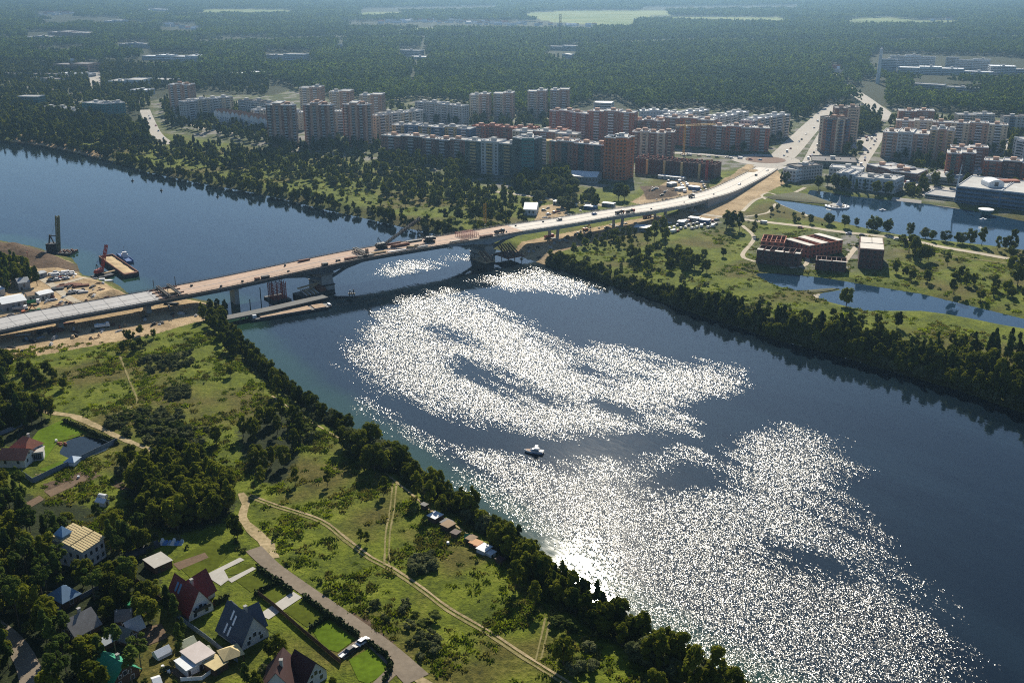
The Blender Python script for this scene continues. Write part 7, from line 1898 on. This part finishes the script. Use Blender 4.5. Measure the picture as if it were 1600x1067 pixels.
# the village on the left
wood([(-60, 740), (40, 750), (70, 790), (165, 800), (250, 860), (225, 905), (255, 1000), (190, 1110), (-60, 1110)], 5.2, ['pine', 'broadleaf', 'conifer', 'broadleaf', 'pine'], .7, 1.1, 'village', .9, 1.0)
wood([(250, 860), (330, 900), (300, 1110), (180, 1110)], 6.0, ['broadleaf', 'tall', 'conifer'], .5, .85, 'village', .7, 1.0)
wood([(330, 960), (430, 950), (540, 1030), (600, 1110), (330, 1110)], 5.2, ['broadleaf', 'conifer', 'tall'], .45, .8, 'village', .55, 1.0)
wood([(345, 835), (392, 820), (398, 865), (360, 865)], 4.5, ['broadleaf', 'bush'], .6, .8, 'copse', .8)
wood([(-40, 660), (20, 665), (10, 700), (60, 745), (-40, 760)], 6, ['broadleaf'], .5, .7, 'village', .5)
# bushes on the meadow
for poly, sp_, k, s0, s1, de in (([(215, 560), (300, 548), (305, 570), (230, 582)], 3.0, ['grey_bush'], .7, 1.1, .8), ([(255, 608), (297, 603), (300, 620), (262, 626)], 2.2, ['grey_bush'], .7, .95, 1),
        ([(165, 660), (215, 640), (280, 645), (295, 685), (255, 700), (180, 680)], 3.4, ['grey_bush', 'bush'], .9, 1.5, .8), ([(290, 665), (325, 670), (320, 700), (285, 695)], 3, ['grey_bush'], .6, 1, .7),
        ([(640, 880), (682, 866), (684, 888), (648, 902)], 2.4, ['grey_bush'], .9, 1.3, 1), ([(560, 930), (640, 930), (700, 980), (690, 1030), (640, 1020), (590, 960)], 3.6, ['bush', 'grey_bush'], .6, 1.1, .55),
        ([(440, 640), (495, 645), (500, 690), (450, 690)], 3.2, ['bush', 'grey_bush'], .8, 1.4, .6), ([(880, 1015), (930, 1015), (925, 1060), (885, 1050)], 3, ['grey_bush', 'bush'], .8, 1.2, .6),
        ([(90, 545), (330, 530), (500, 680), (400, 660), (250, 620), (120, 600)], 20, ['bush'], .3, .6, .4), ([(400, 790), (600, 900), (830, 1067), (700, 1067), (450, 880)], 11, ['bush', 'bush', 'grey_bush'], .3, .75, .4),
        ([(480, 740), (620, 790), (760, 880), (950, 1020), (1050, 1090), (900, 1060), (600, 870), (400, 770)], 16, ['bush'], .25, .55, .35), ([(60, 770), (170, 740), (240, 760), (180, 800)], 5, ['bush'], .3, .6, .6),
        ([(420, 850), (560, 920), (640, 1000), (560, 960), (440, 880)], 5, ['bush'], .35, .7, .7), ([(360, 820), (420, 810), (520, 880), (440, 900)], 6, ['bush'], .3, .6, .5)):
    wood(poly, sp_, k, s0, s1, 'meadow', de, .5)
wood([(250, 880), (330, 890), (420, 950), (440, 1000), (420, 1090), (200, 1090)], 5, ['bush', 'grey_bush'], .5, 1.0, 'village', .6, .8)
wood([(60, 760), (230, 800), (260, 880), (120, 1060), (0, 1060), (-20, 800)], 5, ['bush', 'grey_bush'], .6, 1.1, 'village', .6, .8)
wood([(255, 835), (370, 820), (395, 865), (330, 890), (262, 880)], 5, ['bush', 'grey_bush'], .4, .9, 'village', .5, .5)
# right bank
belt(far_bank, 850, 1110, 1, 8, 230, ['broadleaf', 'willow', 'broadleaf'], .4, .68, 'rightbank')
belt(far_bank, 1050, 1220, 1, 11, 130, ['tall', 'broadleaf', 'willow', 'conifer', 'broadleaf'], .6, .95, 'rightbank')
belt(far_bank, 1200, 1760, 1, 15, 330, ['tall', 'broadleaf', 'tall', 'conifer', 'broadleaf', 'willow'], .75, 1.2, 'rightbank')
belt(far_bank, 1200, 1760, 0.5, 5, 260, ['willow', 'broadleaf'], .6, 1.0, 'rightbank')
belt(far_bank, 850, 1200, 0.5, 4, 300, ['bush', 'grey_bush'], .8, 1.4, 'bankbush')
for q in ((1012, 385, 'tall', 1.1), (1022, 378, 'tall', 1.25), (1035, 372, 'tall', 1.3), (1040, 385, 'tall', 1.1), (1028, 395, 'broadleaf', .9), (1070, 415, 'broadleaf', 1.1), (1085, 420, 'broadleaf', 1.15), (1060, 408, 'broadleaf', 1.0),
          (1135, 358, 'tall', 1.2), (1145, 362, 'tall', 1.3), (1155, 360, 'tall', 1.2), (1178, 368, 'tall', .9), (1140, 355, 'broadleaf', 1.1), (1130, 402, 'broadleaf', .7), (1420, 395, 'broadleaf', 1.5), (1428, 405, 'tall', 1.5), (1438, 410, 'broadleaf', 1.4), (1450, 408, 'broadleaf', 1.2),
          (1480, 415, 'tall', .8), (1322, 478, 'broadleaf', 1.25), (1340, 385, 'bush', 1.4), (1490, 460, 'tall', 1.2), (1532, 470, 'broadleaf', .8), (1590, 445, 'broadleaf', 1.5), (1598, 430, 'tall', 1.5), (1582, 425, 'broadleaf', 1.2),
          (878, 325, 'willow', 1.25), (890, 330, 'willow', 1.2), (966, 312, 'broadleaf', 1.6), (976, 312, 'broadleaf', 1.4), (932, 325, 'tall', 1.0), (1372, 355, 'broadleaf', 1.2), (1390, 358, 'tall', .9), (1295, 350, 'willow', 1.2), (1320, 355, 'broadleaf', 1.1)):
    single(*q, 'lone')
wood([(980, 400), (1100, 405), (1110, 430), (1000, 425)], 5, ['broadleaf', 'bush'], .6, 1.0, 'rightbank', .5)
wood([(900, 375), (990, 365), (1000, 385), (930, 395), (890, 400)], 5, ['broadleaf', 'bush'], .4, .75, 'rightbank', .8)
wood([(870, 405), (1000, 400), (1120, 450), (1250, 480), (1200, 510), (1000, 450), (880, 415)], 7, ['bush', 'grey_bush'], .6, 1.2, 'meadow', .5)
wood([(1250, 490), (1600, 530), (1650, 600), (1400, 540), (1260, 510)], 8, ['bush', 'grey_bush', 'broadleaf'], .5, .9, 'meadow', .45)
wood([(1390, 420), (1600, 430), (1600, 490), (1500, 465), (1400, 445)], 8, ['bush', 'grey_bush', 'broadleaf'], .6, .95, 'meadow', .5)
wood([(1300, 370), (1600, 400), (1600, 420), (1420, 400), (1390, 380)], 9, ['bush', 'broadleaf'], .5, .9, 'meadow', .4)
wood([(1300, 352), (1360, 362), (1440, 375), (1560, 392), (1600, 400), (1600, 388), (1480, 375), (1340, 350)], 7, ['broadleaf', 'tall', 'willow'], .6, 1.1, 'lakeside', .55)
wood([(1415, 294), (1450, 290), (1448, 306), (1418, 308)], 5, ['broadleaf'], .5, .8, 'lakeside', .9)
wood([(1240, 335), (1300, 345), (1300, 356), (1240, 348)], 6, ['bush', 'broadleaf'], .4, .7, 'lakeside', .5)
wood([(1160, 335), (1210, 325), (1250, 345), (1170, 348)], 9, ['broadleaf', 'bush'], .35, .6, 'lakeside', .3)
wood([(1390, 560), (1600, 600), (1640, 560), (1560, 540)], 7, ['broadleaf', 'conifer'], .8, 1.2, 'rightbank', .5)
# far bank left of the bridge
belt(far_bank, -600, 760, 1, 9, 620, ['broadleaf', 'tall', 'willow', 'broadleaf'], .55, .95, 'farbank')
wood([(160, 215), (260, 222), (420, 240), (580, 252), (720, 285), (800, 310), (830, 330), (760, 345), (700, 330), (560, 300), (400, 275), (280, 255), (200, 240)], 7.5, ['broadleaf', 'conifer', 'tall', 'willow'], .6, 1.0, 'farwood', .6)
wood([(300, 262), (420, 280), (560, 308), (700, 340), (760, 360), (720, 365), (560, 325), (400, 292), (300, 275)], 9, ['broadleaf', 'bush', 'bush', 'grey_bush'], .4, .8, 'farwood', .18)
wood([(-300, 165), (0, 165), (140, 185), (230, 200), (240, 235), (130, 228), (0, 212), (-300, 195)], 8.5, ['broadleaf', 'conifer', 'tall'], .9, 1.4, 'farwood', .8)
wood([(800, 290), (880, 268), (900, 300), (830, 320)], 6.5, ['broadleaf', 'willow'], 1.0, 1.5, 'farwood', .8)
wood([(850, 300), (935, 305), (930, 325), (870, 318)], 6.5, ['broadleaf', 'willow'], .7, 1.0, 'farwood', .7)
wood([(690, 345), (790, 335), (830, 350), (760, 368)], 8, ['broadleaf', 'bush'], .6, 1.0, 'farwood', .6)
wood([(160, 218), (420, 243), (720, 288), (830, 330), (760, 358), (560, 315), (300, 272), (170, 240)], 5.5, ['bush', 'bush', 'grey_bush', 'broadleaf'], .7, 1.3, 'farwood', .16)
# city greenery
for poly, sp_, de in (([(250, 160), (420, 172), (430, 232), (330, 212), (262, 200)], 9, .75), ([(590, 165), (740, 170), (760, 200), (600, 190)], 11, .6), ([(720, 175), (900, 178), (880, 215), (740, 205)], 11, .5), ([(420, 225), (600, 225), (600, 245), (420, 240)], 9, .6),
        ([(1040, 195), (1240, 185), (1240, 235), (1120, 240)], 11, .4), ([(1380, 190), (1600, 185), (1640, 320), (1440, 300), (1400, 260)], 11, .4), ([(1230, 170), (1380, 175), (1350, 260), (1270, 230)], 10, .5),
        ([(590, 240), (740, 255), (730, 285), (600, 260)], 9, .7), ([(1320, 165), (1375, 190), (1370, 220), (1320, 225), (1300, 190)], 8, .95), ([(1200, 285), (1310, 290), (1480, 312), (1300, 300)], 8, .5),
        ([(-100, 95), (140, 105), (240, 150), (230, 180), (-100, 170)], 10, .75), ([(150, 100), (420, 110), (420, 150), (270, 140), (160, 150)], 10, .7), ([(1540, 210), (1640, 210), (1640, 250), (1540, 240)], 10, .6)):
    wood(poly, sp_, ['broadleaf', 'broadleaf', 'conifer', 'tall'], .8, 1.25, 'city', de, 2.0)

# ---- the largest in view become objects of their own, the rest of each kind one mass
ca = np.array([(c[0], c[1]) for c in cand])
cz = height(ca[:, 0], ca[:, 1])
u, v = project(ca[:, 0], ca[:, 1], cz + 3)
dist = np.sqrt(ca[:, 0] ** 2 + ca[:, 1] ** 2 + CAM_H ** 2)
HT = {'broadleaf': 10, 'tall': 13.5, 'conifer': 13.5, 'pine': 14.5, 'willow': 7.3, 'bush': 2.5, 'grey_bush': 2.8}
is_bush = np.array(['bush' in c[3] for c in cand])
big = np.array([HT[c[3]] * c[2] for c in cand]) / dist
inview = (u > -15) & (u < 1615) & (v > -10) & (v < 1080)
solo = np.zeros(len(cand), bool)
for msk, lim in ((~is_bush, 300), (is_bush, 300)):
    i = np.where(msk & inview)[0]
    i = i[np.argsort(-big[i])][:lim]
    solo[i] = True
LOOK = {'broadleaf': ('broadleaf_tree', 'round broadleaf trees', 'tree'), 'tall': ('tall_tree', 'tall narrow trees', 'tree'), 'conifer': ('spruce_tree', 'pointed dark spruces', 'tree'),
        'pine': ('pine_tree', 'bare trunked pines', 'tree'), 'willow': ('willow_tree', 'grey green willows', 'tree'), 'bush': ('bush', 'small dark bushes', 'bush'), 'grey_bush': ('bush', 'rounded grey bushes', 'bush')}
MARK = [((305, 930), 'the red roofed house'), ((380, 985), 'the slate roofed house'), ((30, 705), 'the white villa'), ((135, 700), 'the garden pond'), ((140, 850), 'the straw roofed house'), ((97, 925), 'the blue roofed house'), ((122, 975), 'the mossy slate house'), ((175, 1045), 'the green roofed house'),
        ((450, 1040), 'the maroon villa'), ((710, 840), 'the riverside huts'), ((388, 775), 'the meadow track fork'), ((330, 505), 'the bridge trestle'), ((410, 860), 'the asphalt road head'), ((565, 1005), 'the driveway cars'), ((645, 1055), 'the asphalt road end'), ((20, 1020), 'the gravel road'), ((250, 860), 'the black film tunnel'), ((20, 440), 'the site workshop'),
        ((610, 800), 'the straight track'), ((850, 995), 'the short track'), ((600, 720), 'the bulging near bank'), ((450, 610), 'the upper near bank'), ((900, 940), 'the brightest sun glitter'), ((1080, 1050), 'the meadow tip'), ((212, 600), 'the narrow meadow trail'), ((60, 600), 'the dirt track start'), ((250, 690), 'the dirt track end'),
        ((768, 410), 'the right river pier'), ((1010, 375), 'the approach leg piers'), ((1280, 405), 'the unfinished brick shells'), ((1290, 455), 'the reed spit'), ((1450, 480), 'the long pond'), ((1580, 505), 'the pond end'), ((1600, 620), 'the right picture edge'), ((1400, 570), 'the lower right bank'), ((1200, 510), 'the middle right bank'), ((1050, 470), 'the upper right bank'),
        ((1308, 322), 'the fountain platform'), ((1430, 400), 'the lakeside road'), ((1150, 350), 'the sandy park path'), ((830, 335), 'the blue steel hall'), ((965, 280), 'the orange corner tower'), ((1590, 430), 'the far right meadow'), ((290, 770), 'the dark copse'), ((430, 700), 'the small meadow copse'), ((720, 960), 'the long diagonal track'), ((660, 985), 'the roadside scrub')]
MARK_W = [(P(*q), n) for q, n in MARK]
ORD = ['first', 'second', 'third', 'fourth', 'fifth', 'sixth', 'seventh', 'eighth', 'ninth', 'tenth', 'eleventh', 'twelfth']
sets = {}
for i in np.where(solo)[0]:
    x, y, sp = cand[i][0], cand[i][1], cand[i][3]
    k = min(range(len(MARK_W)), key=lambda q: (MARK_W[q][0][0] - x) ** 2 + (MARK_W[q][0][1] - y) ** 2)
    sets.setdefault((sp, MARK_W[k][1]), []).append(i)
label_of = {}
for (sp, mk), ids in sets.items():
    look = LOOK[sp][1]
    rows = [('', ids)]
    if len(ids) > 12:
        ids.sort(key=lambda i: v[i])
        nr_ = -(-len(ids) // 12)
        nm = {2: ['back', 'front'], 3: ['back', 'middle', 'front']}.get(nr_, ['%s' % ORD[q] for q in range(nr_)])
        rows = [(nm[q] + ' row ', ids[q * len(ids) // nr_:(q + 1) * len(ids) // nr_]) for q in range(nr_)]
    for rn, ii in rows:
        ii = sorted(ii, key=lambda i: u[i])
        for n_, i in enumerate(ii):
            label_of[i] = ('the only one of the %s%s nearest %s' % (rn, look, mk)) if len(ii) == 1 else ('%s from left of the %s%s nearest %s' % (ORD[min(n_, 11)], rn, look, mk))
for i in np.where(solo)[0]:
    x, y, s, sp, vv, rot, zone = cand[i]
    nm, lab, cat = LOOK[sp]
    tm, cm = SPEC[sp][vv]
    gname = 'trees in view' if cat == 'tree' else 'bushes in view'
    if tm is None:
        o = link(nm, cm); tag(o, label_of[i], cat, gname)
        o.location = (x, y, cz[i]); o.rotation_euler = (0, 0, rot); o.scale = (s * rng.uniform(.9, 1.25), s, s * rng.uniform(.75, 1.05))
    else:
        o = thing(nm, label_of[i], cat, (x, y, cz[i]), rot, gname)
        o.scale = (s * rng.uniform(.85, 1.15), s * rng.uniform(.85, 1.15), s * rng.uniform(.85, 1.1))
        link('trunk', tm, o); link('crown', cm, o)

def scatter(name, pts, protos, scl, rot, pick):
    pc = bpy.data.collections.new(name + '_kinds')
    for k, meshes in enumerate(protos):
        o = bpy.data.objects.new('%s_kind_%02d' % (name, k), meshes)
        pc.objects.link(o)
    me = bpy.data.meshes.new(name)
    me.vertices.add(len(pts)); me.vertices.foreach_set('co', np.asarray(pts, np.float32).ravel())
    for nm, typ, arr in (('scl', 'FLOAT', scl), ('rot', 'FLOAT', rot), ('pick', 'INT', pick)):
        a = me.attributes.new(nm, typ, 'POINT')
        a.data.foreach_set('value', np.asarray(arr, np.int32 if typ == 'INT' else np.float32))
    o = link(name, me, kind='stuff')
    ng = bpy.data.node_groups.new(name, 'GeometryNodeTree')
    ng.interface.new_socket('Geometry', in_out='INPUT', socket_type='NodeSocketGeometry')
    ng.interface.new_socket('Geometry', in_out='OUTPUT', socket_type='NodeSocketGeometry')
    t = NT(ng)
    gi = t.n('NodeGroupInput'); go = t.n('NodeGroupOutput')
    ip = t.n('GeometryNodeInstanceOnPoints')
    ci = t.n('GeometryNodeCollectionInfo'); ci.inputs[0].default_value = pc
    ci.inputs['Separate Children'].default_value = True; ci.inputs['Reset Children'].default_value = True
    def na(nm, typ):
        q = t.n('GeometryNodeInputNamedAttribute', data_type=typ); q.inputs[0].default_value = nm
        return q.outputs[0]
    cx = t.n('ShaderNodeCombineXYZ')
    t.put(cx.inputs[2], na('rot', 'FLOAT'))
    t.put(ip.inputs['Points'], gi.outputs[0]); t.put(ip.inputs['Instance'], ci.outputs[0])
    ip.inputs['Pick Instance'].default_value = True
    t.put(ip.inputs['Instance Index'], na('pick', 'INT'))
    t.put(ip.inputs['Rotation'], cx.outputs[0])
    sc_ = t.n('ShaderNodeCombineXYZ')
    for k in range(3): t.put(sc_.inputs[k], na('scl', 'FLOAT'))
    t.put(ip.inputs['Scale'], sc_.outputs[0])
    t.put(go.inputs[0], ip.outputs[0])
    o.modifiers.new('scatter', 'NODES').node_group = ng
    return o
def joined(pair):
    tm, cm = pair
    if tm is None: return cm
    me = bpy.data.meshes.new('tree')
    v, f, mi = [], [], []
    for k, q in enumerate((tm, cm)):
        o = len(v); v += [tuple(p.co) for p in q.vertices]
        for pl in q.polygons: f.append([i + o for i in pl.vertices]); mi.append(k)
    me.from_pydata(v, [], f); me.materials.append(M_bark); me.materials.append(cm.materials[0])
    me.polygons.foreach_set('material_index', mi); me.update()
    return me
for name, msk in (('woodland', ~is_bush), ('undergrowth', is_bush)):
    keys = [k for k in SPEC if ('bush' in k) == (name == 'undergrowth')]
    base = {}; protos = []
    for k in keys:
        base[k] = len(protos)
        protos += [joined(p) for p in SPEC[k]]
    i = np.where(msk & ~solo)[0]
    o = scatter(name, np.column_stack([ca[i], cz[i]]), protos, [cand[j][2] for j in i], [cand[j][5] for j in i], [base[cand[j][3]] + cand[j][4] for j in i])
print('trees', len(cand), 'solo', solo.sum())

# ---- distant forest
FOREST = [(-700, -40), (2300, -40), (2300, 215), (1620, 195), (1560, 182), (1400, 170), (1385, 184), (1340, 160), (1290, 165), (1240, 190), (1230, 178), (1110, 172), (1080, 166), (1000, 174), (960, 156), (900, 168),
          (890, 180), (735, 182), (735, 165), (650, 157), (600, 166), (470, 145), (440, 132), (330, 140), (300, 150), (265, 122), (230, 108), (60, 100), (-700, 100)]
HOLES = [[(1352, 92), (1372, 84), (1545, 88), (1700, 98), (1700, 120), (1560, 119), (1480, 118), (1365, 112)], [(1418, 132), (1445, 127), (1535, 138), (1530, 146), (1500, 144), (1425, 137)],
         [(1300, 104), (1320, 106), (1316, 118), (1298, 115)], [(620, 76), (672, 76), (672, 94), (640, 92), (620, 86)], [(845, 82), (900, 70), (905, 82), (895, 94), (870, 92)], [(415, 82), (490, 82), (490, 98), (410, 96)], [(220, 84), (312, 84), (312, 98), (220, 96)], [(924, 155), (960, 155), (960, 178), (924, 178)],
         [(526, 66), (538, 66), (538, 80), (526, 80)], [(160, 30), (195, 30), (195, 36), (160, 37)], [(180, 66), (235, 66), (240, 76), (185, 76)], [(40, 50), (145, 50), (145, 60), (40, 60)], [(225, 15), (265, 14), (268, 19), (225, 19)],
         [(55, 20), (120, 20), (120, 26), (55, 26)], [(250, 38), (310, 38), (310, 50), (250, 50)], [(180, 34), (200, 33), (200, 36), (180, 36)], [(540, 34), (800, 34), (930, 38), (930, 45), (540, 40)], [(1385, 130), (1385, 150), (1350, 150), (1340, 125)]] + [[(300, 62), (520, 55), (760, 56), (760, 58), (520, 58), (300, 66)], [(900, 66), (1100, 58), (1290, 62), (1290, 64), (1100, 61), (900, 69)], [(940, 100), (1100, 92), (1100, 94), (940, 103)], [(1000, 12), (1250, 9), (1250, 12), (1000, 15)], [(560, 14), (780, 10), (780, 13), (560, 17)], [(1380, 60), (1600, 54), (1600, 57), (1380, 63)], [(640, 120), (660, 60), (666, 60), (650, 120)], [(60, 34), (170, 26), (170, 30), (60, 39)]] + FIELD
def in_forest(x, y):
    u, v = project(x, y, 0)
    k = inside(FOREST, u, v)
    u2, v2 = project(x, y, 13)
    for h in HOLES: k &= ~(inside(h, u, v) | inside(h, u2, v2) | inside(h, u2, v2 + 2.5))
    town = inside([(-300, 20), (330, 20), (420, 60), (430, 150), (-300, 150)], u, v)
    k &= ~(town & (np.sin(x / 97) * np.sin(y / 131 + 1) + rng.uniform(-.6, .6, x.shape) > .3))
    return k
def forest_pts(y0, y1, sp_):
    half = 0.62 * y1
    a, q = np.meshgrid(np.arange(-half, half, sp_), np.arange(y0, y1, sp_))
    a = a.ravel() + rng.uniform(-.45, .45, a.size) * sp_; q = q.ravel() + rng.uniform(-.45, .45, q.size) * sp_
    k = np.abs(a) < 0.58 * q + 60
    a, q = a[k], q[k]
    k = in_forest(a, q)
    a, q = a[k], q[k]
    k = clear(a, q, 3.0)
    return a[k], q[k]
def grove_mesh(seed, n, spread, leaf, per, hh):
    g = np.random.default_rng(seed)
    v, f = [], []
    for k in range(n):
        if n > 1:
            r = spread * math.sqrt((k + .5) / n); th = k * 2.4 + g.uniform(-.4, .4)
            ox, oy = r * math.cos(th), r * math.sin(th)
        else: ox = oy = 0
        s = g.uniform(.75, 1.2)
        c = crown_mesh('c', L_dec, seed * 50 + k, hh * .3 * s, hh * s, 3.4 * s, 8, per, leaf, ['round', 'cone', 'round'][k % 3], True)
        o = len(v)
        v += [(p.co.x + ox, p.co.y + oy, p.co.z) for p in c.vertices]
        f += [[i + o for i in pl.vertices] for pl in c.polygons]
        bpy.data.meshes.remove(c)
    me = bpy.data.meshes.new('grove')
    me.from_pydata(v, [], f); me.materials.append(L_forest[seed % 3]); me.update()
    return me
L_forest = [leaf_mat('forest_foliage', (0.055, 0.088, 0.013), (0.18, 0.215, 0.030), .52), leaf_mat('dark_forest_foliage', (0.036, 0.068, 0.013), (0.125, 0.175, 0.030), .5), leaf_mat('light_forest_foliage', (0.052, 0.084, 0.014), (0.18, 0.215, 0.036), .5)]
pts, scl, pk = [], [], []
protos = [grove_mesh(k, 1, 0, 1.3, 170, 16) for k in range(6)] + [grove_mesh(10 + k, 5, 8, 2.0, 70, 16) for k in range(5)] + [grove_mesh(20 + k, 14, 19, 3.2, 36, 16) for k in range(5)]
for y0, y1, sp_, lo, hi in ((1120, 1900, 7.2, 0, 6), (1900, 3600, 14.5, 6, 11), (3600, 9000, 36, 11, 16)):
    a, q = forest_pts(y0, y1, sp_)
    z = height(a, q)
    pts.append(np.column_stack([a, q, z])); scl.append(rng.uniform(.8, 1.25, len(a))); pk.append(rng.integers(lo, hi, len(a)))
pts = np.concatenate(pts)
scatter('forest', pts, protos, np.concatenate(scl), rng.uniform(0, 6.28, len(pts)), np.concatenate(pk))
print('forest', len(pts))

# ---- tall grass tufts on the meadows
def tuft_mesh(seed, m):
    g = np.random.default_rng(seed); v, f = [], []
    for k in range(30):
        x, y = g.normal(scale=.75, size=2); h = g.uniform(.15, .7); a = g.uniform(0, 6.28); w_ = g.uniform(.15, .4)
        dx, dy = math.cos(a) * w_, math.sin(a) * w_; lx, ly = g.normal(scale=.25, size=2); o = len(v)
        v += [(x - dx, y - dy, -.05), (x + dx, y + dy, -.05), (x + dx * .5 + lx, y + dy * .5 + ly, h), (x - dx * .6 + lx, y - dy * .6 + ly, h * .9)]; f.append((o, o + 1, o + 2, o + 3))
    me = bpy.data.meshes.new('tuft'); me.from_pydata(v, [], f); me.materials.append(m); me.update(); return me
L_grass = [leaf_mat('meadow_grass', (0.075, 0.096, 0.009), (0.205, 0.23, 0.022), .45), leaf_mat('dry_grass', (0.09, 0.085, 0.022), (0.22, 0.19, 0.06), .3), leaf_mat('dark_weeds', (0.035, 0.055, 0.008), (0.11, 0.14, 0.018), .4)]
tufts = [tuft_mesh(k, L_grass[k % 3]) for k in range(9)]
gp_, gs = [], []
for poly, spc in (([(0, 545), (200, 530), (330, 515), (480, 650), (640, 760), (830, 880), (1000, 1000), (1180, 1090), (880, 1090), (640, 1045), (560, 985), (430, 890), (390, 800), (380, 760), (300, 700), (120, 645), (0, 590)], 1.9), ([(40, 760), (180, 700), (250, 720), (260, 830), (380, 830), (330, 900), (200, 870), (80, 800)], 2.2),
                  ([(860, 400), (1000, 385), (1180, 420), (1300, 470), (1640, 540), (1640, 640), (1350, 560), (1100, 490), (900, 420)], 2.8), ([(1080, 350), (1300, 360), (1640, 410), (1640, 500), (1400, 445), (1170, 425)], 3.0), ([(300, 275), (500, 300), (760, 360), (830, 330), (700, 290), (420, 245), (260, 235)], 4.0)):
    a, q = poly_points(W(poly), spc)
    k = clear(a, q, .5) & dry_land(a, q, 1.0)
    k &= (np.sin(a / 9 + 1) * np.sin(q / 13) + .6 * np.sin((a - q) / 5.3) + rng.normal(scale=.7, size=a.size)) > .55
    gp_.append(np.column_stack([a[k], q[k], height(a[k], q[k])]))
gp_ = np.concatenate(gp_)
scatter('tall_grass', gp_, tufts, rng.uniform(.6, 1.5, len(gp_)), rng.uniform(0, 6.28, len(gp_)), rng.integers(0, 9, len(gp_)))
print('tufts', len(gp_))
HAZE_D = 1.2e-4
# ------------------------------------------------------------------ air
mb = MB(); mb.box(-9300, 9300, -600, 13300, -12, 215)
hm = bpy.data.materials.new('summer_haze'); hm.use_nodes = True
t = NT(hm.node_tree)
for q in list(t.t.nodes):
    if q.type == 'BSDF_PRINCIPLED': t.t.nodes.remove(q)
pv = t.n('ShaderNodeVolumePrincipled')
pv.inputs['Color'].default_value = (0.25, 0.42, 0.61, 1)
pv.inputs['Density'].default_value = HAZE_D
pv.inputs['Anisotropy'].default_value = 0.73
out = [q for q in t.t.nodes if q.type == 'OUTPUT_MATERIAL'][0]
t.t.links.new(pv.outputs[0], out.inputs['Volume'])
hz = mb.build('haze', hm, kind='stuff')
# ------------------------------------------------------------------ tell look-alikes apart by their order from the left
NUM = ['first', 'second', 'third', 'fourth', 'fifth', 'sixth', 'seventh', 'eighth', 'ninth', 'tenth', 'eleventh', 'twelfth', 'thirteenth', 'fourteenth', 'fifteenth', 'sixteenth', 'seventeenth', 'eighteenth', 'nineteenth', 'twentieth']
NUM += ['twenty-' + q for q in NUM[:9]] + ['thirtieth']
same = {}
for o in COL.objects:
    if o.parent is None and 'category' in o: same.setdefault(o['label'], []).append(o)
for lb, os_ in same.items():
    if len(os_) < 2: continue
    os_.sort(key=lambda o: float(project(o.location.x, o.location.y, o.location.z)[0]))
    for k, o in enumerate(os_): o['label'] = '%s from left, %s' % (NUM[min(k, 29)], lb)
